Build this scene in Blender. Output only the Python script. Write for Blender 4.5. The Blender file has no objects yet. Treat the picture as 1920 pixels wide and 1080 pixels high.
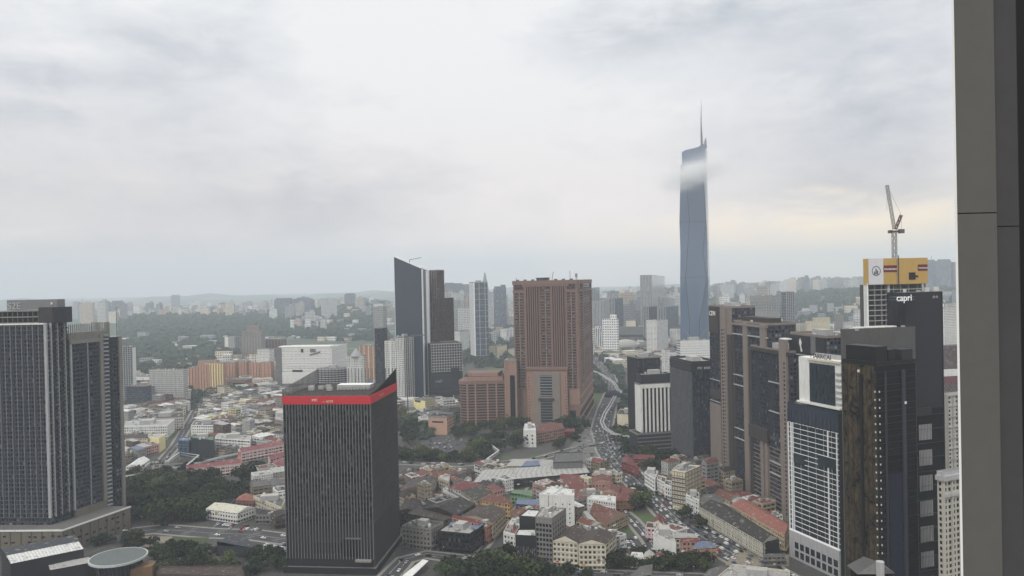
import bpy, math, random
from math import sin, cos, tan, radians, sqrt, pi, floor
from mathutils import Vector, Matrix
random.seed(7)
sc = bpy.context.scene
C = sc.collection
# ------------------------------------------------------------------ camera
CH = 200.0                      # eye height above the street
FPX = 1450.0                    # focal length in pixels of a 1920 wide frame
PIT = radians(0.514)
ROL = radians(1.25)
cd = bpy.data.cameras.new('camera'); cam = bpy.data.objects.new('camera', cd); C.objects.link(cam)
cd.sensor_width = 36; cd.lens = FPX / 1920 * 36; cd.clip_start = 0.05; cd.clip_end = 120000
F0 = Vector((0, cos(PIT), -sin(PIT))); U0 = Vector((0, sin(PIT), cos(PIT))); X0 = Vector((1, 0, 0))
R_ = X0 * cos(ROL) - U0 * sin(ROL); U_ = X0 * sin(ROL) + U0 * cos(ROL)
mw = Matrix((R_, U_, -F0)).transposed().to_4x4(); mw.translation = Vector((0, 0, CH)); cam.matrix_world = mw
sc.camera = cam
sc.cycles.volume_bounces = 3; sc.cycles.max_bounces = 12
sc.render.resolution_x = 1024; sc.render.resolution_y = 576
# ------------------------------------------------------------------ view
sc.view_settings.view_transform = 'Standard'; sc.view_settings.look = 'None'
sc.view_settings.gamma = 1; sc.view_settings.exposure = 0.0
# ------------------------------------------------------------------ sky
SUN_EL, SUN_AZ = radians(48), radians(-150)   # azimuth clockwise from +Y: behind the camera, to the left
w = bpy.data.worlds.new('World'); sc.world = w; w.use_nodes = True
nt = w.node_tree; nt.nodes.clear(); N = nt.nodes; LK = nt.links
def nd(t, **k):
    n = N.new(t)
    for a, b in k.items(): setattr(n, a, b)
    return n
def ma(op, a, b=None, c=None):
    n = N.new('ShaderNodeMath'); n.operation = op
    for i, v in enumerate((a, b, c)):
        if v is None: continue
        if isinstance(v, (int, float)): n.inputs[i].default_value = v
        else: LK.new(v, n.inputs[i])
    return n.outputs[0]
def srgb(r, g, b):
    f = lambda v: (v / 255 / 12.92) if v / 255 <= .04045 else ((v / 255 + .055) / 1.055) ** 2.4
    return (f(r), f(g), f(b), 1)
sky = nd('ShaderNodeTexSky', sky_type='NISHITA', sun_disc=False, sun_elevation=SUN_EL, sun_rotation=SUN_AZ)
bg0 = nd('ShaderNodeBackground'); bg0.inputs[1].default_value = 0.10; LK.new(sky.outputs[0], bg0.inputs[0])
tc = nd('ShaderNodeTexCoord'); sp = nd('ShaderNodeSeparateXYZ'); LK.new(tc.outputs['Generated'], sp.inputs[0])
az = ma('ARCTAN2', sp.outputs[0], sp.outputs[1]); el = ma('ARCSINE', sp.outputs[2])
def vec(a, b, c=0.0):
    n = N.new('ShaderNodeCombineXYZ')
    for i, v in enumerate((a, b, c)):
        if isinstance(v, (int, float)): n.inputs[i].default_value = v
        else: LK.new(v, n.inputs[i])
    return n.outputs[0]
def noise(v, scale, det=5, rough=.55, dist=0.0):
    n = nd('ShaderNodeTexNoise'); n.inputs['Scale'].default_value = scale; n.inputs['Detail'].default_value = det
    n.inputs['Roughness'].default_value = rough; n.inputs['Distortion'].default_value = dist; LK.new(v, n.inputs['Vector']); return n.outputs[0]
# cloud coordinates: stretched towards the horizon as a cloud deck is
v1 = vec(ma('MULTIPLY', az, 1.0), ma('MULTIPLY', el, 1.9), 0.3)
n1 = noise(v1, 3.2, 7, .5, .35); n2 = noise(vec(ma('MULTIPLY', az, 1.0), ma('MULTIPLY', el, 2.6), 4.7), 8.5, 7, .55, .3); n3 = noise(v1, 1.4, 3, .5)
wob = ma('MULTIPLY', ma('SUBTRACT', n1, .5), .26)
wob2 = ma('MULTIPLY', ma('SUBTRACT', n2, .5), .12)
def blob(px, py, sx, sy, soft=1.0):       # a bank of cloud: soft bump round one direction of the sky
    a = (px - 960) / FPX; e = (527 - .0218 * (px - 960) - py) / FPX
    da = ma('DIVIDE', ma('ADD', ma('SUBTRACT', az, a), wob), sx / FPX)
    de = ma('DIVIDE', ma('ADD', ma('SUBTRACT', el, e), wob2), sy / FPX)
    d = ma('ADD', ma('MULTIPLY', da, da), ma('MULTIPLY', de, de))
    return ma('EXPONENT', ma('MULTIPLY', d, -1.0))
# brightness (linear) : base + noise + banks
val = ma('ADD', .91, ma('MULTIPLY', ma('SUBTRACT', n1, .5), .46))
val = ma('ADD', val, ma('MULTIPLY', ma('SUBTRACT', n2, .5), .46))
n4 = noise(vec(ma('MULTIPLY', az, 1.0), ma('MULTIPLY', el, 1.7), 9.1), 19, 6, .6, .6)
val = ma('ADD', val, ma('MULTIPLY', ma('SUBTRACT', n4, .5), .20))
val = ma('ADD', val, ma('MULTIPLY', ma('SUBTRACT', n3, .5), .12))
for (px, py, sx, sy, k) in [(1450, 70, 330, 80, -.17), (1180, 95, 210, 50, -.15), (1560, 270, 260, 120, -.20), (1620, 375, 300, 30, -.16), (620, 130, 90, 60, -.06),
                            (400, 180, 190, 110, -.17), (160, 260, 200, 70, -.16), (150, 380, 300, 90, -.10), (560, 380, 200, 70, -.13), (300, 480, 400, 50, -.03),
                            (860, 150, 190, 150, .14), (230, 20, 110, 40, .13), (80, 70, 160, 60, .09), (1100, 330, 260, 120, .06), (730, 60, 150, 70, .08), (130, 445, 85, 22, .16), (250, 240, 60, 30, .10), (960, 60, 60, 60, .05)]:
    val = ma('ADD', val, ma('MULTIPLY', blob(px, py, sx, sy), k * 1.25))
val = ma('ADD', val, ma('MULTIPLY', ma('MAXIMUM', ma('SUBTRACT', el, .45), 0), .55))   # the deck is thinner and brighter overhead
val = ma('MAXIMUM', val, .22)
ramp = nd('ShaderNodeValToRGB'); LK.new(val, ramp.inputs[0])
ce = ramp.color_ramp.elements
ce[0].position = .30; ce[0].color = srgb(150, 158, 172); ce[1].position = 1.0; ce[1].color = srgb(253, 253, 253)
for p_, c_ in ((.48, srgb(188, 194, 204)), (.62, srgb(212, 216, 222)), (.76, srgb(232, 234, 237))):
    e_ = ce.new(p_); e_.color = c_
# warm break in the cloud low on the right
warm = ma('MINIMUM', ma('ADD', blob(1600, 455, 330, 66), ma('MULTIPLY', blob(1300, 500, 260, 60), .45)), 1.0)
mw_ = nd('ShaderNodeMixRGB'); LK.new(ma('MULTIPLY', warm, .95), mw_.inputs[0]); LK.new(ramp.outputs[0], mw_.inputs[1]); mw_.inputs[2].default_value = srgb(255, 240, 200)
bl = nd('ShaderNodeMixRGB', blend_type='MULTIPLY'); bl.inputs[0].default_value = 1
LK.new(mw_.outputs[0], bl.inputs[1]); LW = ma('EXPONENT', ma('MULTIPLY', ma('MULTIPLY', ma('DIVIDE', el, .17), ma('DIVIDE', el, .17)), -1.0)); cool = vec(ma('ADD', 1.0, ma('MULTIPLY', LW, .07)), ma('SUBTRACT', 1.0, ma('MULTIPLY', LW, .075)), ma('SUBTRACT', 1.0, ma('MULTIPLY', LW, .13))); LK.new(cool, bl.inputs[2])
hi = ma('ADD', 1.0, ma('MULTIPLY', ma('MAXIMUM', ma('SUBTRACT', el, .40), 0), .9))
# the deck is lit from behind low down: brighter strip above the horizon and a sunlit gap on the right
lowb = ma('MULTIPLY', ma('EXPONENT', ma('MULTIPLY', ma('MULTIPLY', ma('DIVIDE', el, .14), ma('DIVIDE', el, .14)), -1.0)), ma('ADD', -.10, ma('MULTIPLY', blob(1150, 480, 420, 160), .26)))
hi = ma('ADD', ma('ADD', hi, lowb), ma('MULTIPLY', warm, .34))
bg1 = nd('ShaderNodeBackground'); LK.new(bl.outputs[0], bg1.inputs[0]); LK.new(hi, bg1.inputs[1])
mx = nd('ShaderNodeMixShader'); mx.inputs[0].default_value = .92; LK.new(bg0.outputs[0], mx.inputs[1]); LK.new(bg1.outputs[0], mx.inputs[2])
ow = nd('ShaderNodeOutputWorld'); LK.new(mx.outputs[0], ow.inputs[0])
# ------------------------------------------------------------------ sun behind the cloud deck
sl = bpy.data.lights.new('sun', 'SUN'); sl.energy = 1.5; sl.angle = radians(11); sl.color = (1, .96, .9)
so = bpy.data.objects.new('sun', sl); C.objects.link(so)
sd = Vector((sin(SUN_AZ) * cos(SUN_EL), cos(SUN_AZ) * cos(SUN_EL), sin(SUN_EL)))
so.rotation_euler = sd.to_track_quat('Z', 'Y').to_euler(); so.location = (0, -50, 900)

# ================================================================== pixel <-> world helpers (survey of the photograph)
def ray(px, py):
    xi = (px - 960) / FPX; yi = -(py - 540) / FPX
    return R_ * xi + U_ * yi + F0
def G(px, py, z=0.0):
    d = ray(px, py); t = (z - CH) / d.z; return (d.x * t, d.y * t)
def at(px, py, Y):
    d = ray(px, py); t = Y / d.y; return (d.x * t, Y, CH + d.z * t)
def zat(px, py, x, y):
    d = ray(px, py); return CH + d.z * (y / d.y)
def proj(x, y, z):
    v = Vector((x, y, z - CH)); f = v.dot(F0)
    if f <= 0: return (-9999, -9999)
    return (960 + FPX * v.dot(R_) / f, 540 - FPX * v.dot(U_) / f)

def link(o, parent=None):
    C.objects.link(o)
    if parent: o.parent = parent
    return o
LABELS = []
def tag(o, label=None, cat=None, group=None, kind=None):
    if label: o['label'] = label
    if cat: o['category'] = cat; LABELS.append(o)
    if group: o['group'] = group
    if kind: o['kind'] = kind
    return o
def thing(name, label, cat, loc, group=None):
    o = bpy.data.objects.new(name, None); o.empty_display_size = 2; o.location = loc; link(o)
    return tag(o, label, cat, group)

class MB:
    def __init__(s): s.v = []; s.f = []; s.m = []; s.uv = []; s.mats = []
    def mi(s, m):
        if m not in s.mats: s.mats.append(m)
        return s.mats.index(m)
    def face(s, pts, m, uv=None):
        b = len(s.v); s.v += [tuple(p) for p in pts]; s.f.append(tuple(range(b, b + len(pts)))); s.m.append(s.mi(m))
        if uv is None: uv = [(p[0], p[1]) for p in pts]
        s.uv += uv
    def wall(s, a, b, z0, z1, m, u0=0.0, z1b=None):       # vertical quad a->b, UVs in metres
        L = math.dist(a[:2], b[:2]); z1b = z1 if z1b is None else z1b
        s.face([(a[0], a[1], z0), (b[0], b[1], z0), (b[0], b[1], z1b), (a[0], a[1], z1)], m, [(u0, z0), (u0 + L, z0), (u0 + L, z1b), (u0, z1)])
    def prism(s, fp, z0, z1, m, mt=None, bottom=False, top=True):
        n = len(fp); u = 0
        for i in range(n):
            a, b = fp[i], fp[(i + 1) % n]; s.wall(a, b, z0, z1, m, u); u += math.dist(a, b)
        if top: s.face([(p[0], p[1], z1) for p in fp], mt or m)
        if bottom: s.face([(p[0], p[1], z0) for p in fp][::-1], mt or m)
    def box(s, cx, cy, w, d, z0, z1, m, a=0.0, mt=None):
        c, t = cos(a), sin(a); fp = [(cx + x * c - y * t, cy + x * t + y * c) for x, y in ((-w / 2, -d / 2), (w / 2, -d / 2), (w / 2, d / 2), (-w / 2, d / 2))]
        s.prism(fp, z0, z1, m, mt, True)
    def cyl(s, cx, cy, r, z0, z1, m, n=12, r1=None, mt=None):
        r1 = r if r1 is None else r1
        A = [(cx + r * cos(2 * pi * i / n), cy + r * sin(2 * pi * i / n), z0) for i in range(n)]
        B = [(cx + r1 * cos(2 * pi * i / n), cy + r1 * sin(2 * pi * i / n), z1) for i in range(n)]
        for i in range(n):
            j = (i + 1) % n; s.face([A[i], A[j], B[j], B[i]], m)
        s.face(B, mt or m); s.face(A[::-1], mt or m)
    def bar(s, p, q, r, m):                       # square strut between two points
        p = Vector(p); q = Vector(q); d = (q - p).normalized(); a = d.cross(Vector((0.3, .2, 1))).normalized(); b = d.cross(a)
        o = [a * r + b * r, -a * r + b * r, -a * r - b * r, a * r - b * r]
        for i in range(4):
            j = (i + 1) % 4; s.face([p + o[i], p + o[j], q + o[j], q + o[i]], m)
        s.face([p + k for k in o], m); s.face([q + k for k in o][::-1], m)
    def hexa(s, P, m):                            # eight corners: four low, four high
        for q in ((0, 1, 5, 4), (1, 2, 6, 5), (2, 3, 7, 6), (3, 0, 4, 7), (4, 5, 6, 7), (3, 2, 1, 0)):
            s.face([P[i] for i in q], m)
    def mesh(s, name, origin=(0, 0, 0)):
        me = bpy.data.meshes.new(name); ox, oy, oz = origin
        me.from_pydata([(x - ox, y - oy, z - oz) for x, y, z in s.v], [], s.f)
        for m in s.mats: me.materials.append(m)
        me.polygons.foreach_set('material_index', s.m)
        l = me.uv_layers.new(name='UVMap'); l.data.foreach_set('uv', [c for t in s.uv for c in t])
        me.update(); return me
    def build(s, name, parent=None, color=None):
        if not s.f: return None
        org = tuple(parent.location) if parent else None
        if parent and parent.parent: org = tuple(parent.location + parent.parent.location)
        if org is None:
            xs = [v[0] for v in s.v]; ys = [v[1] for v in s.v]; zs = [v[2] for v in s.v]
            org = ((min(xs) + max(xs)) / 2, (min(ys) + max(ys)) / 2, min(zs))
        o = bpy.data.objects.new(name, s.mesh(name, org))
        if parent: link(o, parent)
        else: o.location = org; link(o)
        if color: o.color = color
        return o

class Face:                                        # one wall plane seen left (p0) to right (p1)
    def __init__(s, p0, p1, z0, z1):
        s.p0 = p0; s.p1 = p1; s.z0 = z0; s.z1 = z1; s.L = math.dist(p0, p1); s.H = z1 - z0
        s.u = ((p1[0] - p0[0]) / s.L, (p1[1] - p0[1]) / s.L); s.n = (s.u[1], -s.u[0])
    def P(s, u, v, o): return (s.p0[0] + s.u[0] * u + s.n[0] * o, s.p0[1] + s.u[1] * u + s.n[1] * o, s.z0 + v)
    def fbox(s, mb, u0, u1, v0, v1, o0, o1, m):
        P = s.P; mb.hexa([P(u0, v0, o1), P(u1, v0, o1), P(u1, v0, o0), P(u0, v0, o0), P(u0, v1, o1), P(u1, v1, o1), P(u1, v1, o0), P(u0, v1, o0)], m)
    def rect(s, mb, u0, u1, v0, v1, o, m):
        P = s.P; mb.face([P(u0, v0, o), P(u1, v0, o), P(u1, v1, o), P(u0, v1, o)], m, [(u0, v0), (u1, v0), (u1, v1), (u0, v1)])
    def vbars(s, mb, sp, w, d, m, u0=0, u1=None, v0=0, v1=None, skip=None):
        u1 = s.L if u1 is None else u1; v1 = s.H if v1 is None else v1; n = max(1, round((u1 - u0) / sp)); st = (u1 - u0) / n
        for i in range(n + 1):
            if skip and skip(i): continue
            c = u0 + i * st; s.fbox(mb, max(c - w / 2, -.1), min(c + w / 2, s.L + .1), v0, v1, -.3, d, m)
    def hbars(s, mb, sp, h, d, m, u0=0, u1=None, v0=0, v1=None):
        u1 = s.L if u1 is None else u1; v1 = s.H if v1 is None else v1; n = max(1, round((v1 - v0) / sp)); st = (v1 - v0) / n
        for i in range(n + 1):
            c = v0 + i * st; s.fbox(mb, u0, u1, c - h / 2, c + h / 2, -.3, d, m)
    def sub(s, u0, u1, v0=0, v1=None, o=0.0):
        a = s.P(u0, 0, o); b = s.P(u1, 0, o); return Face(a[:2], b[:2], s.z0 + v0, s.z0 + (s.H if v1 is None else v1))
def windows(root, face, us, vs, w, h, m, mf=None, limit=100, name='window', off=.06):
    """Each window its own mesh (they share data); beyond the limit the rest is one object."""
    base = face.z0; mb = MB(); t = .12
    if mf: mb.hexa([(-w / 2 - t, -off, -t), (w / 2 + t, -off, -t), (w / 2 + t, .3, -t), (-w / 2 - t, .3, -t), (-w / 2 - t, -off, h + t), (w / 2 + t, -off, h + t), (w / 2 + t, .3, h + t), (-w / 2 - t, .3, h + t)], mf)
    mb.face([(-w / 2, -off - .04, 0), (w / 2, -off - .04, 0), (w / 2, -off - .04, h), (-w / 2, -off - .04, h)], m)
    if not mf: mb.hexa([(-w / 2, -off, 0), (w / 2, -off, 0), (w / 2, .3, 0), (-w / 2, .3, 0), (-w / 2, -off, h), (w / 2, -off, h), (w / 2, .3, h), (-w / 2, .3, h)], m)
    me = mb.mesh(name); ang = math.atan2(face.u[1], face.u[0]); k = 0; rest = MB(); M_ = m
    lim = limit - root.get('_w', 0)
    L = root.location
    for v in sorted(vs, reverse=True):
        for u in us:
            p = face.P(u, v, 0)
            if k < lim:
                o = bpy.data.objects.new(name, me); o.location = Vector(p) - L; o.rotation_euler.z = ang; link(o, root)
            else: face.fbox(rest, u - w / 2, u + w / 2, v, v + h, -.3, off + .02, M_)
            k += 1
    root['_w'] = root.get('_w', 0) + k
    if rest.f: tag(rest.build('windows', root), kind='stuff')
# ================================================================== materials
def mat(name):
    m = bpy.data.materials.new(name); m.use_nodes = True; t = m.node_tree; b = t.nodes['Principled BSDF']; return m, t, b
class NB:
    def __init__(s, t): s.t = t
    def n(s, ty, **k):
        n = s.t.nodes.new(ty)
        for a, b in k.items(): setattr(n, a, b)
        return n
    def m(s, op, a, b=None, c=None):
        n = s.t.nodes.new('ShaderNodeMath'); n.operation = op
        for i, v in enumerate((a, b, c)):
            if v is None: continue
            if isinstance(v, (int, float)): n.inputs[i].default_value = v
            else: s.t.links.new(v, n.inputs[i])
        return n.outputs[0]
    def mix(s, f, a, b, mode='MIX'):
        n = s.n('ShaderNodeMixRGB', blend_type=mode)
        for i, v in enumerate((f, a, b)):
            if isinstance(v, (int, float)): n.inputs[i].default_value = v
            elif isinstance(v, tuple): n.inputs[i].default_value = v
            else: s.t.links.new(v, n.inputs[i])
        return n.outputs[0]
    def noise(s, v, sc_, det=4, r=.6):
        n = s.n('ShaderNodeTexNoise'); n.inputs['Scale'].default_value = sc_; n.inputs['Detail'].default_value = det; n.inputs['Roughness'].default_value = r
        s.t.links.new(v, n.inputs['Vector']); return n.outputs[0]
    def vmul(s, v, k):
        n = s.n('ShaderNodeVectorMath', operation='MULTIPLY'); s.t.links.new(v, n.inputs[0]); n.inputs[1].default_value = k; return n.outputs[0]
def alb(col, ds=.14):                                   # real-world reflectance from a colour read off the photograph
    c = srgb(*col); l = .3 * c[0] + .59 * c[1] + .11 * c[2]; k = .42 + .72 * min(1, l / .6)
    return tuple((v + (l - v) * ds) * k for v in c[:3]) + (1,)
def scl(c, k): return (c[0] * k, c[1] * k, c[2] * k, 1)
def paint(name, col, rough=.8, var=.25, dirt=.25, scale=.15, spec=.3, metal=0.0, streak=True):
    """plain wall / roof colour with weathering"""
    m, t, b = mat(name); B = NB(t); g = B.n('ShaderNodeNewGeometry').outputs['Position']
    a = B.noise(g, scale, 5); s_ = B.noise(B.vmul(g, (1, 1, .12) if streak else (1, 1, 1)), .9, 4)
    f = B.m('ADD', B.m('MULTIPLY', B.m('SUBTRACT', a, .5), var * 2), 1.0)
    f = B.m('MULTIPLY', f, B.m('SUBTRACT', 1.0, B.m('MULTIPLY', B.m('MAXIMUM', B.m('SUBTRACT', s_, .48), 0), dirt * 4)))
    c = B.mix(1.0, alb(col), (1, 1, 1, 1), 'MULTIPLY'); n = c.node; t.links.new(f, n.inputs[2])
    t.links.new(c, b.inputs['Base Color']); b.inputs['Roughness'].default_value = rough; b.inputs['Specular IOR Level'].default_value = spec; b.inputs['Metallic'].default_value = metal
    return m
def facade(name, wall, glass, sx, sz, wx, wz, ox=0.0, oz=0.0, rough=.75, grough=.12, lit=.25, objcol=False, band=0.0, var=.2, gspec=.5):
    """window grid by wall UVs in metres; every pane a little different"""
    m, t, b = mat(name); B = NB(t); uv = B.n('ShaderNodeUVMap').outputs[0]; sp = B.n('ShaderNodeSeparateXYZ'); t.links.new(uv, sp.inputs[0])
    U = B.m('ADD', B.m('DIVIDE', sp.outputs[0], sx), ox); V = B.m('ADD', B.m('DIVIDE', sp.outputs[1], sz), oz)
    fu = B.m('FRACT', U); fv = B.m('FRACT', V)
    iu = B.m('LESS_THAN', B.m('ABSOLUTE', B.m('SUBTRACT', fu, .5)), wx / 2); iv = B.m('LESS_THAN', B.m('ABSOLUTE', B.m('SUBTRACT', fv, .5)), wz / 2)
    win = B.m('MULTIPLY', iu, iv)
    cell = B.n('ShaderNodeCombineXYZ'); t.links.new(B.m('FLOOR', U), cell.inputs[0]); t.links.new(B.m('FLOOR', V), cell.inputs[1])
    oi = B.n('ShaderNodeObjectInfo'); t.links.new(oi.outputs['Random'], cell.inputs[2])
    wn = B.n('ShaderNodeTexWhiteNoise', noise_dimensions='3D'); t.links.new(cell.outputs[0], wn.inputs['Vector'])
    r = wn.outputs['Value']
    gl = B.mix(B.m('MULTIPLY', B.m('POWER', r, 4.0), B.m('MULTIPLY', lit, 1.4)), srgb(*glass), srgb(170, 175, 175))
    gl = B.mix(1.0, gl, (1, 1, 1, 1), 'MULTIPLY'); t.links.new(B.m('ADD', .6, B.m('MULTIPLY', r, .8)), gl.node.inputs[2])
    g = B.n('ShaderNodeNewGeometry').outputs['Position']; a = B.noise(g, .12, 4); s_ = B.noise(B.vmul(g, (1, 1, .1)), .8, 3)
    f = B.m('ADD', B.m('MULTIPLY', B.m('SUBTRACT', a, .5), var * 2), 1.0)
    f = B.m('MULTIPLY', f, B.m('SUBTRACT', 1.0, B.m('MULTIPLY', B.m('MAXIMUM', B.m('SUBTRACT', s_, .5), 0), .9)))
    wc = B.mix(1.0, oi.outputs['Color'] if objcol else alb(wall), (1, 1, 1, 1), 'MULTIPLY'); t.links.new(f, wc.node.inputs[2])
    if band: wc = B.mix(B.m('LESS_THAN', fv, band), wc, scl(alb(wall), .55) if not objcol else (.12, .12, .12, 1))
    c = B.mix(win, wc, gl); t.links.new(c, b.inputs['Base Color'])
    ro = B.m('ADD', rough, B.m('MULTIPLY', win, grough - rough)); t.links.new(ro, b.inputs['Roughness'])
    t.links.new(B.m('ADD', .25, B.m('MULTIPLY', win, gspec - .25)), b.inputs['Specular IOR Level'])
    return m
P = {}
def pm(k, *a, **kw): P[k] = paint(k, *a, **kw); return P[k]
pm('concrete', (150, 147, 140)); pm('concrete_dark', (104, 103, 100)); pm('white_wall', (205, 205, 200), var=.12); pm('cream_wall', (205, 196, 168), var=.12)
pm('grey_wall', (128, 128, 128)); pm('light_grey', (172, 172, 172), var=.12); pm('charcoal', (50, 51, 56), rough=.5, var=.12); pm('dark_slab', (62, 64, 72), rough=.5)
pm('pillar_face', (113, 112, 107), scale=24.0, var=.10, dirt=.12); pm('pillar_side', (92, 91, 93), scale=18.0, var=.14, dirt=.15); pm('pillar_edge_lit', (205, 205, 203), var=.03, dirt=0)
pm('black_frame', (22, 22, 22), rough=.4, var=.1); pm('joint', (74, 72, 68))
pm('roof_grey', (122, 120, 116), streak=False); pm('roof_pale', (176, 172, 162), streak=False, dirt=.35); pm('roof_dark', (66, 60, 57), streak=False, dirt=.5); pm('roof_white', (208, 208, 204), streak=False)
pm("red_band", (224, 18, 42), rough=.5, var=.04, dirt=.06); pm('yellow_panel', (196, 158, 66), rough=.6, var=.08, dirt=.1); pm('maroon', (140, 40, 48))
pm('brown_stone', (150, 118, 105), var=.14); pm('brown_stone2', (168, 132, 114), var=.14); pm('brown_dark', (62, 44, 44)); pm('taupe', (150, 136, 126), var=.08); pm('taupe_dark', (84, 76, 74))
pm('tan_stone', (134, 124, 108), var=.15); pm('grey_strip', (166, 168, 170), var=.06); pm('mid_strip', (68, 72, 84)); pm('crown_grey', (134, 136, 140), var=.08, dirt=.1)
pm('white_metal', (225, 226, 226), rough=.45, var=.05, dirt=.1); pm('fin_grey', (122, 124, 126), rough=.5, var=.08); pm('steel', (110, 112, 112), rough=.5)
pm('crane_white', (150, 148, 142)); pm('crane_red', (120, 70, 64)); pm('net_green', (72, 110, 92)); pm('bronze', (98, 80, 58), rough=.35)
pm('tank', (190, 190, 186)); pm('ac_unit', (165, 165, 160)); pm('peach', (196, 152, 128), var=.1); pm('yellow_wall', (216, 204, 140), var=.08)
def glass(k, col, rough=.08, var=.3, spec=.6, scale=.05):
    m, t, b = mat(k); B = NB(t); g = B.n('ShaderNodeNewGeometry').outputs['Position']; a = B.noise(g, scale, 3)
    c = B.mix(1.0, srgb(*col), (1, 1, 1, 1), 'MULTIPLY'); t.links.new(B.m('ADD', 1 - var, B.m('MULTIPLY', a, var * 2)), c.node.inputs[2]); t.links.new(c, b.inputs['Base Color'])
    b.inputs['Roughness'].default_value = rough; b.inputs['Specular IOR Level'].default_value = spec
    bp = B.n('ShaderNodeBump'); bp.inputs['Strength'].default_value = .15; bp.inputs['Distance'].default_value = .5; t.links.new(B.noise(g, .25, 2), bp.inputs['Height']); t.links.new(bp.outputs[0], b.inputs['Normal'])
    P[k] = m; return m
glass('glass_dark', (20, 23, 30)); glass('glass_blue', (42, 52, 66)); glass('glass_slate', (38, 50, 66), spec=.5); glass('glass_black', (10, 10, 13), spec=.25); glass('glass_teal', (34, 48, 54), spec=.4); glass('pane', (24, 28, 34))
glass('pane_light', (70, 78, 84)); glass('glass_navy', (32, 36, 52)); glass('window_dark', (30, 33, 40))
Fm = {}
def fm(k, *a, **kw): Fm[k] = facade(k, *a, **kw); return Fm[k]
fm('f_condo_dark', (76, 80, 95), (14, 16, 23), 3.1, 3.4, .66, .62, gspec=.3)
fm('f_curtain_dark', (48, 50, 56), (8, 9, 12), 1.9, 3.9, .86, .72, rough=.4, lit=.12, gspec=.3)
fm('f_curtain_blue', (96, 112, 128), (52, 66, 82), 2.2, 3.8, .88, .8, rough=.4, lit=.10)
fm('f_curtain_navy', (56, 60, 74), (34, 38, 52), 2.0, 3.8, .8, .7, rough=.5, lit=.15)
fm('f_white_apt', (206, 206, 202), (62, 68, 76), 3.2, 3.1, .5, .5)
fm('f_grey_apt', (168, 168, 166), (56, 60, 66), 3.0, 3.1, .55, .5)
fm('f_cream_apt', (212, 198, 168), (84, 76, 68), 3.4, 3.1, .42, .46)
fm('f_orange_apt', (206, 152, 120), (90, 70, 62), 3.4, 3.1, .42, .46)
fm('f_brown_grid', (118, 84, 80), (48, 36, 40), 2.2, 3.4, .6, .6)
fm('f_band_white', (205, 208, 208), (70, 80, 92), 4.0, 3.8, 1.0, .45)
fm('f_hotel', (104, 78, 72), (50, 34, 34), 3.8, 3.3, .8, .5)  # wall colour darkened to deepen the recesses behind the balconies
fm('f_white_mall', (208, 208, 204), (150, 148, 144), 9.0, 3.2, .72, .18, lit=.1)
fm('f_car_park', (150, 150, 152), (44, 46, 50), 4.2, 3.2, .86, .5)
fm('f_bronze', (44, 36, 28), (70, 56, 38), 1.5, 3.3, .86, .8, rough=.3, grough=.1, lit=.08, var=.5)
fm('f_shop', (190, 184, 170), (46, 46, 48), 3.0, 3.5, .58, .5, objcol=True, lit=.35, var=.3)
fm('f_shop2', (190, 184, 170), (52, 50, 50), 2.2, 3.4, .5, .42, objcol=True, lit=.4, band=.1, var=.3)
fm('f_shop3', (190, 184, 170), (44, 46, 50), 4.6, 3.5, .8, .46, objcol=True, lit=.3, var=.3)
fm('f_far', (190, 184, 170), (70, 78, 88), 6.0, 6.5, .55, .5, objcol=True, lit=.2)
fm('f_far2', (190, 184, 170), (66, 72, 84), 5.0, 7.5, .6, 1.1, objcol=True, lit=.2)
# generic tower builder
def corner(D, cx, ty, lx, rx, a, depth=None):
    """near corner at pixel (cx, ty) and depth D; left face to pixel column lx, right face to rx; a = turn of the block in degrees"""
    x, y, z = at(cx, ty, D); a = radians(a); dl = (-cos(a), sin(a)); dr = (sin(a), cos(a))
    def run(px, d):
        r = ray(px, ty); u = r.x / r.y; return (u * y - x) / (d[0] - u * d[1])
    tl = run(lx, dl) if lx is not None else depth
    tr = run(rx, dr) if rx is not None else depth
    tl = max(tl, 1.0); tr = max(tr, 1.0)
    Cn = (x, y); L = (x + dl[0] * tl, y + dl[1] * tl); Rr = (x + dr[0] * tr, y + dr[1] * tr); Bk = (L[0] + dr[0] * tr, L[1] + dr[1] * tr)
    return [Cn, Rr, Bk, L], z
OCC = []                                              # occupied footprints
def inside(p, poly):
    c = False; n = len(poly)
    for i in range(n):
        a = poly[i]; b = poly[(i + 1) % n]
        if (a[1] > p[1]) != (b[1] > p[1]) and p[0] < (b[0] - a[0]) * (p[1] - a[1]) / (b[1] - a[1]) + a[0]: c = not c
    return c
def grow(fp, k):
    cx = sum(p[0] for p in fp) / len(fp); cy = sum(p[1] for p in fp) / len(fp); r = []
    for p in fp:
        d = math.dist(p, (cx, cy)) or 1; r.append((cx + (p[0] - cx) * (d + k) / d, cy + (p[1] - cy) * (d + k) / d))
    return r
def occupied(p): return any(b[0] <= p[0] <= b[2] and b[1] <= p[1] <= b[3] and inside(p, q) for q, b in OCC)
def occupy(fp, k=1.5):
    q = grow(fp, k); OCC.append((q, (min(p[0] for p in q), min(p[1] for p in q), max(p[0] for p in q), max(p[1] for p in q))))
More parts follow.
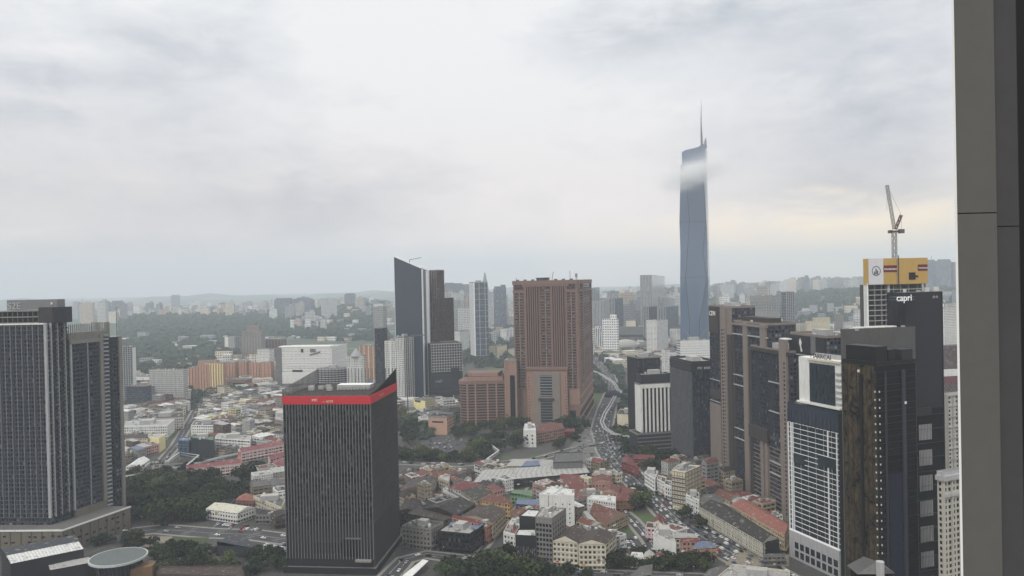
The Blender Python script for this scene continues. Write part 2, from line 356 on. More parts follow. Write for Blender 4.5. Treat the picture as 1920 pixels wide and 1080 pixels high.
def clutter(root, fp, z, n=5, big=True, seed=0):
    """plant room, tanks and cooling units standing on a flat roof"""
    rf_ = [c for c in root.children if c.name.startswith('roof')]; root = rf_[-1] if rf_ else root
    r = random.Random(seed + int(fp[0][0] * 7)); cx = sum(p[0] for p in fp) / len(fp); cy = sum(p[1] for p in fp) / len(fp)
    u = (fp[1][0] - fp[0][0], fp[1][1] - fp[0][1]); v = (fp[-1][0] - fp[0][0], fp[-1][1] - fp[0][1]); a = math.atan2(u[1], u[0]); Lu = math.hypot(*u); Lv = math.hypot(*v)
    if big:
        mb = MB(); mb.box(cx, cy, Lu * .34, Lv * .3, z, z + min(5.5, 2.5 + Lu * .08), P['light_grey'], a, P['roof_pale']); mb.build('stair_house', root)
    for i in range(n):
        s, t = r.uniform(-.38, .38), r.uniform(-.38, .38)
        if abs(s) < .22 and abs(t) < .2: s += .25 if s > 0 else -.25
        x = cx + u[0] * s + v[0] * t; y = cy + u[1] * s + v[1] * t; mb = MB()
        if r.random() < .4: mb.cyl(x, y, r.uniform(.8, 1.6), z, z + r.uniform(1.6, 2.6), P['tank'], 10); mb.build('water_tank', root)
        else: mb.box(x, y, r.uniform(1.4, 3.4), r.uniform(1.2, 2.6), z, z + r.uniform(1.1, 2.2), P['ac_unit'], a); mb.build('cooling_unit', root)
def parapet(mb, fp, z, h, m, mt, t=.45):
    n = len(fp); inn = grow(fp, -t * 1.6)
    mb.prism(fp, z - .4, z + h, m, top=False); mb.prism(inn, z, z + h, m, top=False)
    for i in range(n):
        j = (i + 1) % n; mb.face([(*fp[i], z + h), (*fp[j], z + h), (*inn[j], z + h), (*inn[i], z + h)], m)
def tower(name, label, cat, fp, z0, z1, body, roof='roof_grey', L=(), R=(), par=1.2, parm=None, cl=4, big=True, group=None, wname='walls', occ=True, noroof=False):
    cx = sum(p[0] for p in fp) / len(fp); cy = sum(p[1] for p in fp) / len(fp)
    root = thing(name, label, cat, (cx, cy, 0), group)
    mb = MB(); mb.prism(fp, z0, z1, body, P[roof], top=False); mb.build(wname, root)
    if not noroof:
        mb = MB(); mb.face([(*p, z1 - .1) for p in fp], P[roof])
        if par: parapet(mb, grow(fp, .25), z1 - .1, par, parm or P['concrete'], P[roof])
        mb.build('roof', root)
    if cl: clutter(root, fp, z1 - .1, cl, big)
    FL = Face(fp[3], fp[0], z0, z1); FR = Face(fp[0], fp[1], z0, z1)
    for F_, specs in ((FL, L), (FR, R)):
        for s in specs:
            k = s[0]
            if k == 'v': mb = MB(); F_.vbars(mb, s[2], s[3], s[4], s[5], **(s[6] if len(s) > 6 else {})); mb.build(s[1], root)
            elif k == 'h': mb = MB(); F_.hbars(mb, s[2], s[3], s[4], s[5], **(s[6] if len(s) > 6 else {})); mb.build(s[1], root)
            elif k == 'b':                              # ('b', name, u0,u1,v0,v1 as fractions, depth, mat)
                mb = MB(); F_.fbox(mb, s[2] * F_.L, s[3] * F_.L, s[4] * F_.H, s[5] * F_.H, -.3, s[6], s[7]); mb.build(s[1], root)
            elif k == 'w':                              # ('w', u spacing, v spacing, w, h, mat, frame, limit, u0,u1,v0,v1)
                u0, u1, v0, v1 = (s[8] if len(s) > 8 else (0, 1, 0, 1)); u0 *= F_.L; u1 *= F_.L; v0 *= F_.H; v1 *= F_.H
                nu = max(1, int((u1 - u0) / s[1])); nv = max(1, int((v1 - v0) / s[2]))
                windows(root, F_, [u0 + (i + .5) * (u1 - u0) / nu for i in range(nu)], [v0 + j * (v1 - v0) / nv + .8 for j in range(nv)], s[3], s[4], s[5], s[6], s[7])
    if occ: occupy(fp)
    return root, FL, FR
def text_on(root, F_, s, u, v, size, m, name='sign_letters', depth=.25, off=.1, bold=0.0):
    cu = bpy.data.curves.new(name, 'FONT'); cu.body = s; cu.size = size; cu.extrude = depth / 2; cu.align_x = 'LEFT'; cu.offset = bold
    tmp = bpy.data.objects.new('tmp', cu); C.objects.link(tmp); dg = bpy.context.evaluated_depsgraph_get(); me = bpy.data.meshes.new_from_object(tmp.evaluated_get(dg))
    bpy.data.objects.remove(tmp); me.name = name; me.materials.clear(); me.materials.append(m)
    o = bpy.data.objects.new(name, me); n = Vector((F_.n[0], F_.n[1], 0)); ux = Vector((F_.u[0], F_.u[1], 0)); z = Vector((0, 0, 1))
    M4 = Matrix((ux, z, n)).transposed().to_4x4(); M4.translation = Vector(F_.P(u, v, off + depth / 2)) - root.location
    link(o, root); o.matrix_local = M4; return o
pm('sign_blue', (50, 90, 160), var=.05); pm('sign_green', (40, 120, 80), var=.05); pm('orange_sign', (220, 120, 50), var=.05); pm('pale_frame', (146, 143, 135), var=.1); pm('fin_pale', (142, 145, 148), rough=.5, var=.06); pm('slab_edge', (94, 97, 108)); pm('navy_clad', (44, 46, 58), rough=.45, var=.12); pm('grey_light_panel', (196, 196, 200), var=.05, dirt=.05); pm('cream_grey', (184, 180, 166), var=.08); pm('leaf_dark', (50, 66, 40), streak=False)
pm('sign_white', (235, 235, 235), var=.02, dirt=0)
def lit(k, col, s):
    m, t, b = mat(k); b.inputs['Base Color'].default_value = srgb(*col); b.inputs['Emission Color'].default_value = srgb(*col); b.inputs['Emission Strength'].default_value = s; P[k] = m
lit('pale_window', (190, 188, 178), .12)  # pale panes with a weak emission
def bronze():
    m, t, b = mat('bronze_painted_reflection'); B = NB(t); g = B.n('ShaderNodeNewGeometry').outputs['Position']
    a = B.noise(B.vmul(g, (1, 1, .7)), .16, 7, .74); a.node.inputs['Distortion'].default_value = 1.6; r_ = B.n('ShaderNodeValToRGB'); t.links.new(a, r_.inputs[0]); e = r_.color_ramp.elements  # mottled reflections painted into the bronze colour by noise
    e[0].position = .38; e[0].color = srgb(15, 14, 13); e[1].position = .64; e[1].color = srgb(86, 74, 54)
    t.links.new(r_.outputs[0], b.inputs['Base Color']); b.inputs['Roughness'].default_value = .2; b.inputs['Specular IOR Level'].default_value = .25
    bp = B.n('ShaderNodeBump'); bp.inputs['Strength'].default_value = .5; bp.inputs['Distance'].default_value = 1.0; t.links.new(B.noise(g, .35, 3), bp.inputs['Height']); t.links.new(bp.outputs[0], b.inputs['Normal']); P['bronze_painted_reflection'] = m
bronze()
def pink():
    m, t, b = mat('pink_screen'); B = NB(t); g = B.n('ShaderNodeNewGeometry').outputs['Position']; a = B.noise(g, .25, 4, .7); r_ = B.n('ShaderNodeValToRGB'); t.links.new(a, r_.inputs[0]); e = r_.color_ramp.elements
    e[0].position = .35; e[0].color = srgb(150, 110, 108); e[1].position = .62; e[1].color = srgb(222, 196, 180); t.links.new(r_.outputs[0], b.inputs['Base Color']); P['pink_screen'] = m
pink()
# ================================================================== pillar of the camera's own building
def pillar():
    root = thing('concrete_pillar', 'close grey concrete pillar beside the lens, running up the whole right edge of the view', 'pillar', (0.95, 1.5, 0))
    x0 = (1787 - 960) / FPX * 1.5; d = .0000
    def X(px, y=1.5): return (px + 9 - 960) / FPX * y
    mb = MB()
    def strip(a, b, y0, y1, m, z0=0, z1=260):              # sides splay outwards as the jamb does
        xa, xb = X(a, y0), X(b, y0); mb.prism([(xa, y0), (xb, y0), (xb * y1 / y0 + .02, y1), (xa * y1 / y0 + .01, y1)], z0, z1, m)
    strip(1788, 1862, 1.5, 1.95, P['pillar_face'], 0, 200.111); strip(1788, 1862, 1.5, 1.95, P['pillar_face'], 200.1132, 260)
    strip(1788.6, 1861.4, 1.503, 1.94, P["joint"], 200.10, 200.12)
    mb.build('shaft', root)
    mb = MB(); strip(1783.6, 1788, 1.497, 1.93, P['pillar_edge_lit']); mb.build('edge_highlight', root)  # pale strip paints the highlight along the pillar's left edge
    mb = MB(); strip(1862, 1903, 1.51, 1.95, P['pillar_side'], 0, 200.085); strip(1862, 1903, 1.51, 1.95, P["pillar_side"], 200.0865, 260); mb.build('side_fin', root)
    mb = MB(); strip(1903, 1990, 1.54, 1.9, P['black_frame']); mb.build('window_frame', root)
pillar()
# ================================================================== far left: dark condominium pair on a stone podium
def condo_pair():
    cx, cy, zA = at(86, 606, 600)
    d = (0.35, 0.94)
    def along(px, py, y0=None):
        r = ray(px, py); u = r.x / r.y; t = (u * cy - cx) / (d[0] - u * d[1]); return (cx + d[0] * t, cy + d[1] * t)
    P1 = (cx, cy); P0 = (cx - 62, cy + 4); P2 = along(125, 606); P3 = (P2[0] - 62, P2[1] + 8)
    zA = zA
    root = thing('condominium_tower', 'tall dark condominium tower at the left edge with a grey sign box on its roof', 'tower', (cx - 30, cy + 8, 0))
    mb = MB(); mb.prism([P1, P2, P3, P0], 18, zA, Fm['f_condo_dark'], P['roof_grey']); mb.build('walls', root)
    F = Face(P0, P1, 24, zA); S = Face(P1, P2, 24, zA)
    mb = MB()
    for k in range(9): F.fbox(mb, F.L - 1.2 - k * 4.6, F.L - .85 - k * 4.6, 0, F.H, -.3, 1.2, P['fin_pale'])
    mb.build('pale_ribs', root)
    mb = MB()
    for k in range(9): F.fbox(mb, F.L - 4.4 - k * 4.6, F.L - 3.2 - k * 4.6, 0, F.H - 1, -.3, .7, P['mid_strip'])
    mb.build('pilasters', root)
    mb = MB(); F.hbars(mb, 3.4, .55, 1.15, P['slab_edge'], v1=F.H - 2); mb.build('floor_slabs', root)
    mb = MB(); F.fbox(mb, 0, F.L + .2, F.H - .9, F.H + .2, -.3, 1.5, P['white_wall']); F.fbox(mb, F.L - 1.0, F.L + 1.0, 0, F.H, -.3, 1.6, P['grey_strip']); mb.build('pale_frame', root)
    windows(root, F, [F.L - 6.0 - 9.2 * i for i in range(4)], [k * 3.4 + .9 for k in range(6, 42)], 1.3, 1.5, P['window_dark'], None, 100, off=.75)
    mb = MB()
    nb = int(S.H / 3.4)
    for k in range(nb):                                  # bowed balconies
        v = k * 3.4
        for i in range(6):
            a0 = S.L * i / 6; a1 = S.L * (i + 1) / 6; o = .6 + 1.4 * sin(pi * (i + .5) / 6)
            S.fbox(mb, a0, a1, v, v + 1.0, -.3, o, P['mid_strip'] if k % 2 else P['dark_slab'])
    mb.build('balconies', root)
    mb = MB()
    for u in (.15, .45, .8): S.fbox(mb, S.L * u, S.L * u + .5, 0, S.H, -.2, 2.2, P['grey_strip'])
    mb.build('side_ribs', root)
    # crown: open frame, plant screen and sign box
    mb = MB(); T = Face((P1[0] - 44, P1[1] + 9), (P1[0] - 4, P1[1] + 6), zA, zA + 10)
    for v in (0, 4.6, 9.2): T.fbox(mb, -12 if v == 0 else 0, T.L, v, v + .7, -12, .6, P['concrete'])
    for k in range(10): T.fbox(mb, k * T.L / 9.5, k * T.L / 9.5 + .8, 0, 9.2, -10, 0, P['concrete_dark'])
    T.fbox(mb, 0, T.L, 0, 9, -12, -6, P['concrete_dark']); mb.build('roof_frame', root)
    xs, _, zs = at(11, 563, cy + 6); xe, _, ze = at(108, 561, cy + 6); zb = at(60, 581, cy + 6)[2]
    SB = Face((xs, cy + 7), (xe, cy + 5), zb, ze); mb = MB(); SB.fbox(mb, 0, SB.L, 0, SB.H, -10, 0, P['crown_grey']); mb.build('sign_box', root)
    text_on(root, SB, 'S2E', .6, .8, 7.6, P['grey_strip'], depth=.4, bold=.08)
    mb = MB(); q = SB.P(SB.L * .9, SB.H * .6, .2); mb.cyl(q[0], q[1], .8, q[2] - .8, q[2] + .8, P['white_wall'], 8); mb.build('beacon', root)
    xa = at(72, 577, cy + 3)[0]; xb = at(98.5, 577, cy + 3)[0]; zt = at(98, 576, cy + 3)[2]
    mb = MB(); mb.prism([(xa, cy + 3), (xb, cy + 3), (xb + 3, cy + 14), (xa, cy + 14)], zA, zt, P['glass_dark'])
    xc = at(124, 576, cy + 8)[0]; mb.prism([(xb, cy + 3.1), (xc, cy + 8), (xc, cy + 16), (xb + 3, cy + 14)], zA, zt, P['charcoal']); mb.build('plant_screen', root)
    occupy([P1, P2, P3, P0])
    # second tower
    q1 = along(128, 606); q2 = along(205, 620); q3 = along(226, 640)
    nx, ny = -d[1], d[0]
    zB = at(190, 632, q2[1])[2]; zC = at(218, 632, q3[1])[2]
    rb = thing('condominium_tower', 'dark condominium tower crowned with tall grey fins, right of the one with the sign box', 'tower', (q2[0] - 12, q2[1], 0))
    mb = MB(); bk = lambda p, k: (p[0] + nx * k, p[1] + ny * k)
    mb.prism([q1, q2, bk(q2, 26), bk(q1, 26)], 18, zB, Fm['f_condo_dark'], P['roof_grey'])
    mb.prism([q2, q3, bk(q3, 22), bk(q2, 22)], 12, zC, Fm['f_condo_dark'], P['roof_grey']); mb.build('walls', rb)
    A = Face(q1, q2, 24, zB); B_ = Face(q2, q3, 14, zC)
    mb = MB(); A.fbox(mb, 0, A.L * .74, A.H - 3.0, A.H, -.3, 1.6, P['pale_frame']); A.fbox(mb, 0, 1.4, 0, A.H, -.3, 1.6, P['grey_strip']); A.fbox(mb, A.L * .72, A.L * .8, 0, A.H + 3, -.3, 1.9, P['pale_frame']); mb.build('pale_frame', rb)
    mb = MB(); A.hbars(mb, 3.4, .6, 1.0, P['slab_edge'], v1=A.H - 3); mb.build('floor_slabs', rb)
    mb = MB()
    for u in (.12, .22, .32, .42, .56, .64): A.fbox(mb, A.L * u, A.L * u + (.5 if u == .42 else 1.3), 0, A.H - 3, -.3, .6 if u != .42 else 1.1, P['grey_strip'] if u == .42 else P['mid_strip'])
    mb.build('pilasters', rb)
    mb = MB()
    for k in range(int(A.H / 3.4) + 5): A.fbox(mb, A.L * .81, A.L * .93, k * 3.4 - 12, k * 3.4 - 10.9, -.3, 2.2, P['grey_strip'])
    mb.build('balconies', rb)
    mb = MB(); B_.hbars(mb, 3.4, 1.0, .8, P['mid_strip']); B_.fbox(mb, B_.L * .72, B_.L, 0, B_.H, -.3, 1.6, P['pale_frame']); B_.fbox(mb, 0, 1.2, 0, B_.H, -.3, 1.0, P['charcoal']); mb.build('end_bay', rb)
    windows(rb, A, [A.L * u for u in (.17, .27)], [k * 3.4 + 1.0 for k in range(4, 40)], 1.5, 1.6, P['window_dark'], None, 80, off=.5)
    zt = at(190, 604, q2[1])[2]; T = Face(q1, along(204, 620), zB, zt); mb = MB()
    T.vbars(mb, 1.9, .5, .3, P['pale_frame']); T.fbox(mb, 0, T.L, 0, T.H * .45, -8, 0, P['pale_frame']); T2 = Face((q2[0], q2[1]), bk(q2, 20), zB, zt); T2.vbars(mb, 1.9, .5, .3, P['pale_frame'])
    mb.build('crown_fins', rb)
    mb = MB(); p = bk(q3, 4); mb.bar((p[0], p[1], zC), (p[0], p[1], zC + 26), .18, P['steel']); mb.build('lightning_mast', rb)
    occupy([q1, q3, bk(q3, 26), bk(q1, 26)])
    # podium
    c0 = at(118, 994, 586); rp = thing('podium_block', 'tan stone car park podium with small dark openings under the two condominium towers', 'podium', (c0[0], c0[1], 0))
    pr = (c0[0] + .34 * 64, c0[1] + .94 * 64); pl = (c0[0] - 66, c0[1] + 3); zP = c0[2]
    mb = MB(); mb.prism([(c0[0], c0[1]), pr, (pr[0] - 58, pr[1] + 10), (pl[0], pl[1] + 40), pl], 0, zP, P['tan_stone'], P['roof_grey']); mb.build('walls', rp)
    FF = Face(pl, c0[:2], 0, zP); GG = Face(c0[:2], pr, 0, zP)
    mb = MB()
    for f_ in (FF, GG): f_.fbox(mb, 0, f_.L, f_.H - .8, f_.H + .3, -.5, .5, P['white_wall'])
    mb.build('coping', rp); mb = MB()
    for f_ in (FF, GG): f_.vbars(mb, 8, .6, .4, P['concrete_dark'], v1=f_.H - 1)
    mb.build('pilasters', rp)
    rr = random.Random(3)
    for f_ in (FF, GG):
        for j in range(3):
            for i in range(int(f_.L / 6)):
                if rr.random() < .75: windows(rp, f_, [3 + i * 6 + rr.uniform(-1, 1)], [3 + j * 4.6 + rr.uniform(0, 1)], rr.uniform(2, 3.4), 1.3, P['window_dark'], None, 80)
    mb = MB(); U = Face((q1[0] + 1.2, q1[1]), along(190, 620), zP, zP + 8); U.fbox(mb, 0, U.L, 0, 5.5, -2, 1.4, P['tan_stone']); mb.build('terrace_wall', rp)
    occupy([c0[:2], pr, (pr[0] - 58, pr[1] + 10), (pl[0], pl[1] + 40), pl], 4)
condo_pair()
# ================================================================== black office tower with the red band
def red_band_tower():
    fp, z = corner(532, 694, 742, 531, 743, 6.5)
    zb = zat(694, 757.5, *fp[0])
    root, FL, FR = tower('office_tower', 'black office tower wearing a bright red band under its finned crown', 'tower', fp, 0, z, Fm['f_curtain_dark'], 'roof_dark', par=0, cl=0)
    H = FL.H; hb = z - zb
    for F_ in (FL, FR):
        mb = MB(); F_.fbox(mb, -.6, F_.L + .6, H - hb, H, -.3, .8, P['red_band']); mb.build('red_band', root)
        mb = MB(); F_.vbars(mb, 2.18 if F_ is FL else 1.9, .3 if F_ is FL else .2, .95 if F_ is FL else .55, P['fin_pale'] if F_ is FL else P['steel'], v0=10 if F_ is FL else 4, v1=H - hb); mb.build('fins', root)
        mb = MB(); F_.hbars(mb, 3.9, .9, .28, P['charcoal'], v0=34, v1=H - hb); F_.fbox(mb, 0, F_.L, 5, 34, -.3, .35, P['charcoal']); mb.build('spandrels', root)
    mb = MB()
    for k in range(9): FL.fbox(mb, FL.L * .33 + k * 2.2, FL.L * .33 + k * 2.2 + 1.5, 14, 21, .3, .42, P['glass_black'])
    FL.fbox(mb, FL.L * .66, FL.L * .84, 12, 24, .3, .45, P['glass_black']); FL.fbox(mb, FL.L * .8, FL.L * .98, 9, 10.2, .3, 3.5, P['concrete']); FL.fbox(mb, FL.L * .68, FL.L * .86, 24, 25, .3, 1.2, P['fin_grey']); mb.build('entrance_canopy', root)
    text_on(root, FL, 'IMC', FL.L * .335, H - hb * .62, 2.4, P['white_wall'], off=.85)
    text_on(root, FL, '— ASTR', FL.L * .455, H - hb * .78, 2.2, P['cream_wall'], off=.85)
    text_on(root, FR, 'IMC ASTR', FR.L * .3, H - hb * .66, 2.2, P['peach'], off=.85)
    # finned crown, low at the front, sweeping up to the back corner
    def crown(a, b, h0, h1, sp, solid):
        F_ = Face(a, b, z, z + 30); mb = MB(); n = int(F_.L / sp)
        for i in range(n + 1):
            t = i / n; h = h0 + (h1 - h0) * (t ** 1.4 if solid else t)
            F_.fbox(mb, i * F_.L / n - .14, i * F_.L / n + .14, 0, max(h, .5), -.7, 0, P['charcoal'] if solid else P['steel'])
        if solid:
            for i in range(24):
                t0, t1 = i / 24, (i + 1) / 24; g = lambda t: h0 + (h1 - h0) * t ** 1.4
                P0, P1 = F_.P(t0 * F_.L, 0, -.3), F_.P(t1 * F_.L, 0, -.3); a0, a1 = max(g(t0) - .3, .2), max(g(t1) - .3, .2); t_ = (F_.n[0] * -.5, F_.n[1] * -.5)
                mb.hexa([P0, P1, (P1[0] + t_[0], P1[1] + t_[1], P1[2]), (P0[0] + t_[0], P0[1] + t_[1], P0[2]), (P0[0], P0[1], z + a0), (P1[0], P1[1], z + a1), (P1[0] + t_[0], P1[1] + t_[1], z + a1), (P0[0] + t_[0], P0[1] + t_[1], z + a0)], P['charcoal'])
        mb.build('crown_fins', root)
    crown(fp[0], fp[1], .6, 10.5, 1.3, True)          # right side sweeps up
    crown(fp[2], fp[1], 9, 16.5, 2.0, False) if False else None
    crown(fp[3], fp[2], 5.0, 11.0, 2.4, False); crown(fp[2], fp[1], 11.0, 11.5, 2.6, False); crown(fp[3], fp[0], 1.6, .8, 2.2, False)
    cx = sum(p[0] for p in fp) / 4; cy = sum(p[1] for p in fp) / 4; a = math.atan2(FL.u[1], FL.u[0])
    mb = MB(); mb.box(cx + 9, cy + 3, 25, 10, z, z + 3.2, P['light_grey'], a, P['roof_white'])
    for k in range(10): mb.box(cx - 2.2 + k * 2.4, cy - 4.6, 1.6, 1.0, z, z + 2.2, P['ac_unit'], a)
    mb.build('plant_room', root)
    for (u, v) in ((-22, -3), (-16, 2), (-24, 4), (-8, -6), (-12, 7), (4, 10)):
        mb = MB(); mb.box(cx + u, cy + v, 4, 3, z, z + 2.4, P['ac_unit'], a); mb.build('cooling_unit', root)
    # low entrance podium
    fp2, _ = corner(520, 712, 1040, 560, 756, 6.5)
    mb = MB(); mb.prism([(p[0], p[1]) for p in grow(fp, 3)], 0, 4.5, P['charcoal'], P['roof_grey']); mb.build('entrance_base', root)
red_band_tower()
# ================================================================== brown hotel and mall complex
def hotel():
    fp, z = corner(1050, 1083, 524.5, 962, 1107, 11.4)
    z = 199.5
    root, FL, FR = tower('hotel_tower', 'huge brown hotel tower with ribbed shafts and balcony stacks, tallest brown block in the middle', 'tower', fp, 52, z, Fm['f_hotel'], 'roof_dark', par=0, cl=0)
    zt = FL.H; L = FL.L
    B1, B2, BD = P['brown_stone'], P['brown_stone2'], P['brown_dark']  # BD: brown darkened in the colour to deepen the recesses
    mb = MB(); FL.fbox(mb, -1, L + .5, zt - 5, zt + .5, -.3, 2.2, B1); FR.fbox(mb, 0, FR.L + 1, zt - 5, zt + .5, -.3, 2.2, B1); FL.fbox(mb, .14 * L, .86 * L, zt - 8, zt - 5, -.3, 1.8, B1); FL.fbox(mb, -.5, .175 * L, zt - 16, zt - 12.5, -.3, 1.6, B1); FL.fbox(mb, .82 * L, L, zt - 16, zt - 12.5, -.3, 1.6, B1); FR.fbox(mb, 0, FR.L, zt - 16, zt - 12.5, -.3, 1.6, B1); mb.build('cornice', root)
    mb = MB()
    for a, b in ((0.0, .02), (.165, .195), (.40, .42), (.575, .60), (.80, .83), (.96, 1.0)): FL.fbox(mb, a * L, b * L, 0, zt - 5, -.3, 1.5, B1)
    FR.fbox(mb, 0, 2, 0, zt, -.3, 1.6, B1); FR.fbox(mb, FR.L * .25, FR.L * .32, 0, zt, -.3, 1.6, B1); FR.fbox(mb, FR.L - 2, FR.L, 0, zt, -.3, 1.6, B1); mb.build('piers', root)
    mb = MB()
    for a, b in ((.195, .40), (.60, .80)):
        FL.fbox(mb, a * L, b * L, 0, zt - 6, -.3, .25, BD)
        for k in range(7): c = (a + (b - a) * k / 6) * L; FL.fbox(mb, c - .75, c + .75, 0, zt - 6, -.2, 1.5, B1)
    mb.build('ribs', root)
    for i, (a, b) in enumerate(((.02, .165), (.42, .575), (.83, .96))):
        mb = MB(); FL.hbars(mb, 3.9, 1.15, 1.3, B1, u0=a * L, u1=b * L, v1=zt - 16)
        FL.fbox(mb, (a + b) / 2 * L - .3, (a + b) / 2 * L + .3, 0, zt - 16, -.2, .9, P['light_grey']); mb.build('balconies', root)
    mb = MB(); FR.hbars(mb, 3.9, 1.15, 1.3, B1, u0=FR.L * .32, u1=FR.L - 2, v1=zt - 16); FR.hbars(mb, 3.9, 1.15, 1.3, B1, u0=2, u1=FR.L * .25, v1=zt - 16); mb.build('balconies', root)
    mb = MB(); cx, cy = FL.P(L * .44, 0, -14)[:2]; mb.cyl(cx, cy, 9, z, z + 3.6, P['concrete_dark'], 20); mb.cyl(cx, cy, 10, z + 3.6, z + 4.4, P['roof_grey'], 20); mb.build('helipad', root)
    mb = MB()
    for u, h in ((.04, 5), (.6, 12), (.88, 13), (.985, 9), (.97, 8)): p = FL.P(L * u, 0, -4); mb.bar((p[0], p[1], z), (p[0] + (2 if u == .6 else 0), p[1], z + h), .22, P['steel'])
    p = FL.P(L * .975, 0, -4); mb.box(p[0], p[1], 3, 3, z + 4, z + 9, P['crane_white']); mb.build('antennas', root)
    for k in range(8):
        mb = MB(); p = FL.P(L * (.05 + k * .12), 0, -9); mb.box(p[0], p[1], 4, 3, z, z + 2.2, P['brown_stone'], .2); mb.build('cooling_unit', root)
    # mall podium with the tall portal
    fb = grow(fp, 2); fb = [fb[0], (fp[1][0] + 21, fp[1][1] + 98), (fb[3][0] + 21, fb[3][1] + 98), fb[3]]
    fb = [fp[0], (fp[0][0] + 37, fp[0][1] + 184), (fp[3][0] + 37, fp[3][1] + 184), fp[3]]
    rt = thing('mall_podium', 'brown mall podium with a tall glazed portal under the huge brown hotel tower', 'shopping mall', ((fb[0][0] + fb[2][0]) / 2, (fb[0][1] + fb[2][1]) / 2, 0))
    mb = MB(); mb.prism(fb, 0, 54, B1, P['roof_grey']); mb.build('walls', rt); occupy(fb, 4)
    A = Face(fb[3], fb[0], 0, 54); Bf = Face(fb[0], fb[1], 0, 54); L = A.L
    mb = MB(); A.fbox(mb, .20 * L, .82 * L, 0, 78, -.3, 8, B2); A.fbox(mb, .185 * L, .835 * L, 78, 81.5, -.3, 9.5, B1); mb.build('portal', rt)
    mb = MB(); A.fbox(mb, .31 * L, .71 * L, 0, 75, 7.5, 10, P['taupe']); A.fbox(mb, .38 * L, .62 * L, 37, 40, 9, 12, P['taupe_dark']); mb.build('portal_frame', rt)
    mb = MB(); A.fbox(mb, .41 * L, .59 * L, 42, 71, 9.8, 10.2, P['glass_teal']); A.fbox(mb, .41 * L, .59 * L, 6, 36, 9.8, 10.2, P['glass_teal'])
    for k in range(8): A.fbox(mb, .41 * L, .59 * L, 43 + k * 3.8, 43.6 + k * 3.8, 10, 10.6, P['light_grey'])
    for k in range(8): A.fbox(mb, .41 * L, .59 * L, 7 + k * 3.8, 7.6 + k * 3.8, 10, 10.6, P['taupe'])
    mb.build('portal_glazing', rt)
    E = A.sub(.205 * L, .31 * L, o=8.05); windows(rt, E, [2.2], [8 + k * 4.2 for k in range(15)], 1.0, 1.5, P['window_dark'], None, 60)
    E = A.sub(.72 * L, .82 * L, o=8.05); windows(rt, E, [E.L - 2], [8 + k * 4.2 for k in range(15)], 1.0, 1.5, P['window_dark'], None, 60)
    mb = MB(); A.fbox(mb, .84 * L, L, 30, 52, -.3, .8, B2); Bf.hbars(mb, 13, 1.4, 1.6, B2, v1=53); Bf.fbox(mb, 0, Bf.L, 1, 20, -.3, .4, BD); A.fbox(mb, .84 * L, .93 * L, 4, 22, -.3, .4, P['glass_dark']); mb.build('mouldings', rt)
    # curved balcony block to the left
    Dh = 1064; x0, _, zt = at(862, 716, Dh); x1 = at(950, 716, Dh)[0]; r = 9; pts = []
    for k in range(7): t = pi + pi / 2 * k / 6; pts.append((x0 + r + r * cos(t), Dh + r + r * sin(t)))
    pts += [(x1, Dh), (x1 + 4, Dh + 46), (x0 + 4, Dh + 46)]
    rh = thing('hotel_block', 'lower brown balcony block with a rounded corner, left of the huge brown hotel tower', 'building', ((x0 + x1) / 2, Dh + 20, 0))
    mb = MB(); mb.prism(pts, 0, zt, BD, P['roof_grey']); mb.build('walls', rh); occupy(pts, 4)
    nb = 15
    mb = MB()
    for k in range(nb):
        v = 2 + k * (zt - 6) / nb; mb.prism(grow(pts, 1.2), v, v + 1.7, B1, P['brown_stone'], bottom=True)
    mb.build('balconies', rh)
    mb = MB(); mb.prism(grow(pts, 2.2), zt - 4, zt + 1, B1, B1, bottom=True); mb.prism(grow(pts, -5), zt + 1, zt + 6, B2, P['roof_dark']); mb.prism(grow(pts, -12), zt + 6, zt + 11, B2, B1); mb.build('roof', rh)
    F_ = Face((x0 + r, Dh), (x1, Dh), 0, zt); mb = MB()
    for u in (0, .2, .5, .72, .98): F_.fbox(mb, u * F_.L, u * F_.L + 2.2, 0, zt - 3, -.3, 1.9, B2)
    mb.build('piers', rh)
    # tall link block
    fpl, zl = corner(1052, 968, 676, 945, None, 8, 30)
    rl, fl, fr = tower('hotel_block', 'narrow brown link block with a dark glass slot beside the huge brown hotel tower', 'building', fpl, 0, zl, B2, 'roof_grey', cl=3, big=False, L=[('b', 'glass_slot', .45, .85, .02, .78, .4, P['glass_dark']), ('b', 'corner_pier', 0, .18, 0, 1, .8, B2)])
hotel()
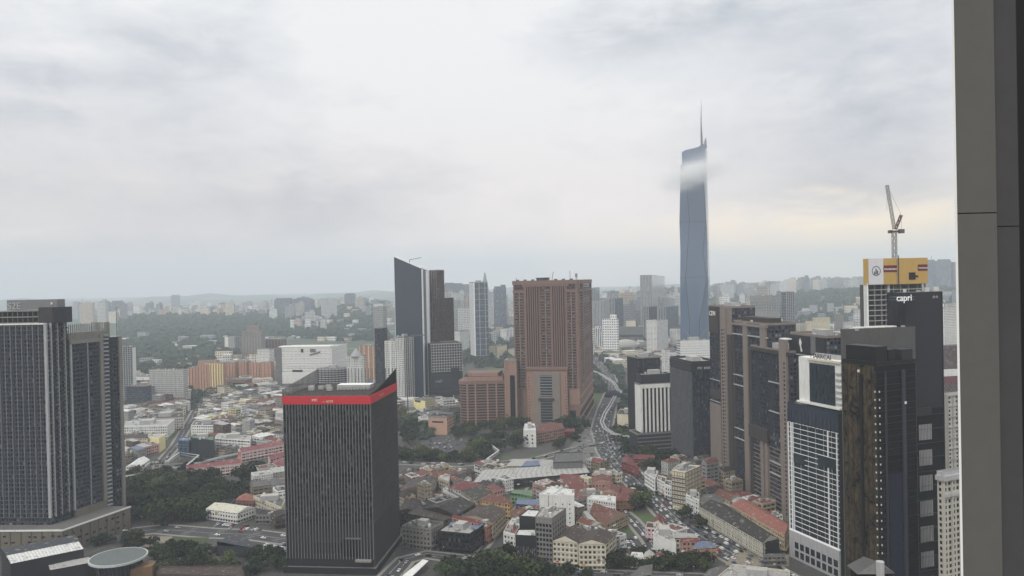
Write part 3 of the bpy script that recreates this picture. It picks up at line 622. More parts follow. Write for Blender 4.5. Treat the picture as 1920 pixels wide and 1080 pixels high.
# ================================================================== glass tower with a slanted top and its neighbours
def slant():
    fp, z = corner(1300, 790, 503, 739, 804, 14)
    zl = zat(739, 481, *fp[3]); zm = zat(739, 481, *fp[2]) - 4
    root = thing('glass_tower', 'dark glass tower with a steeply slanted top and pale right edge', 'tower', (fp[0][0], fp[0][1] + 20, 0))
    mb = MB(); mb.wall(fp[3], fp[0], 0, zl, Fm['f_curtain_blue'], 0, z); mb.wall(fp[0], fp[1], 0, z, P['grey_strip'], 0, z - 4); mb.wall(fp[1], fp[2], 0, z - 4, Fm['f_curtain_blue'], 0, zl - 4); mb.wall(fp[2], fp[3], 0, zl - 4, Fm['f_curtain_blue'], 0, zl)
    mb.face([(*fp[0], z), (*fp[1], z - 4), (*fp[2], zl - 4), (*fp[3], zl)], P['light_grey']); mb.build('walls', root)
    F_ = Face(fp[3], fp[0], 0, zl); mb = MB(); F_.fbox(mb, 0, F_.L, 0, z, -.3, .12, P['glass_slate'])
    Q = F_.P
    def tri(o): return [Q(0, z, o), Q(F_.L, z, o), Q(0, zl, o)]
    mb.face(tri(.12), P['glass_slate']); mb.build('glazing', root)
    mb = MB(); mb.bar((fp[3][0], fp[3][1] - .3, zl), (fp[0][0], fp[0][1] - .3, z), .5, P['white_metal']); mb.bar((fp[3][0] + 2, fp[3][1] + 5, zl + 1), (fp[1][0], fp[1][1], z - 2), .6, P['white_metal']); mb.bar((*fp[3], 0), (*fp[3], zl), .3, P['white_metal']); mb.build('roof_edge', root)
    G_ = Face(fp[0], fp[1], 0, z - 4); mb = MB()
    G_.fbox(mb, 0, G_.L * .16, 0, z - 2, -.3, .6, P['white_metal']); G_.fbox(mb, G_.L * .55, G_.L * .9, 0, z - 4, -.3, .6, P['white_metal']); G_.fbox(mb, G_.L * .2, G_.L * .5, 0, z - 3, -.2, .2, P['fin_grey']); mb.build('pale_ribs', root)
    mb = MB(); p = at(768, 487, 1310); q = at(790, 483, 1310); mb.bar(p, q, .35, P['steel']); mb.bar((p[0], p[1], p[2] - 8), p, .35, P['steel']); mb.build('cleaning_crane', root)
    occupy(fp, 3)
    fp, z = corner(1345, 818, 507, 805, 832, 30)
    tower('brown_tower', 'slim brown tower directly right of the slanted glass tower, taller of the brown pair', 'tower', fp, 0, z, Fm['f_brown_grid'], 'roof_dark', cl=0, L=[('v', 'pale_ribs', 5.5, 1.4, .8, P['taupe'])], R=[('v', 'ribs', 4, .5, .5, P['brown_dark'])])
    fp, z = corner(1340, 819, 560, 812, 850, 20)
    tower('brown_tower', 'lower brown tower with a grid of small windows, stepping down from the slim brown one', 'tower', fp, 0, z, Fm['f_brown_grid'], 'roof_dark', par=0, cl=0, R=[('v', 'ribs', 3.0, .5, .5, P['brown_dark']), ('h', 'cornice', 8, .9, .6, P['taupe_dark'], dict(v0=z - 12, v1=z - 4))])
    fp, z = corner(1290, 808, 646, 800, 866, 76)
    z1 = zat(806, 702, *fp[0])
    r, a, b = tower('car_park', 'grey multi-storey car park with a honeycomb facade below the slanted glass tower', 'car park', fp, 0, z, P['dark_slab'], 'roof_dark', cl=0,
        R=[('h', 'floor_slabs', 4.7, .9, 1.2, P['light_grey'], dict(v0=z1 + 4)), ('v', 'posts', 4.2, .8, 1.0, P['light_grey'], dict(v0=z1 + 4)), ('b', 'dark_base', 0, 1, 0, (z1 - 2) / z, 1.3, P['dark_slab']), ('b', 'screen', .62, .9, .42, .58, 1.8, P['charcoal'])])
    F_ = b; text_on(r, F_, 'mall', 6, z1 - 14, 7, P['light_grey'], off=1.4); mb = MB(); F_.fbox(mb, -6, F_.L + 8, 4, 20, 1.5, 14, P['charcoal']); mb.build('canopy_wing', r)
slant()
# ---- slim tower, mid distance
fp, z = corner(1880, 888, 530, 880, 914, 70)
tower('slim_tower', 'slim blue glass tower with a pale ladder pattern, left of the huge brown hotel', 'tower', fp, 20, z, Fm['f_curtain_blue'], par=2, cl=2, L=[('v', 'ribs', 5, 1.6, .6, P['white_metal'])],
      R=[('h', 'ledges', 14, .9, .5, P['light_grey']), ('b', 'rib', .36, .40, 0, 1, .7, P['light_grey']), ('b', 'rib', .78, .82, 0, 1, .7, P['light_grey']), ('b', 'rib', 0, .05, 0, 1, .9, P['white_metal'])])
# ================================================================== the tall faceted skyscraper
def skyscraper():
    D = 2000; g = lambda c: 1220 + c / 2.25; h = lambda c: 160 + c / 2.25
    lv = [(1160, 131, 158, 212, 247), (1000, 131, 165, 205, 247), (900, 130, 156, 222, 248), (810, 130, 147, 236, 249), (700, 131, 155, 220, 247), (575, 127, 164, 233, 244), (470, 129, 156, 227, 241), (400, 131, 155, 222, 238), (330, 132, 156, 222, 239)]
    rings = []
    for c, a, b, e, f in lv:
        z = at(g(190), h(c), D)[2]; X = [at(g(q), h(c), D)[0] for q in (a, b, e, f)]; w_ = X[3] - X[0]
        rings.append([(X[0], D + 16, z), (X[1], D, z), (X[2], D, z), (X[3], D + 16, z), (X[3] * (1 + (w_ - 6) / D), D + w_ - 6, z), (X[2] * (1 + w_ / D), D + w_ + 10, z), (X[1] * (1 + w_ / D), D + w_ + 10, z), (X[0] * (1 + (w_ - 6) / D) + 2, D + w_ - 6, z)])
    root = thing('faceted_skyscraper', 'very tall blue faceted glass skyscraper with a needle spire passing through a wisp of cloud', 'skyscraper', (rings[0][0][0] + 35, D + 35, 0))
    glass('glass_sky', (76, 95, 120), rough=.07, var=.06, scale=.01, spec=.8); m = P['glass_sky']
    mb = MB()
    for i in range(len(rings) - 1):
        A, B_ = rings[i], rings[i + 1]
        for k in range(8):
            j = (k + 1) % 8; uvs = lambda p: (p[0] + p[1], p[2]); mb.face([A[k], A[j], B_[j]], m); mb.face([A[k], B_[j], B_[k]], m)
    mb.build('glass_skin', root)
    mb = MB()
    for i in range(len(rings) - 1):
        for k in (1, 2): mb.bar(rings[i][k], rings[i + 1][k], .55, P['glass_blue'])
    for i in (3, 5):
        for k in range(3): mb.bar(rings[i][k], rings[i][k + 1], .45, P['glass_blue'])
    mb.build('edge_seams', root)
    # slanted crown
    top = rings[-1]; mb = MB()
    def pt(c, d, Y): p = at(g(c), h(d), D); return (p[0], Y, p[2])
    fr = [pt(133, 280, D + 4), pt(150, 272, D), pt(180, 266, D), (pt(205, 258, D)), pt(216, 246, D), pt(232, 250, D + 6), pt(240, 262, D + 16)]
    bk = [(p[0] * 1.03, D + 62, p[2] - 2) for p in fr]; lo = [(p[0], p[1], top[0][2] - 2) for p in fr]; lb = [(p[0], p[1], top[0][2] - 2) for p in bk]
    for i in range(len(fr) - 1):
        for a, b, e, f in ((lo[i], lo[i + 1], fr[i + 1], fr[i]), (lb[i], lb[i + 1], bk[i + 1], bk[i]), (fr[i], fr[i + 1], bk[i + 1], bk[i])): mb.face([a, b, e, f], m, [(a[0], a[2]), (b[0], b[2]), (e[0], e[2]), (f[0], f[2])])
    for i in (0, -1): mb.face([lo[i], lb[i], bk[i], fr[i]], m)
    mb.build('slanted_crown', root)
    mb = MB(); a = pt(233, 262, D + 10); mb.hexa([(a[0] - 3, D + 8, a[2]), (a[0] + 5, D + 8, a[2]), (a[0] + 5, D + 26, a[2]), (a[0] - 3, D + 26, a[2]), (a[0] + 2, D + 12, a[2] + 24), (a[0] + 4, D + 12, a[2] + 28), (a[0] + 4, D + 20, a[2] + 28), (a[0] + 2, D + 20, a[2] + 24)], m); mb.build('crown_blade', root)
    mb = MB(); p0 = pt(222, 262, D + 14); p1 = pt(219, 45, D + 14); n = 6
    rb = 3.6
    B0 = [(p0[0] + rb * cos(2 * pi * i / n), D + 14 + rb * sin(2 * pi * i / n), p0[2]) for i in range(n)]; B1_ = [(p0[0] - 1 + 1.5 * cos(2 * pi * i / n), D + 14 + 1.5 * sin(2 * pi * i / n), p0[2] + (p1[2] - p0[2]) * .5) for i in range(n)]
    for i in range(n): j = (i + 1) % n; mb.face([B0[i], B0[j], B1_[j], B1_[i]], P['fin_grey']); mb.face([B1_[i], B1_[j], p1], P['fin_grey'])
    mb.build('spire', root)
    mb = MB()
    q = rings[0]; mb.prism([(q[0][0] - 22, D - 12), (q[3][0] + 30, D - 12), (q[3][0] + 30, D + 110), (q[0][0] - 22, D + 110)], 0, 24, P['glass_blue'], P['roof_grey']); mb.build('podium', root)
    for dx, s in ((-1, -1), (1, 1)):
        mb = MB(); x0 = q[0][0] + 6 if s < 0 else q[3][0] - 6; mb.bar((x0, D - 2, 66), (x0 + s * -30, D - 14, 26), .8, P['fin_grey']); mb.build('canopy_arch', root)
    occupy([(q[0][0] - 22, D - 12), (q[3][0] + 30, D - 12), (q[3][0] + 30, D + 110), (q[0][0] - 22, D + 110)], 5)
skyscraper()
# ================================================================== right group
def right_group():
    # dark block, striped block, blue finned block
    fp, z = corner(955, 1196, 672, 1176, 1237, 70)
    tower('office_block', 'plain black office block behind the white striped one', 'office block', fp, 0, z, Fm['f_curtain_dark'], 'roof_dark', cl=5, L=[('b', 'blank_wall', 0, 1, 0, 1, .3, P['charcoal'])], R=[('v', 'fins', 3.2, .4, .4, P['charcoal'])])
    fp, z = corner(880, 1200, 722, 1190, 1262, 78)
    zt = zat(1200, 705, *fp[0])
    r, a, b = tower('office_block', 'white office block with eight tall black vertical slots and a dark top', 'office block', fp, 0, z, P['white_wall'], 'roof_grey', cl=0)
    mb = MB(); mb.prism(grow(fp, -2), z, zt, P['dark_slab'], P['roof_grey']); parapet(mb, grow(fp, -1.8), zt, 1.2, P['dark_slab'], P['roof_grey']); mb.build('plant_storey', r); clutter(r, fp, zt, 5, True)
    mb = MB(); n = 8
    for i in range(n): c = b.L * (i + .8) / (n + .6); b.fbox(mb, c - 1.35, c + 1.35, 14, b.H - 4, -.2, .12, P['glass_black'])
    mb.build('window_slots', r); mb = MB()
    for i in range(n + 1): c = b.L * (i + .3) / (n + .6); b.fbox(mb, c - 1.0, c + 1.0, 12, b.H - 3, -.2, 1.3, P['white_wall'])
    b.fbox(mb, 0, b.L, b.H - 4, b.H, -.2, 1.5, P['white_wall']); mb.build('piers', r)
    fp, z = corner(868, 1195, 815, 1180, 1262, 78); tower('podium_block', 'low dark banded podium at the foot of the white striped office block', 'podium', fp, 0, z, P['dark_slab'], 'roof_dark', cl=2, big=False, R=[('h', 'ledges', 4.5, 1.4, .5, P['grey_wall'], dict(v0=3))])
    fp, z = corner(800, 1297, 682, 1257, 1345, 80)
    r, a, b = tower('office_tower', 'dark blue office tower with pale vertical fins, right of the white striped block', 'office tower', fp, 0, z, Fm['f_curtain_navy'], 'roof_pale', par=2.5, parm=P['dark_slab'], cl=6,
        L=[('v', 'fins', 3.2, .6, .7, P['fin_grey'], dict(v0=4, v1=z - 9)), ('b', 'top_band', 0, 1, 1 - 8 / z, 1, .8, P['dark_slab'])], R=[('v', 'fins', 1.7, .22, .4, P['mid_strip'], dict(v1=z - 9)), ('b', 'top_band', 0, 1, 1 - 8 / z, 1, .8, P['dark_slab'])])
    text_on(r, b, 'ITX  KHX', b.L * .2, z - 6, 3.4, P['white_wall'], off=.9)
    fp, z = corner(1200, 1275, 640, 1268, 1332, 82); tower('office_block', 'white office block with dark ribbon windows at the foot of the faceted skyscraper', 'office block', fp, 0, z, Fm['f_band_white'], cl=6, R=[('h', 'ledges', 3.8, 1.7, .5, P['white_wall'])])
    # taupe condominium row
    def wing(label, D, cx, ty, lx, depth, specs, roofh=0):
        fp, z = corner(D, cx, ty, lx, None, 80, depth); r, a, b = tower('condominium_tower', label, 'tower', fp, 0, z, Fm['f_condo_dark'], 'roof_grey', par=1.5, parm=P['taupe'], cl=4, L=specs, group=None)
        return r, a, b, z
    T, TD = P['taupe'], P['taupe_dark']
    # fractions run from the far (left) end to the near (right) end
    def bay(a, b, f0=0.0, f1=1.0): return [('v', 'ribs', 2.1, .35, .7, TD, None)] if False else []
    r, a, b, z = wing('tallest taupe condominium tower, with a dark sign panel and a pale windowed stair shaft', 742, 1372, 577, 1330, 24, [])
    L = a.L; H = a.H
    mb = MB(); a.fbox(mb, 0, L * .42, H - 26, H, -.3, 1.0, P['taupe_dark']); mb.build('sign_panel', r); text_on(r, a, 'CDN', 2, H - 9, 6.5, P['white_wall'], off=1.1, bold=.1)
    mb = MB(); a.vbars(mb, 3.6, .5, .7, P['mid_strip'], u0=1, u1=L * .45, v1=H - 27); mb.build('ribs', r)
    mb = MB(); a.fbox(mb, L * .46, L * .58, 0, H, -.3, 1.0, TD); a.fbox(mb, L * .58, L * .82, 0, H, -.3, 2.4, T); a.fbox(mb, L * .82, L, H - 26, H, -.3, 1.2, T); a.fbox(mb, L * .82, L, 0, H - 26, -.3, 1.0, TD); a.fbox(mb, 0, L * .5, H - 92, H - 84, -.3, 1.4, TD); a.fbox(mb, 0, L * .5, 0, 72, -.3, 1.5, T); mb.build('piers', r)
    windows(r, a.sub(L * .58, L * .82, o=2.45), [L * .08], [6 + k * 3.6 for k in range(40)], 2.6, 1.9, P['window_dark'], None, 60)
    windows(r, a.sub(L * .58, L * .82, o=2.45), [L * .17], [7 + k * 3.6 for k in range(40)], 1.6, 1.2, P['window_dark'], None, 100)
    mb = MB()
    for k in range(9): a.fbox(mb, 0, L * .5, 74 + k * 3.6, 74.6 + k * 3.6, -.2, 1.3, P['light_grey']) if k % 3 == 0 else None
    mb.build('ledges', r)
    r, a, b, z = wing('taupe condominium tower with two broad plain piers, right of the one with the stair shaft', 668, 1440, 609, 1375, 26, [])
    L = a.L; H = a.H; mb = MB()
    for u0, u1 in ((.33, .46), (.82, .97)): a.fbox(mb, u0 * L, u1 * L, 0, H, -.3, 1.8, T)
    a.fbox(mb, 0, .05 * L, 0, H, -.3, 1.2, TD); mb.build('piers', r); mb = MB()
    a.fbox(mb, -1, L, H - 3, H - 1, -.3, 2.2, T); a.fbox(mb, 0, L, H - 12, H - 11, -.3, 1.6, P['light_grey'])
    for v in (.30, .36, .62, .68): a.fbox(mb, 0, L * .33, H * v, H * v + .9, -.2, 1.3, P['light_grey'])
    mb.build('ledges', r); mb = MB(); a.vbars(mb, 3.2, .5, .7, P['mid_strip'], u0=L * .06, u1=L * .33, v1=H - 13); a.vbars(mb, 3.2, .5, .7, P['mid_strip'], u0=L * .47, u1=L * .82, v1=H - 13); a.hbars(mb, 3.6, .4, .5, P['mid_strip'], u1=L * .33, v1=H * .3); mb.build('ribs', r)
    mb = MB(); a.fbox(mb, .1 * L, .9 * L, H, H + 5, -16, -5, TD); mb.build('plant_room', r)
    r, a, b, z = wing('lower taupe condominium wing with roof garden ledge stepping towards the white grid building', 622, 1480, 661, 1407, 26, [])
    L = a.L; H = a.H; mb = MB()
    for u0, u1 in ((.28, .36), (.40, .47), (.80, .97)): a.fbox(mb, u0 * L, u1 * L, 0, H * .42 if u0 < .7 else H + 10, -.3, 2.0, T)
    a.fbox(mb, 0, .05 * L, 0, H, -.3, 1.2, TD); mb.build('piers', r); mb = MB()
    a.fbox(mb, 0, L, H - 3, H, -.3, 1.8, TD)
    for v in (.24, .31, .62, .80): a.fbox(mb, L * .5, L * .8, H * v, H * v + .9, -.2, 1.3, P['light_grey'])
    a.fbox(mb, 0, L * .5, H * .42, H * .50, -.3, 3.2, TD); mb.build('ledges', r)
    mb = MB(); a.vbars(mb, 2.8, .45, .7, P['mid_strip'], u0=L * .05, u1=L * .8, v0=H * .5, v1=H - 3); a.hbars(mb, 3.6, .45, .6, P['taupe'], u0=L * .48, u1=L * .8, v1=H * .4); a.hbars(mb, 3.6, .45, .6, P['taupe'], u1=L * .27, v1=H * .4); mb.build('ribs', r)
    mb = MB(); a.fbox(mb, .83 * L, .96 * L, H + 10, H + 11, -4, 2.3, P['white_wall']); mb.build('coping', r)
    windows(r, a.sub(L * .80, L * .97, o=2.05), [L * .125], [5 + k * 3.5 for k in range(36)], 2.0, 1.7, P['window_dark'], None, 60)
    r, a, b, z = wing('condominium wing topped by two black logo panels, behind the white grid building', 583, 1549, 633, 1482, 26, [])
    L = a.L; H = a.H; mb = MB(); a.fbox(mb, 0, .60 * L, H - 15, H - .5, -.3, 1.4, P['charcoal']); a.fbox(mb, .60 * L, .76 * L, H - 15, H, -.3, .8, P['grey_wall']); a.fbox(mb, .76 * L, L, H - 15, H - .5, -.3, 1.4, P['charcoal']); mb.build('logo_panels', r)
    mb = MB(); c = [(.31, .22), (.34, .10), (.38, .35), (.36, .55), (.40, .85), (.355, .9), (.33, .6), (.30, .40)]
    mb.face([a.P(L * u, H - 15 + 14 * (1 - v), 1.5) for u, v in c], P['white_wall']); mb.build('logo', r)
    mb = MB(); a.fbox(mb, 0, L, H - 22, H - 20.5, -.3, 1.5, TD); a.fbox(mb, 0, L, H - 16.5, H - 15.5, -.3, 1.5, P['light_grey']); a.vbars(mb, 3, .5, .8, P['mid_strip'], v1=H - 22); mb.build('ledges', r)
    # white grid building with its framed top block
    fp, z = corner(503, 1572, 776, 1478, None, 70, 22)
    r, a, b = tower('office_block', 'building with a bright white grid facade and a teal glass roof terrace', 'building', fp, 0, z, P['pane_light'], 'roof_grey', par=0, cl=0)
    L = a.L; H = a.H; mb = MB(); a.fbox(mb, 0, L, 0, H, -.2, .1, P['glass_teal']); mb.build('glazing', r)
    W = P['white_metal']; z0 = 20
    nf = 22; mb = MB()
    for k in range(nf + 1): a.fbox(mb, 0, L, z0 + k * 3.45, z0 + k * 3.45 + .28, 0, .6, W)
    a.fbox(mb, 0, L, z0 - .8, z0, 0, 1.0, W); mb.build('floor_lines', r)
    mb = MB()
    for u, w_ in ((.0, .5), (.06, .7), (.10, .4), (.80, .7), (.965, .5)): a.fbox(mb, u * L, u * L + w_, z0, z0 + nf * 3.45, 0, .9, W)
    for k in range(34): a.fbox(mb, L * (.1 + .87 * k / 34), L * (.1 + .87 * k / 34) + (.22 if k % 6 == 0 else .1), z0, z0 + nf * 3.45, 0, .3, P['light_grey'] if k % 6 == 0 else P['dark_slab'])
    mb.build('mullions', r)
    mb = MB(); rr = random.Random(5)
    for u0, u1, k, n in ((.62, .95, 15, 2), (.12, .34, 14, 2)): a.fbox(mb, u0 * L, u1 * L, z0 + k * 3.45, z0 + (k + n) * 3.45, .1, 1.0, P['glass_teal'] if k != 17 else P['pane_light'])
    mb.build('teal_panels', r)
    for k in range(60):
        i = rr.randrange(30); j = rr.randrange(nf); mb = MB(); u = L * (.1 + .87 * i / 34); a.fbox(mb, u + .2, u + L * .022, z0 + j * 3.45 + .6, z0 + j * 3.45 + 3.3, .1, .16, P['pane_light']); mb.build('window', r)
    mb = MB(); a.fbox(mb, 0, L, z0 + nf * 3.45 + .48, H, -.2, .5, P['glass_blue']); a.fbox(mb, 0, L, H, H + 1.3, .3, .5, P['glass_teal'])
    for k in range(14): a.fbox(mb, L * k / 14, L * k / 14 + .35, z0 + nf * 3.45, H - 4, .4, .8, P['mid_strip'])
    mb.build('upper_glazing', r)
    mb = MB(); a.fbox(mb, 0, L, 0, z0 - .8, -.2, 1.2, P['light_grey']); mb.build('base', r)
    windows(r, a.sub(0, L, o=1.25), [L * (.16 + .11 * k) for k in range(8)], [8.0, 2.0], 3.6, 4.4, P['window_dark'], None, 20)
    mb = MB(); b.fbox(mb, 0, b.L, 0, H, -.2, .2, P['charcoal']); mb.build('side_wall', r)
    # framed block on its roof
    zt = at(1497, 668, 543)[2]; Fb = a.sub(L * .17, L + 0.0, 0, None, -3.0); Fb = Face(Fb.p0, Fb.p1, z, zt); mb = MB(); LL = Fb.L; HH = Fb.H
    Fb.fbox(mb, 0, LL, 2.5, HH, -16, 0, P['white_wall']); Fb.fbox(mb, 2, LL, 0, 2.5, -14, -4, P['glass_dark']); Fb.fbox(mb, -.4, LL, 2.2, 3.4, -14, 2.2, P['white_wall']); Fb.fbox(mb, LL * .25, LL, HH - 1.4, HH, 0, 1.2, P['cream_wall']); mb.build('framed_block', r)
    mb = MB(); Fb.fbox(mb, LL * .27, LL * .86, 4.0, HH - 3.2, -.2, .4, P['glass_teal'])
    for k in range(70):
        u = rr.uniform(.275, .85) * LL; v = rr.uniform(4.2, HH - 8); Fb.fbox(mb, u, u + .4, v, v + rr.uniform(2, 5), .4, .7, P['charcoal'] if k % 3 else P['glass_blue'])
    mb.build('patterned_glazing', r)
    mb = MB()
    for k in range(6): Fb.fbox(mb, LL * .88, LL, 5 + k * 4, 6.2 + k * 4, 0, .8, P['light_grey'])
    Fb.fbox(mb, LL * .25, LL, HH, HH + 3.2, -6, -5.7, P['light_grey']); mb.build('ledges', r)
    text_on(r, Fb, 'MARRCAI', LL * .28, HH + .1, 4.6, P['charcoal'], off=-.5)
    for k in range(12):
        p = Fb.P(rr.uniform(.05, .95) * LL, 0, rr.uniform(.4, 2.2)); mb = MB(); mb.cyl(p[0], p[1], rr.uniform(.5, 1.0), z, z + rr.uniform(1.2, 2.4), P['leaf_dark'], 7, .2); mb.build('shrub', r)
    # blank grey slab behind the brown mirror tower
    fp, z = corner(452, 1580, 621, 1576, 1716, 78)
    r, a, b = tower('concrete_block', 'blank grey concrete slab wall rising behind the bronze mirrored tower', 'building', fp, 0, z, P['concrete_dark'], 'roof_pale', cl=5, big=False, parm=P['concrete_dark'])
    mb = MB(); b.fbox(mb, b.L * .12, b.L * .75, b.H + 1.2, b.H + 1.9, -4, -.5, P['white_wall']); mb.build('roof_sheets', r)
    # bronze mirrored tower
    fp, z = corner(400, 1643, 683, 1580, 1716, 66)
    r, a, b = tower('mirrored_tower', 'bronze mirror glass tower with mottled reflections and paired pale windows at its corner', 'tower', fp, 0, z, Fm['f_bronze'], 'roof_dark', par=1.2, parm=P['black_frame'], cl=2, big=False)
    mb = MB(); a.fbox(mb, 0, a.L, 0, a.H - 1, -.1, .12, P['bronze_painted_reflection']); b.fbox(mb, 0, b.L, 0, b.H - 1, -.1, .12, P['glass_black']); mb.build('mirror_skin', r)
    mb = MB(); a.fbox(mb, a.L * .52, a.L * .60, 0, a.H - 6, 0, .8, P['black_frame']); a.vbars(mb, 3.1, .12, .3, P['black_frame'], v1=a.H - 1); a.hbars(mb, 3.4, .14, .2, P['black_frame'], v1=a.H - 1); b.fbox(mb, b.L * .18, b.L * .23, 20, b.H - 4, 0, .6, P['dark_slab']); b.fbox(mb, b.L * .62, b.L * .70, 30, b.H - 4, 0, 1.0, P['mid_strip']); b.hbars(mb, 3.4, .16, .25, P['charcoal'], v1=b.H - 1); mb.build('frames', r)
    mb = MB(); b.fbox(mb, b.L * .26, b.L * .60, 20, b.H * .62, 0, .3, P['glass_navy']); mb.build('blue_glazing', r)
    mb = MB(); p = a.P(a.L * .53, a.H - 5, 1.2); mb.cyl(p[0], p[1], .6, p[2], p[2] + 1.3, P['white_wall'], 8); p = b.P(b.L * .68, b.H - 22, 1.2); mb.cyl(p[0], p[1], .6, p[2], p[2] + 1.3, P['white_wall'], 8); mb.build('beacons', r)
    for F_, u in ((a, a.L - .9), (b, 1.6)):
        windows(r, F_, [u], [12 + k * 4.2 for k in range(31)],   .6, .9, P['pale_window'], None, 100, name='pale_window', off=.35)
    mb = MB(); zt = at(1600, 650, 405)[2]
    U = Face(a.P(1.5, 0, -1)[:2], a.P(a.L - .5, 0, -1)[:2], z, zt); U.fbox(mb, 0, U.L * .98, 0, U.H, -8, 0, P['black_frame']); V = Face(b.P(b.L * .35, 0, -1)[:2], b.P(b.L * .98, 0, -1)[:2], z, zt - 1); V.fbox(mb, 0, V.L * .25, 0, V.H - 1.0, -6, 0, P['black_frame']); V.fbox(mb, V.L * .55, V.L, 0, V.H - 1.5, -6, 0, P['charcoal']); mb.build('plant_room', r)
    # capri tower
    fp, z = corner(468, 1697, 548.5, 1664, 1766, 72)
    r, a, b = tower('hotel_tower', 'navy black hotel tower carrying the white word capri near its top', 'hotel tower', fp, 0, z, Fm['f_curtain_navy'], 'roof_grey', par=0, cl=3, big=False)
    mb = MB(); a.fbox(mb, 0, a.L, 0, a.H, -.2, .2, P['dark_slab']); b.fbox(mb, 0, b.L, b.H * .62, b.H, -.2, .3, P['navy_clad']); b.fbox(mb, 0, b.L, 0, b.H * .62, -.2, .15, P['glass_black']); mb.build('cladding', r)
    mb = MB(); a.vbars(mb, 1.6, .35, .6, P['mid_strip'], v0=a.H * .55, v1=a.H - .2); b.fbox(mb, b.L * .97, b.L, 0, b.H, 0, .5, P['black_frame'])
    b.hbars(mb, 8.8, .35, .6, P['dark_slab'], v1=b.H * .6); b.fbox(mb, b.L * .0, b.L * .6, b.H * .60, b.H * .625, 0, 2.0, P['charcoal']); mb.build('ribs', r)
    for k in range(7):
        mb = MB(); v = b.H * .62 - 19 - k * 15.6
        for i in range(9): b.fbox(mb, b.L * .30 + i * b.L * .04, b.L * .30 + i * b.L * .04 + .3, v, v + 9.5, 0, .7, P['light_grey'])
        mb.build('louvre_panel', r)
    T_ = Face(a.P(a.L * .5, 0, .3)[:2], (b.P(b.L * .3, 0, .3)[0], b.P(b.L * .3, 0, .3)[1]), 0, z)
    xc, _, zc = at(1680, 565, 462); T_ = Face((xc, 462), (xc + 16, 462 + .5), zc, zc + 8)
    cx1 = at(1681, 566, 458); cx2 = at(1717, 566, 461.5); Tf = Face(cx1[:2], cx2[:2], cx1[2], cx1[2] + 5)
    mbb = MB(); Tf.fbox(mbb, 0, Tf.L, 1.0, 1.3, -6, -.4, P['steel']); Tf.fbox(mbb, 0, Tf.L, 2.6, 2.9, -6, -.4, P['steel']); mbb.build('sign_rails', r)
    text_on(r, Tf, 'capri', 0, .4, 5.6, P['sign_white'], off=-.2, depth=.35, bold=0)
    text_on(r, b, 'sk·it', b.L * .72, b.H - 4, 2.6, P['light_grey'], off=.4)
    # tower under construction with yellow formwork
    fp, z = corner(560, 1629, 534, 1619, 1740, 78); fpb, _ = corner(562, 1627, 534, 1621, 1736, 78)
    r = thing('unfinished_tower', 'unfinished concrete tower with open floors under a yellow screen', 'construction site', (fp[0][0] + 15, fp[0][1] + 10, 0)); occupy(fp)
    mb = MB(); zk = z
    fl = []; v = 60
    while v < zk: fl.append(v); v += 3.75
    for v in fl: mb.prism(fpb, v, v + .55, P['light_grey'], P['concrete'], bottom=True)
    mb.build('floor_slabs', r); A = Face(fpb[3], fpb[0], 60, zk); B_ = Face(fpb[0], fpb[1], 60, zk); mb = MB()
    for u in (.0, .115, .23, .33, .44, .56, .7, .85, .985): B_.fbox(mb, B_.L * u, B_.L * u + .6, 0, B_.H, -.9, -.15, P['concrete'])
    B_.fbox(mb, B_.L * .335, B_.L * .37, 0, B_.H, -3, .2, P['light_grey'])
    mb.build('columns', r); mb = MB(); B_.fbox(mb, 0, B_.L, 0, B_.H, -9, -4.2, P['concrete_dark']); mb.prism(fpb, 0, 60, P['concrete_dark']); mb.build('core_walls', r)
    mb = MB(); A.vbars(mb, 2, .2, .8, P['white_metal']); mb.bar((fpb[0][0] - .6, fpb[0][1] - .6, 60), (fpb[0][0] - .6, fpb[0][1] - .6, zk + 1), .3, P['white_metal']); mb.build('hoist_rail', r)
    Y = thing('formwork_screen', 'yellow safety screen with white logo panel and red banners around the unfinished tower top', 'screen', (fp[0][0] + 15, fp[0][1] + 10, z))
    zt = zat(1629, 485, *fp[0]); A = Face(fp[3], fp[0], z, zt); B_ = Face(fp[0], fp[1], z, zt); h = zt - z
    mb = MB(); mb.prism(fp, z, zt, P['yellow_panel'], P['yellow_panel'], top=False); mb.prism(grow(fp, -1.2), z, zt - .3, P['yellow_panel'], P['concrete']); mb.build('panels', Y)
    mb = MB(); B_.fbox(mb, 0, B_.L * .245, .1, h - .1, 0, .12, P['grey_light_panel']); mb.build('white_panel', Y)
    mb = MB(); B_.fbox(mb, B_.L * .25, B_.L * .475, h * .47, h * .73, 0, .2, P['maroon']); mb.build('banner', Y); text_on(Y, B_, 'MAXBOND', B_.L * .258, h * .545, 2.05, P['white_wall'], off=.22)
    mb = MB(); B_.fbox(mb, B_.L * .83, B_.L * .995, h * .5, h * .74, 0, .2, P['maroon']); mb.build('banner', Y); text_on(Y, B_, 'MAXBON', B_.L * .84, h * .57, 1.7, P['white_wall'], off=.22)
    mb = MB(); B_.fbox(mb, B_.L * .675, B_.L * .785, h * .16, h * .44, 0, .3, P['black_frame']); B_.fbox(mb, B_.L * .785, B_.L * .83, h * .25, h * .32, 0, .3, P['black_frame']); B_.fbox(mb, B_.L * .495, B_.L * .505, 0, h + 2, 0, .4, P['bronze']); mb.build('loading_gate', Y)
    mb = MB(); n = 20; cu, cv, ro, ri = B_.L * .125, h * .52, 3.6, 3.1
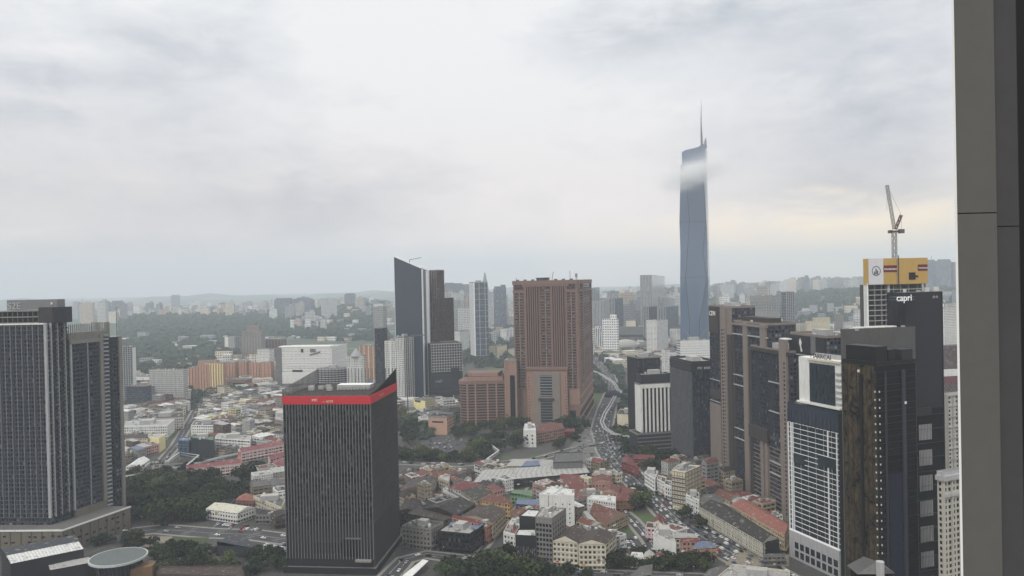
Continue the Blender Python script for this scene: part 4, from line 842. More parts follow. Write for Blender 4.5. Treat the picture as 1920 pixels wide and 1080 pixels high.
    for i in range(n):
        t0, t1 = 2 * pi * i / n, 2 * pi * (i + 1) / n; mb.face([B_.P(cu + ro * cos(t0), cv + ro * sin(t0), .2), B_.P(cu + ro * cos(t1), cv + ro * sin(t1), .2), B_.P(cu + ri * cos(t1), cv + ri * sin(t1), .2), B_.P(cu + ri * cos(t0), cv + ri * sin(t0), .2)], P['glass_navy'])
    for du, hh in ((-1.4, 2.2), (-.2, 4.4), (1.0, 3.0)): B_.fbox(mb, cu + du - .35, cu + du + .45, cv - 2.6, cv - 2.6 + hh, .12, .22, P['glass_navy'])
    mb.build('round_logo', Y)
    # luffing crane
    bx, by, bz = at(1677, 481, 566); K = thing('tower_crane', 'white and grey luffing tower crane with raised jib above the yellow screen', 'crane', (bx, by, z))
    zt2 = at(1678, 434, 566)[2]
    def lattice(mb, p, q, w_, m, n, t=.16):
        p, q = Vector(p), Vector(q); d = (q - p); dn = d.normalized(); s = dn.cross(Vector((0, 1, .01))).normalized() * w_ / 2; f = Vector((0, 1, 0)) * w_ / 2
        cs = [s + f, -s + f, -s - f, s - f]
        for c_ in cs: mb.bar(p + c_, q + c_, t, m)
        for i in range(n):
            a0, a1 = p + d * i / n, p + d * (i + 1) / n
            for k in range(4):
                c0, c1 = cs[k], cs[(k + 1) % 4]; mb.bar(a0 + (c0 if i % 2 else c1), a1 + (c1 if i % 2 else c0), t * .7, m)
    mb = MB(); lattice(mb, (bx, by, z), (bx + .2, by, zt2), 2.4, P['crane_white'], 16, .2); mb.build('mast', K)
    J0 = at(1677, 430, 566); J1 = at(1663, 347, 566); mb = MB(); lattice(mb, J0, J1, 1.6, P['crane_white'], 18, .14); mb.build('jib', K)
    A0 = at(1679, 430, 566); A1 = at(1690, 403, 566); mb = MB(); lattice(mb, A0, A1, 1.4, P['crane_red'], 7, .16); mb.build('a_frame', K)
    mb = MB(); q = at(1667, 436, 566); q2 = at(1693, 432, 566); mb.box((q[0] + q2[0]) / 2, by, q2[0] - q[0], 2.6, zt2 - .6, zt2 + .7, P['crane_red']); mb.box(q2[0] - 1.2, by, 3.4, 3, zt2 - 1.4, zt2 + 1.6, P['steel']); mb.build('machine_deck', K)
    mb = MB(); mb.box(q[0] + .8, by, 2.6, 2, zt2 - 1.2, zt2 + 1.0, P['steel']); mb.build('cab', K)
    mb = MB(); mb.bar(A1, J1, .05, P['steel']); mb.bar(A1, at(1690, 432, 566), .06, P['steel']); e = at(1661.5, 395, 566); mb.bar(J1, (J1[0] - .3, J1[1], e[2]), .05, P['steel']); mb.build('cables', K)
    # cream classical towers at the right
    fp, z = corner(640, 1776, 742, 1770, 1850, 66); tower('apartment_tower', 'cream apartment tower with a moulded roof behind the right hand cream balcony building', 'tower', fp, 0, z, P['cream_grey'], cl=0, par=2, parm=P['cream_grey'],
        R=[('w', 4.2, 3.5, 2.2, 1.8, P['window_dark'], P['cream_grey'], 70), ('h', 'mouldings', 9, .8, .8, P['light_grey']), ('v', 'pilasters', 6, .8, .8, P['light_grey'])])
    fp, z = corner(392, 1768, 892, 1757, 1900, 66); r, a, b = tower('apartment_tower', 'cream classical balcony building with a heavy cornice beside the close concrete pillar', 'tower', fp, 0, z, P['cream_grey'], cl=0, par=2, parm=P['light_grey'],
        R=[('w', 3.0, 3.0, 1.5, 1.7, P['window_dark'], P['light_grey'], 90), ('b', 'cornice', -.02, 1, 1 - 2.5 / z, 1, 1.6, P['light_grey']), ('b', 'string_course', 0, 1, 1 - 11 / z, 1 - 9.5 / z, 1.2, P['light_grey']), ('v', 'pilasters', 6.1, .7, .9, P['cream_grey'])], L=[('b', 'cornice', 0, 1, 1 - 2.5 / z, 1, 1.6, P['light_grey']), ('w', 3.2, 3.0, 1.2, 1.7, P['window_dark'], None, 20)])
    fp, z = corner(1250, 1768, 648, 1766, 1830, 80); tower('office_block', 'brown slab with a white and red base beyond the cream towers, beside the close pillar', 'office block', fp, 0, z, Fm['f_brown_grid'], cl=0, R=[('b', 'white_band', 0, 1, .38, .52, 1, P['white_wall']), ('b', 'red_band', 0, 1, .24, .37, 1, P['maroon'])])
    fp, z = corner(1500, 1770, 577, 1766, 1798, 70); tower('apartment_tower', 'white stepped apartment tower seen between the navy hotel tower and the close pillar', 'tower', fp, 0, z, Fm['f_white_apt'], cl=3, R=[('h', 'ledges', 3.2, .8, .9, P['white_wall'])])
right_group()
# ================================================================== mid-distance blocks, one by one
W_, LG, CR = 'white_wall', 'light_grey', 'cream_wall'
def dist(px, by): return CH * FPX / (by - (527 - .0218 * (px - 960)))
def mid(label, cat, name, cx, ty, by, lx, rx, a, f, depth=None, L=(), R=(), cl=2, roof='roof_grey', par=1.2, big=False, col=None, group=None):
    D = dist(cx, by); fp, z = corner(D, cx, ty, lx, rx, a, depth)
    r, A, B_ = tower(name, label, cat, fp, 0, z, f, roof, L=L, R=R, par=par, cl=cl, big=big, group=group)
    if col:
        for c in r.children:
            if c.name.startswith('walls'): c.color = alb(col)
    return r, A, B_
LED = lambda m='white_wall', sp=3.2, h=.7, d=.9: ('h', 'ledges', sp, h, d, P[m])
COL = lambda m='white_wall', sp=6, w=.8, d=.9: ('v', 'piers', sp, w, d, P[m])
mid('violet glass tower with a white right edge, just right of the dark condominium pair', 'tower', 'glass_tower', 248, 650, 745, 226, 254, 6, Fm['f_curtain_navy'], L=[LED('light_grey', 3.6), COL('light_grey', 5)], R=[('b', 'white_side', 0, 1, 0, .98, .5, P[W_])])
mid('low blue glass office beside the grey white apartment slab', 'office', 'glass_office', 272, 725, 768, 236, 284, 12, Fm['f_curtain_blue'], cl=2, L=[LED('mid_strip')])
mid('grey and white apartment slab with open balcony grid, left of the orange apartments', 'apartment block', 'apartment_block', 344, 694, 762, 280, 352, 6, Fm['f_grey_apt'], cl=8, L=[LED(), COL('light_grey', 7.5, 1.2, 1.1)], R=[LED()])
mid('small grey annexe at the left foot of the grey and white apartment slab', 'building', 'annexe', 282, 726, 764, 271, 290, 12, Fm['f_grey_apt'], L=[LED()])
mid('flat white hall between the violet tower and the grey white slab', 'building', 'hall', 282, 706, 724, 252, 288, 12, P[W_], L=[('b', 'window_band', 0, 1, .4, .6, .1, P['pane'])])
O = Fm['f_orange_apt']; OG = 'orange apartment slabs'
for i, (cx, ty, by, lx, rx, a, lab) in enumerate([(372, 690, 736, 354, 378, 20, 'leftmost orange apartment slab'), (392, 684, 738, 371, 397, 20, 'second orange apartment slab from the left'), (418, 682, 739, 389, 424, 24, 'yellowest orange apartment slab, third from the left, in front of its row'),
        (404, 677, 722, 372, 412, 10, 'orange apartment slab peeping over the left end of its row'), (440, 680, 716, 412, 446, 14, 'orange apartment slab right of the yellowest one'), (462, 679, 715, 440, 470, 14, 'orange apartment slab with deep shadow slots at the middle of the row'),
        (486, 681, 716, 468, 492, 16, 'darker orange apartment slab near the right end of the row'), (508, 680, 718, 488, 514, 12, 'rightmost orange apartment slab beside the white mall')]):
    mid(lab, 'apartment block', 'apartment_block', cx, ty, by, lx, rx, a, O, cl=2, roof='brown_stone', group=OG, L=[('v', 'balcony_stacks', 7, 2.4, 1.6, P['peach'] if i != 2 else P['yellow_wall']), LED('peach', 3.1, .6, .6)], R=[LED('peach', 3.1, .6, .6)])
mid('brick coloured low hall in front of the orange apartment slabs', 'building', 'hall', 462, 712, 728, 424, 472, 14, P['brown_stone'], L=[('b', 'window_band', 0, 1, .4, .6, .2, P['pane'])])
mid('pale grey tower block with dark side, leftmost of the trio at the forest edge', 'tower', 'apartment_tower', 440, 632, 664, 420, 453, 30, Fm['f_grey_apt'], L=[('b', 'white_fins', .1, .4, 0, 1, .8, P[W_])], R=[COL('mid_strip', 6)])
mid('beige stepped tower, tallest of the trio at the forest edge', 'tower', 'apartment_tower', 490, 622, 672, 453, 497, 14, Fm['f_grey_apt'], L=[COL('taupe', 9, 2.5), LED('taupe')], R=[LED('taupe')])
mid('beige cube on top of the stepped tower at the forest edge', 'tower', 'apartment_tower', 485, 611, 668, 462, 490, 14, P['taupe'], cl=1)
mid('brownish block, rightmost of the trio at the forest edge', 'apartment block', 'apartment_block', 532, 636, 668, 492, 537, 10, Fm['f_brown_grid'], L=[COL('brown_stone', 9, 2)], cl=3)
mid('white apartment block with peach lower floors left of the white mall', 'apartment block', 'apartment_block', 505, 655, 716, 482, 514, 12, Fm['f_white_apt'], L=[LED()])
r, A, B_ = mid('large white striped mall with a grey left end wall', 'shopping mall', 'mall', 622, 652, 719, 516, 650, 8, Fm['f_white_mall'], cl=3, roof='roof_pale', par=1.5, R=[LED('white_wall', 5, 2.6, .8)])
mb = MB(); A.hbars(mb, 4.9, 2.5, .9, P[W_], v0=22, u0=14); A.fbox(mb, 14, A.L, 0, 22, -.2, 1.2, P['white_wall']); mb.build('ledges', r)
mb = MB(); A.fbox(mb, 0, 14, 0, A.H, -.2, 1.5, P['grey_wall']); mb.build('end_wall', r)
mb = MB(); A.fbox(mb, A.L * .30, A.L * .48, 24, 28, .9, 1.4, P['pane']); A.fbox(mb, A.L * .46, A.L * .50, A.H - 9, A.H - 2, .9, 1.4, P['pane']); A.fbox(mb, A.L * .62, A.L * .72, A.H - 9, A.H - 2, .9, 1.4, P['grey_wall']); mb.bar(A.P(A.L * .62, A.H - 14, 1.6), A.P(A.L * .80, A.H - 8, 1.6), .7, P['taupe_dark']); mb.build('openings', r)
mb = MB(); A.fbox(mb, 4, A.L * .95, A.H + 1.5, A.H + 3, -30, -6, P['roof_white']); mb.build('roof_sheets', r)
# rounded block in front of the mall
def round_block(label, cx0, cx1, ty, by, m, bands, name='rounded_block', cat='building', ratio=.7):
    D = dist((cx0 + cx1) / 2, by); x0, _, z = at(cx0, ty, D); x1 = at(cx1, ty, D)[0]; r = (x1 - x0) / 2; pts = [((x0 + x1) / 2 + r * cos(t * pi / 8), D + r * ratio + r * ratio * sin(t * pi / 8)) for t in range(16)]
    o = thing(name, label, cat, ((x0 + x1) / 2, D + r * ratio, 0)); mb = MB(); mb.prism(pts, 0, z, m, P['roof_pale']); mb.build('walls', o); mb = MB()
    for k in range(int(z / 4)): mb.prism(grow(pts, 1), k * 4 + 2.4, k * 4 + 3.9, bands, bands, True)
    mb.prism(grow(pts, 1.6), z - 1, z + 1.2, bands, P['roof_grey'], True); mb.build('ledges', o); occupy(pts, 3); clutter(o, [pts[10], pts[14], pts[2], pts[6]], z + 1.2, 3, True); return o
round_block('rounded grey car park block in front of the white striped mall', 589, 650, 694, 742, P['dark_slab'], P['light_grey'])
r, A, B_ = mid('white ornate block with a peaked tent roof right of the white striped mall', 'building', 'ornate_block', 682, 668, 740, 650, 686, 10, Fm['f_white_apt'], cl=0, L=[COL('white_wall', 4, .8), LED('white_wall', 3.4)])
c = r.location; mb = MB(); z = A.z1; n = 8
for i in range(n):
    p = [(c.x + 11 * cos(2 * pi * (i + k) / n), c.y + 11 * sin(2 * pi * (i + k) / n), z) for k in (0, 1)]; q = [(c.x + 7 * cos(2 * pi * (i + k) / n), c.y + 7 * sin(2 * pi * (i + k) / n), z + 6) for k in (0, 1)]; mb.face([p[0], p[1], q[1], q[0]], P['grey_strip']); mb.face([q[0], q[1], (c.x, c.y, z + 15)], P['grey_strip'])
mb.build('tent_roof', r)
mid('peach and cream apartment block with a stepped top left of the slim black tower', 'apartment block', 'apartment_block', 700, 648, 722, 674, 704, 12, O, cl=2, L=[COL('cream_wall', 9, 2, 1.2), LED('peach')])
mid('pale patterned round topped tower rising behind the slim black tower', 'tower', 'patterned_tower', 718, 576, 672, 700, 725, 20, Fm['f_grey_apt'], cl=1, L=[LED('light_grey', 6, 1.2), COL('light_grey', 8, 1)], R=[LED('light_grey', 6, 1.2)])
mid('slim black apartment tower with fine ledges left of the white condominium towers', 'tower', 'apartment_tower', 716, 616, 752, 702, 726, 16, Fm['f_curtain_navy'], cl=3, L=[LED('mid_strip', 3.3, .5)], R=[LED('mid_strip', 3.3, .5)])
WC = 'white condominium towers'
mid('left white condominium tower of the cluster, with a plain white roof box', 'tower', 'condominium_tower', 742, 640, 755, 722, 751, 24, Fm['f_white_apt'], cl=3, big=True, group=WC, L=[LED('white_wall', 3.1, .8, 1.2), COL('white_wall', 9, 2.6, 1.5)], R=[LED('white_wall', 3.1, .8, 1.2)])
mid('tall nearest white condominium tower with rows of small dark windows', 'tower', 'condominium_tower', 757, 632, 757, 741, 776, 40, Fm['f_white_apt'], cl=3, big=True, group=WC, L=[('w', 3.4, 3.2, 1.3, 1.5, P['window_dark'], None, 90), COL('white_wall', 8, 1.2, .8)], R=[COL('grey_wall', 5, 1.5)])
mid('white condominium slab with greenish roof right of the tall windowed one', 'tower', 'condominium_tower', 783, 652, 752, 770, 800, 52, Fm['f_white_apt'], cl=1, group=WC, L=[LED('white_wall', 3.1, .7)], R=[('b', 'blank_wall', 0, 1, 0, 1, .6, P[W_])])
# small crane over the white condominiums
p = at(760, 633, 1225); K = thing('tower_crane', 'thin dark crane jib reaching over the white condominium towers', 'crane', (p[0], 1235, 0)); q0 = at(741, 634, 1235); q1 = at(799, 628, 1235); mb = MB(); mb.bar((p[0], 1235, 0), (p[0], 1235, q0[2] + 3), .6, P['steel']); mb.build('mast', K); mb = MB(); mb.bar((q0[0], 1235, q0[2]), (q1[0], 1235, q1[2]), .5, P['steel']); mb.bar((q0[0] + 14, 1235, q0[2] + 5), (q1[0], 1235, q1[2] + .5), .2, P['steel']); mb.build('jib', K)
r, A, B_ = mid('pale yellow building with a notched top below the white condominium towers', 'building', 'yellow_building', 797, 751, 780, 776, 816, 40, P['yellow_wall'], cl=2, L=[('b', 'sign_strip', .1, .6, .84, .96, .3, P['taupe_dark'])], R=[LED('light_grey', 3.4), ('b', 'window_band', 0, 1, .3, .4, .2, P['pane'])])
r, A, B_ = mid('peach slab fronted building with a brown roof left of the curved brown balcony block', 'building', 'peach_building', 838, 783, 816, 803, 851, 14, P['peach'], cl=2, roof='roof_dark', par=2, L=[('b', 'window_band', .2, .8, .7, .78, .2, P['pane'])], R=[('w', 5, 4, 3, 1.5, P['window_dark'], None, 20)])
# city beyond the brown hotel
for row in [
    ('cream apartment block between the slim blue tower and the huge brown hotel', 932, 650, 676, 917, 950, 30, CR, Fm['f_cream_apt']), ('white twin slab apartment block left of the slim blue tower', 862, 622, 662, 851, 880, 30, W_, Fm['f_white_apt']),
    ('small white apartment block tucked against the left edge of the huge brown hotel', 950, 617, 640, 938, 964, 30, W_, Fm['f_white_apt']), ('cream small block right of the cream apartments', 958, 655, 674, 953, 968, 30, CR, Fm['f_cream_apt']),
    ('large pale residential tower pair left of the faceted skyscraper', 1222, 516, 632, 1200, 1246, 12, LG, Fm['f_far2']), ('blue glass tower behind the huge brown hotel, with a domed cap', 1152, 560, 640, 1142, 1168, 30, LG, Fm['f_curtain_blue']),
    ('wide hazy slab right of the huge brown hotel', 1134, 565, 634, 1106, 1146, 10, LG, Fm['f_far2']), ('hazy blue tower touching the upper right edge of the brown hotel', 1116, 541, 630, 1104, 1124, 10, LG, Fm['f_curtain_blue']),
    ('grey glass office left of the faceted skyscraper, below the pale pair', 1248, 576, 640, 1234, 1272, 30, LG, Fm['f_curtain_blue']), ('dark fronted small office left of the pale tower pair', 1216, 575, 645, 1206, 1232, 60, LG, Fm['f_curtain_navy']),
    ('white apartment tower with balcony ladders in front of the pale tower pair', 1231, 601, 668, 1212, 1252, 44, W_, Fm['f_white_apt']), ('cream plain building with a blank facade right of the brown hotel', 1192, 601, 632, 1174, 1197, 16, CR, P[CR]),
    ('small white office beside the cream plain building', 1211, 611, 640, 1199, 1214, 16, W_, Fm['f_band_white']), ('orange box shaped store among the trees right of the brown hotel', 1147, 616, 636, 1132, 1150, 12, 'peach', P['brown_stone2']),
    ('white ribbed apartment tower with an arched top, left of the pair by the skyscraper', 1280, 617, 662, 1256, 1283, 20, W_, Fm['f_white_apt']), ('white ribbed apartment tower at the foot of the faceted skyscraper', 1296, 614, 640, 1283, 1300, 20, W_, Fm['f_white_apt']),
    ('thin white tower with a brown roof edge right of the black office block', 1246, 656, 720, 1241, 1256, 60, W_, Fm['f_white_apt']), ('long grey hall with pale roof behind the black office block', 1238, 612, 640, 1150, 1240, 8, LG, P['grey_wall'])]:
    lab, cx, ty, by, lx, rx, a, tm, f = row; tall = (by - ty) > 45
    mid(lab, 'tower' if tall else 'building', 'apartment_tower' if tall else 'building', cx, ty, by, lx, rx, a, f, cl=2, L=[LED(tm, 4 if tall else 3.5, .9), COL(tm, 9, 1.5)] if f not in (P[CR], P['brown_stone2'], P['grey_wall']) else [('b', 'window_band', .1, .9, .3, .45, .2, P['pane'])], col=(186, 186, 184))
for row in [('tall thin grey white tower rising behind the grey striped tower', 1440, 537, 690, 1418, 1444, 66, W_, Fm['f_grey_apt']), ('grey striped balcony tower behind the taupe condominium row', 1436, 556, 700, 1408, 1460, 66, LG, Fm['f_grey_apt']), ('slender pale tower with vertical glass stripes, right of the grey striped tower', 1474, 548, 690, 1465, 1489, 60, LG, Fm['f_curtain_blue']),
    ('cream hotel block with a crown of windows behind the logo panels', 1529, 596, 648, 1524, 1556, 76, CR, Fm['f_cream_apt']), ('cream and grey stepped block left of the cream hotel block', 1494, 607, 650, 1490, 1512, 76, CR, Fm['f_grey_apt']), ('cream narrow block between the grey stepped block and cream hotel', 1514, 603, 650, 1510, 1524, 76, CR, Fm['f_cream_apt']),
    ('grey brown small tower right of the cream hotel block', 1568, 590, 640, 1564, 1582, 76, 'taupe', Fm['f_grey_apt']), ('round blue and white tower left of the unfinished tower', 1604, 581, 680, 1600, 1624, 76, W_, Fm['f_band_white']), ('white low office between the grey brown tower and the round blue one', 1584, 604, 640, 1580, 1602, 76, W_, Fm['f_band_white']),
    ('white block whose wall carries a pink picture screen, right of the logo panels', 1553, 621, 700, 1548, 1582, 78, W_, P[W_]), ('small green domed white tower left of the slender pale tower', 1462, 598, 690, 1458, 1468, 76, W_, P[CR])]:
    lab, cx, ty, by, lx, rx, a, tm, f = row
    r, A, B_ = mid(lab, 'tower', 'apartment_tower', cx, ty, by, lx, rx, a, f, cl=2, L=[LED(tm, 3.4, .8)], R=[LED(tm, 3.4, .8), COL(tm, 7, 1)] if f not in (P[W_], P[CR]) else [])
    if 'picture' in lab: mb = MB(); B_.fbox(mb, .1 * B_.L, .93 * B_.L, B_.H - 34, B_.H - 8, -.2, .4, P['pink_screen']); mb.build('screen', r)
# pale stadium dome and station roof
def shell(name, label, cat, px0, px1, ty, by, m, flat=.3, segs=16):
    D = dist((px0 + px1) / 2, by); x0 = at(px0, by, D)[0]; x1, _, _ = at(px1, by, D); z = at((px0 + px1) / 2, ty, D)[2]; r = (x1 - x0) / 2; cx = (x0 + x1) / 2; cy = D + r * flat * 2; mb = MB()
    for j in range(5):
        a0, a1 = j / 5 * pi / 2, (j + 1) / 5 * pi / 2
        for i in range(segs):
            t0, t1 = 2 * pi * i / segs, 2 * pi * (i + 1) / segs; f = lambda a, t: (cx + r * cos(a) * cos(t), cy + r * flat * 2 * cos(a) * sin(t), z * .4 + z * .6 * sin(a)); mb.face([f(a0, t0), f(a0, t1), f(a1, t1), f(a1, t0)], m)
    o = thing(name, label, cat, (cx, cy, 0)); mb.build('roof', o); mb = MB(); pts = [(cx + r * .96 * cos(2 * pi * i / segs), cy + r * flat * 1.92 * sin(2 * pi * i / segs)) for i in range(segs)]; mb.prism(pts, 0, z * .42, P['light_grey']); mb.build('walls', o); occupy(pts, 4)
shell('stadium', 'pale domed arena among trees right of the huge brown hotel', 'stadium', 1152, 1198, 637, 660, P['roof_pale'])
shell('stadium', 'low pale roofed arena hall right of the domed one', 'stadium', 1198, 1236, 640, 658, P['roof_grey'])
shell('rail_station', 'arched grey railway station roof straddling the elevated track', 'station', 1134, 1168, 733, 754, P['mid_strip'])
# ================================================================== ground
def ground():
    m, t, b = mat('ground_cover'); B = NB(t); g = B.n('ShaderNodeNewGeometry').outputs['Position']
    a = B.noise(g, .0022, 5, .6); c = B.noise(g, .03, 5, .7); d = B.noise(g, .4, 3)
    sp_ = B.n('ShaderNodeSeparateXYZ'); t.links.new(g, sp_.inputs[0])
    far = B.m('MULTIPLY', B.m('SUBTRACT', sp_.outputs[1], 1700), 1 / 900.0); far = B.m('MINIMUM', B.m('MAXIMUM', far, 0), 1)
    green = B.m('GREATER_THAN', B.m('ADD', a, B.m('MULTIPLY', far, .16)), .57)
    urban = B.mix(c, srgb(42, 42, 42), srgb(82, 80, 75)); urban = B.mix(B.m('MULTIPLY', B.m('GREATER_THAN', d, .62), .5), urban, srgb(120, 117, 108))
    grn = B.mix(c, srgb(42, 58, 34), srgb(82, 96, 56))
    t.links.new(B.mix(green, urban, grn), b.inputs['Base Color']); b.inputs['Roughness'].default_value = .95
    mb = MB(); xs = [-18500, -12000, -6000, -3000, -1500, -700, -300, 0, 300, 700, 1500, 3000, 6000, 12000, 18500]; ys = [-300, 0, 300, 500, 700, 900, 1200, 1600, 2200, 3000, 4500, 7000, 11000, 15000, 20000]
    for i in range(len(xs) - 1):
        for j in range(len(ys) - 1): mb.face([(xs[i], ys[j], 0), (xs[i + 1], ys[j], 0), (xs[i + 1], ys[j + 1], 0), (xs[i], ys[j + 1], 0)], m)
    tag(mb.build('ground'), kind='structure')
ground()
# ================================================================== haze
def haze():
    mb = MB(); mb.prism([(-19000, -500), (19000, -500), (19000, 20500), (-19000, 20500)], -1, 760, None, None, True)
    o = mb.build('haze'); o.data.materials.clear(); m = bpy.data.materials.new('haze'); m.use_nodes = True; t = m.node_tree; t.nodes.clear()
    v = t.nodes.new('ShaderNodeVolumePrincipled'); v.inputs['Color'].default_value = (.81, .89, .965, 1); v.inputs['Density'].default_value = HAZE; v.inputs['Anisotropy'].default_value = 0.0
    u = t.nodes.new('ShaderNodeOutputMaterial'); t.links.new(v.outputs[0], u.inputs['Volume']); o.data.materials.append(m); tag(o, kind='stuff')
HAZE = 0.000112
haze()
# ================================================================== traced low-rise buildings (roof outlines read from the photograph)
TILE = {}
def tile(k, col, sp=.9):
    m, t, b = mat('tile_' + k); B = NB(t); g = B.n('ShaderNodeNewGeometry').outputs['Position']; a = B.noise(g, .25, 5, .7); d = B.noise(g, 1.6, 4, .7)
    uv = B.n('ShaderNodeUVMap').outputs[0]; s_ = B.n('ShaderNodeSeparateXYZ'); t.links.new(uv, s_.inputs[0]); rib = B.m('LESS_THAN', B.m('FRACT', B.m('DIVIDE', s_.outputs[0], sp)), .25)
    f = B.m('ADD', .45, B.m('MULTIPLY', a, .75)); f = B.m('ADD', f, B.m('MULTIPLY', B.m('SUBTRACT', d, .5), .9)); f = B.m('MULTIPLY', f, B.m('SUBTRACT', 1.0, B.m('MULTIPLY', rib, .3)))
    c = B.mix(1.0, alb(col, .28), (1, 1, 1, 1), 'MULTIPLY'); t.links.new(f, c.node.inputs[2])
    c = B.mix(B.m('MULTIPLY', B.m('GREATER_THAN', a, .57), .5), c, srgb(58, 53, 49)); pch = B.noise(g, .33, 3, .5); c = B.mix(B.m('MULTIPLY', B.m('GREATER_THAN', pch, .63), .55), c, srgb(142, 138, 130)); t.links.new(c, b.inputs['Base Color']); b.inputs['Roughness'].default_value = .85; TILE[k] = m
tile('pinkred', (176, 74, 82)); tile('cream', (204, 200, 176)); tile('slate', (84, 90, 102)); tile('rust', (150, 78, 58)); tile('red', (158, 62, 58)); tile('orange', (190, 100, 72)); tile('brown', (98, 76, 66)); tile('dark', (70, 60, 56)); tile('grey', (118, 116, 114)); tile('pale', (178, 176, 170)); tile('white', (206, 206, 202)); tile('blue', (120, 140, 176)); tile('green', (108, 150, 104)); tile('olive', (92, 88, 72))
def near_first(q):                       # order corners so that q[3]->q[0]->q[1] are the two nearest walls, left to right
    a = sum(q[i][0] * q[(i + 1) % 4][1] - q[(i + 1) % 4][0] * q[i][1] for i in range(4))
    if a < 0: q = q[::-1]
    k = min(range(4), key=lambda i: q[i][1]); return q[k:] + q[:k]
def pitched(mb, q, z, h, m, over=.7, kind='gable', wm=None, along=None):
    q = grow(q, over); e = [math.dist(q[i], q[(i + 1) % 4]) for i in range(4)]
    if (e[1] + e[3] > e[0] + e[2]) if along is None else along: q = q[1:] + q[:1]; e = e[1:] + e[:1]
    mid_ = lambda a, b, t=.5: (a[0] + (b[0] - a[0]) * t, a[1] + (b[1] - a[1]) * t)
    ma_, mb_ = mid_(q[3], q[0]), mid_(q[1], q[2]); t = 0 if kind == 'gable' else min(.45, .5 * e[1] / max(e[0], .1))
    r0, r1 = mid_(ma_, mb_, t), mid_(ma_, mb_, 1 - t); A, B_, C_, D_ = [(p[0], p[1], z) for p in q]; R0 = (*r0, z + h); R1 = (*r1, z + h); L = e[0]; s = math.hypot(e[1] / 2, h)
    mb.face([A, B_, R1, R0], m, [(0, 0), (L, 0), (L - t * L, s), (t * L, s)]); mb.face([C_, D_, R0, R1], m, [(0, 0), (L, 0), (L - t * L, s), (t * L, s)])
    for tri in ([D_, A, R0], [B_, C_, R1]): mb.face(tri, (wm or m) if kind == 'gable' else m, [(0, 0), (e[1], 0), (e[1] / 2, s)])
    mb.face([A, D_, C_, B_], m)
SIGNC = [P['red_band'], P['yellow_panel'], P['sign_white'], P['sign_blue'], P['sign_green'], P['orange_sign'], P['charcoal']]
def boards(r, faces, h, seed):
    q = random.Random(seed)
    for F_ in faces:
        for k in range(min(3, int(F_.L / 9))):
            if q.random() < .55: continue
            w_ = q.uniform(1.6, 4.5); u = q.uniform(.3, max(.4, F_.L - w_ - .3)); v = q.choice([3.4, 3.4, 6.6]); mb = MB(); F_.fbox(mb, u, u + w_, v, v + q.uniform(.7, 1.2), .3, .55, q.choice(SIGNC)); mb.build('sign_board', r)
def low(label, quad, h, wall, roof, kind='flat', f='f_shop', rh=3.0, name='shophouse', cat='building', cl=3, group=None, wins=True, par=.9, world=False, mono=None, along=None):
    q = [tuple(p) for p in quad] if world else [G(px, py, h) for px, py in quad]
    q = near_first(q); cx = sum(p[0] for p in q) / 4; cy = sum(p[1] for p in q) / 4
    r = thing(name, label, cat, (cx, cy, 0), group); mb = MB(); mb.prism(q, 0, h, mono or Fm[f], TILE[roof], top=False); mb.build('walls', r, alb(wall)); mb = MB()
    if kind == 'flat':
        mb.face([(*p, h) for p in q], TILE[roof]); parapet(mb, grow(q, .15), h, par, P['low_trim'], TILE[roof], .3)
    elif kind == 'mono': mb.face([(*q[0], h), (*q[1], h), (*q[2], h + rh), (*q[3], h + rh)], TILE[roof], [(0, 0), (20, 0), (20, 10), (0, 10)]); mb.wall(q[2], q[3], h, h + rh, TILE[roof])
    else: pitched(mb, q, h, rh, TILE[roof], kind=kind, wm=P['low_trim'], along=along)
    o = mb.build('roof', r, alb(wall)); 
    if kind == 'flat' and cl: clutter(r, q, h, cl, cl > 2)
    occupy(q, .6)
    FL, FR = Face(q[3], q[0], 0, h), Face(q[0], q[1], 0, h)
    if not mono:
        mb = MB(); n = max(1, int(h / 3.5))
        for F_ in (FL, FR):
            for k in range(1, n + 1): F_.fbox(mb, 0, F_.L, k * h / n - .35, k * h / n - .05, -.1, .35, P['low_trim'])
            F_.fbox(mb, 0, F_.L, 3.0, 3.3, 0, 1.5, P['low_awning'])
            m_ = max(1, int(F_.L / 6))
            for i in range(m_ + 1): F_.fbox(mb, i * F_.L / m_ - .2, i * F_.L / m_ + .2, 3.3, h - .1, -.1, .3, P['low_trim'])
        mb.build('ledges_and_piers', r, alb(wall))
    if not mono and f.startswith('f_shop'): boards(r, (FL, FR), h, len(OCC))
    return r, FL, FR
for k_, kk in (('low_trim', 1.0), ('low_awning', .55)):
    m_, t_, b_ = mat(k_); B_n = NB(t_); g_ = B_n.n('ShaderNodeNewGeometry').outputs['Position']; oi_ = B_n.n('ShaderNodeObjectInfo'); c_ = B_n.mix(1.0, oi_.outputs['Color'], (1, 1, 1, 1), 'MULTIPLY')
    t_.links.new(B_n.m('MULTIPLY', kk, B_n.m('ADD', .65, B_n.m('MULTIPLY', B_n.noise(g_, .4, 5, .7), .6))), c_.node.inputs[2]); t_.links.new(c_, b_.inputs['Base Color']); b_.inputs['Roughness'].default_value = .85; P[k_] = m_
c1 = lambda *pts: [(750 + x / 4.909, 860 + y / 4.909) for x, y in pts]
c2 = lambda *pts: [(1180 + x / 4.909, 860 + y / 4.909) for x, y in pts]
c3 = lambda *pts: [(220 + x / 6.0, 720 + y / 6.0) for x, y in pts]
c4 = lambda *pts: [(740 + x / 4.0, 730 + y / 4.0) for x, y in pts]
c5 = lambda *pts: [(220 + x / 5.4, 880 + y / 5.4) for x, y in pts]
c6 = lambda *pts: [(960 + x / 4.0, 810 + y / 4.0) for x, y in pts]
WT, CM, GY, TN, PK = (206, 206, 202), (198, 190, 168), (140, 140, 138), (176, 160, 134), (196, 150, 132)
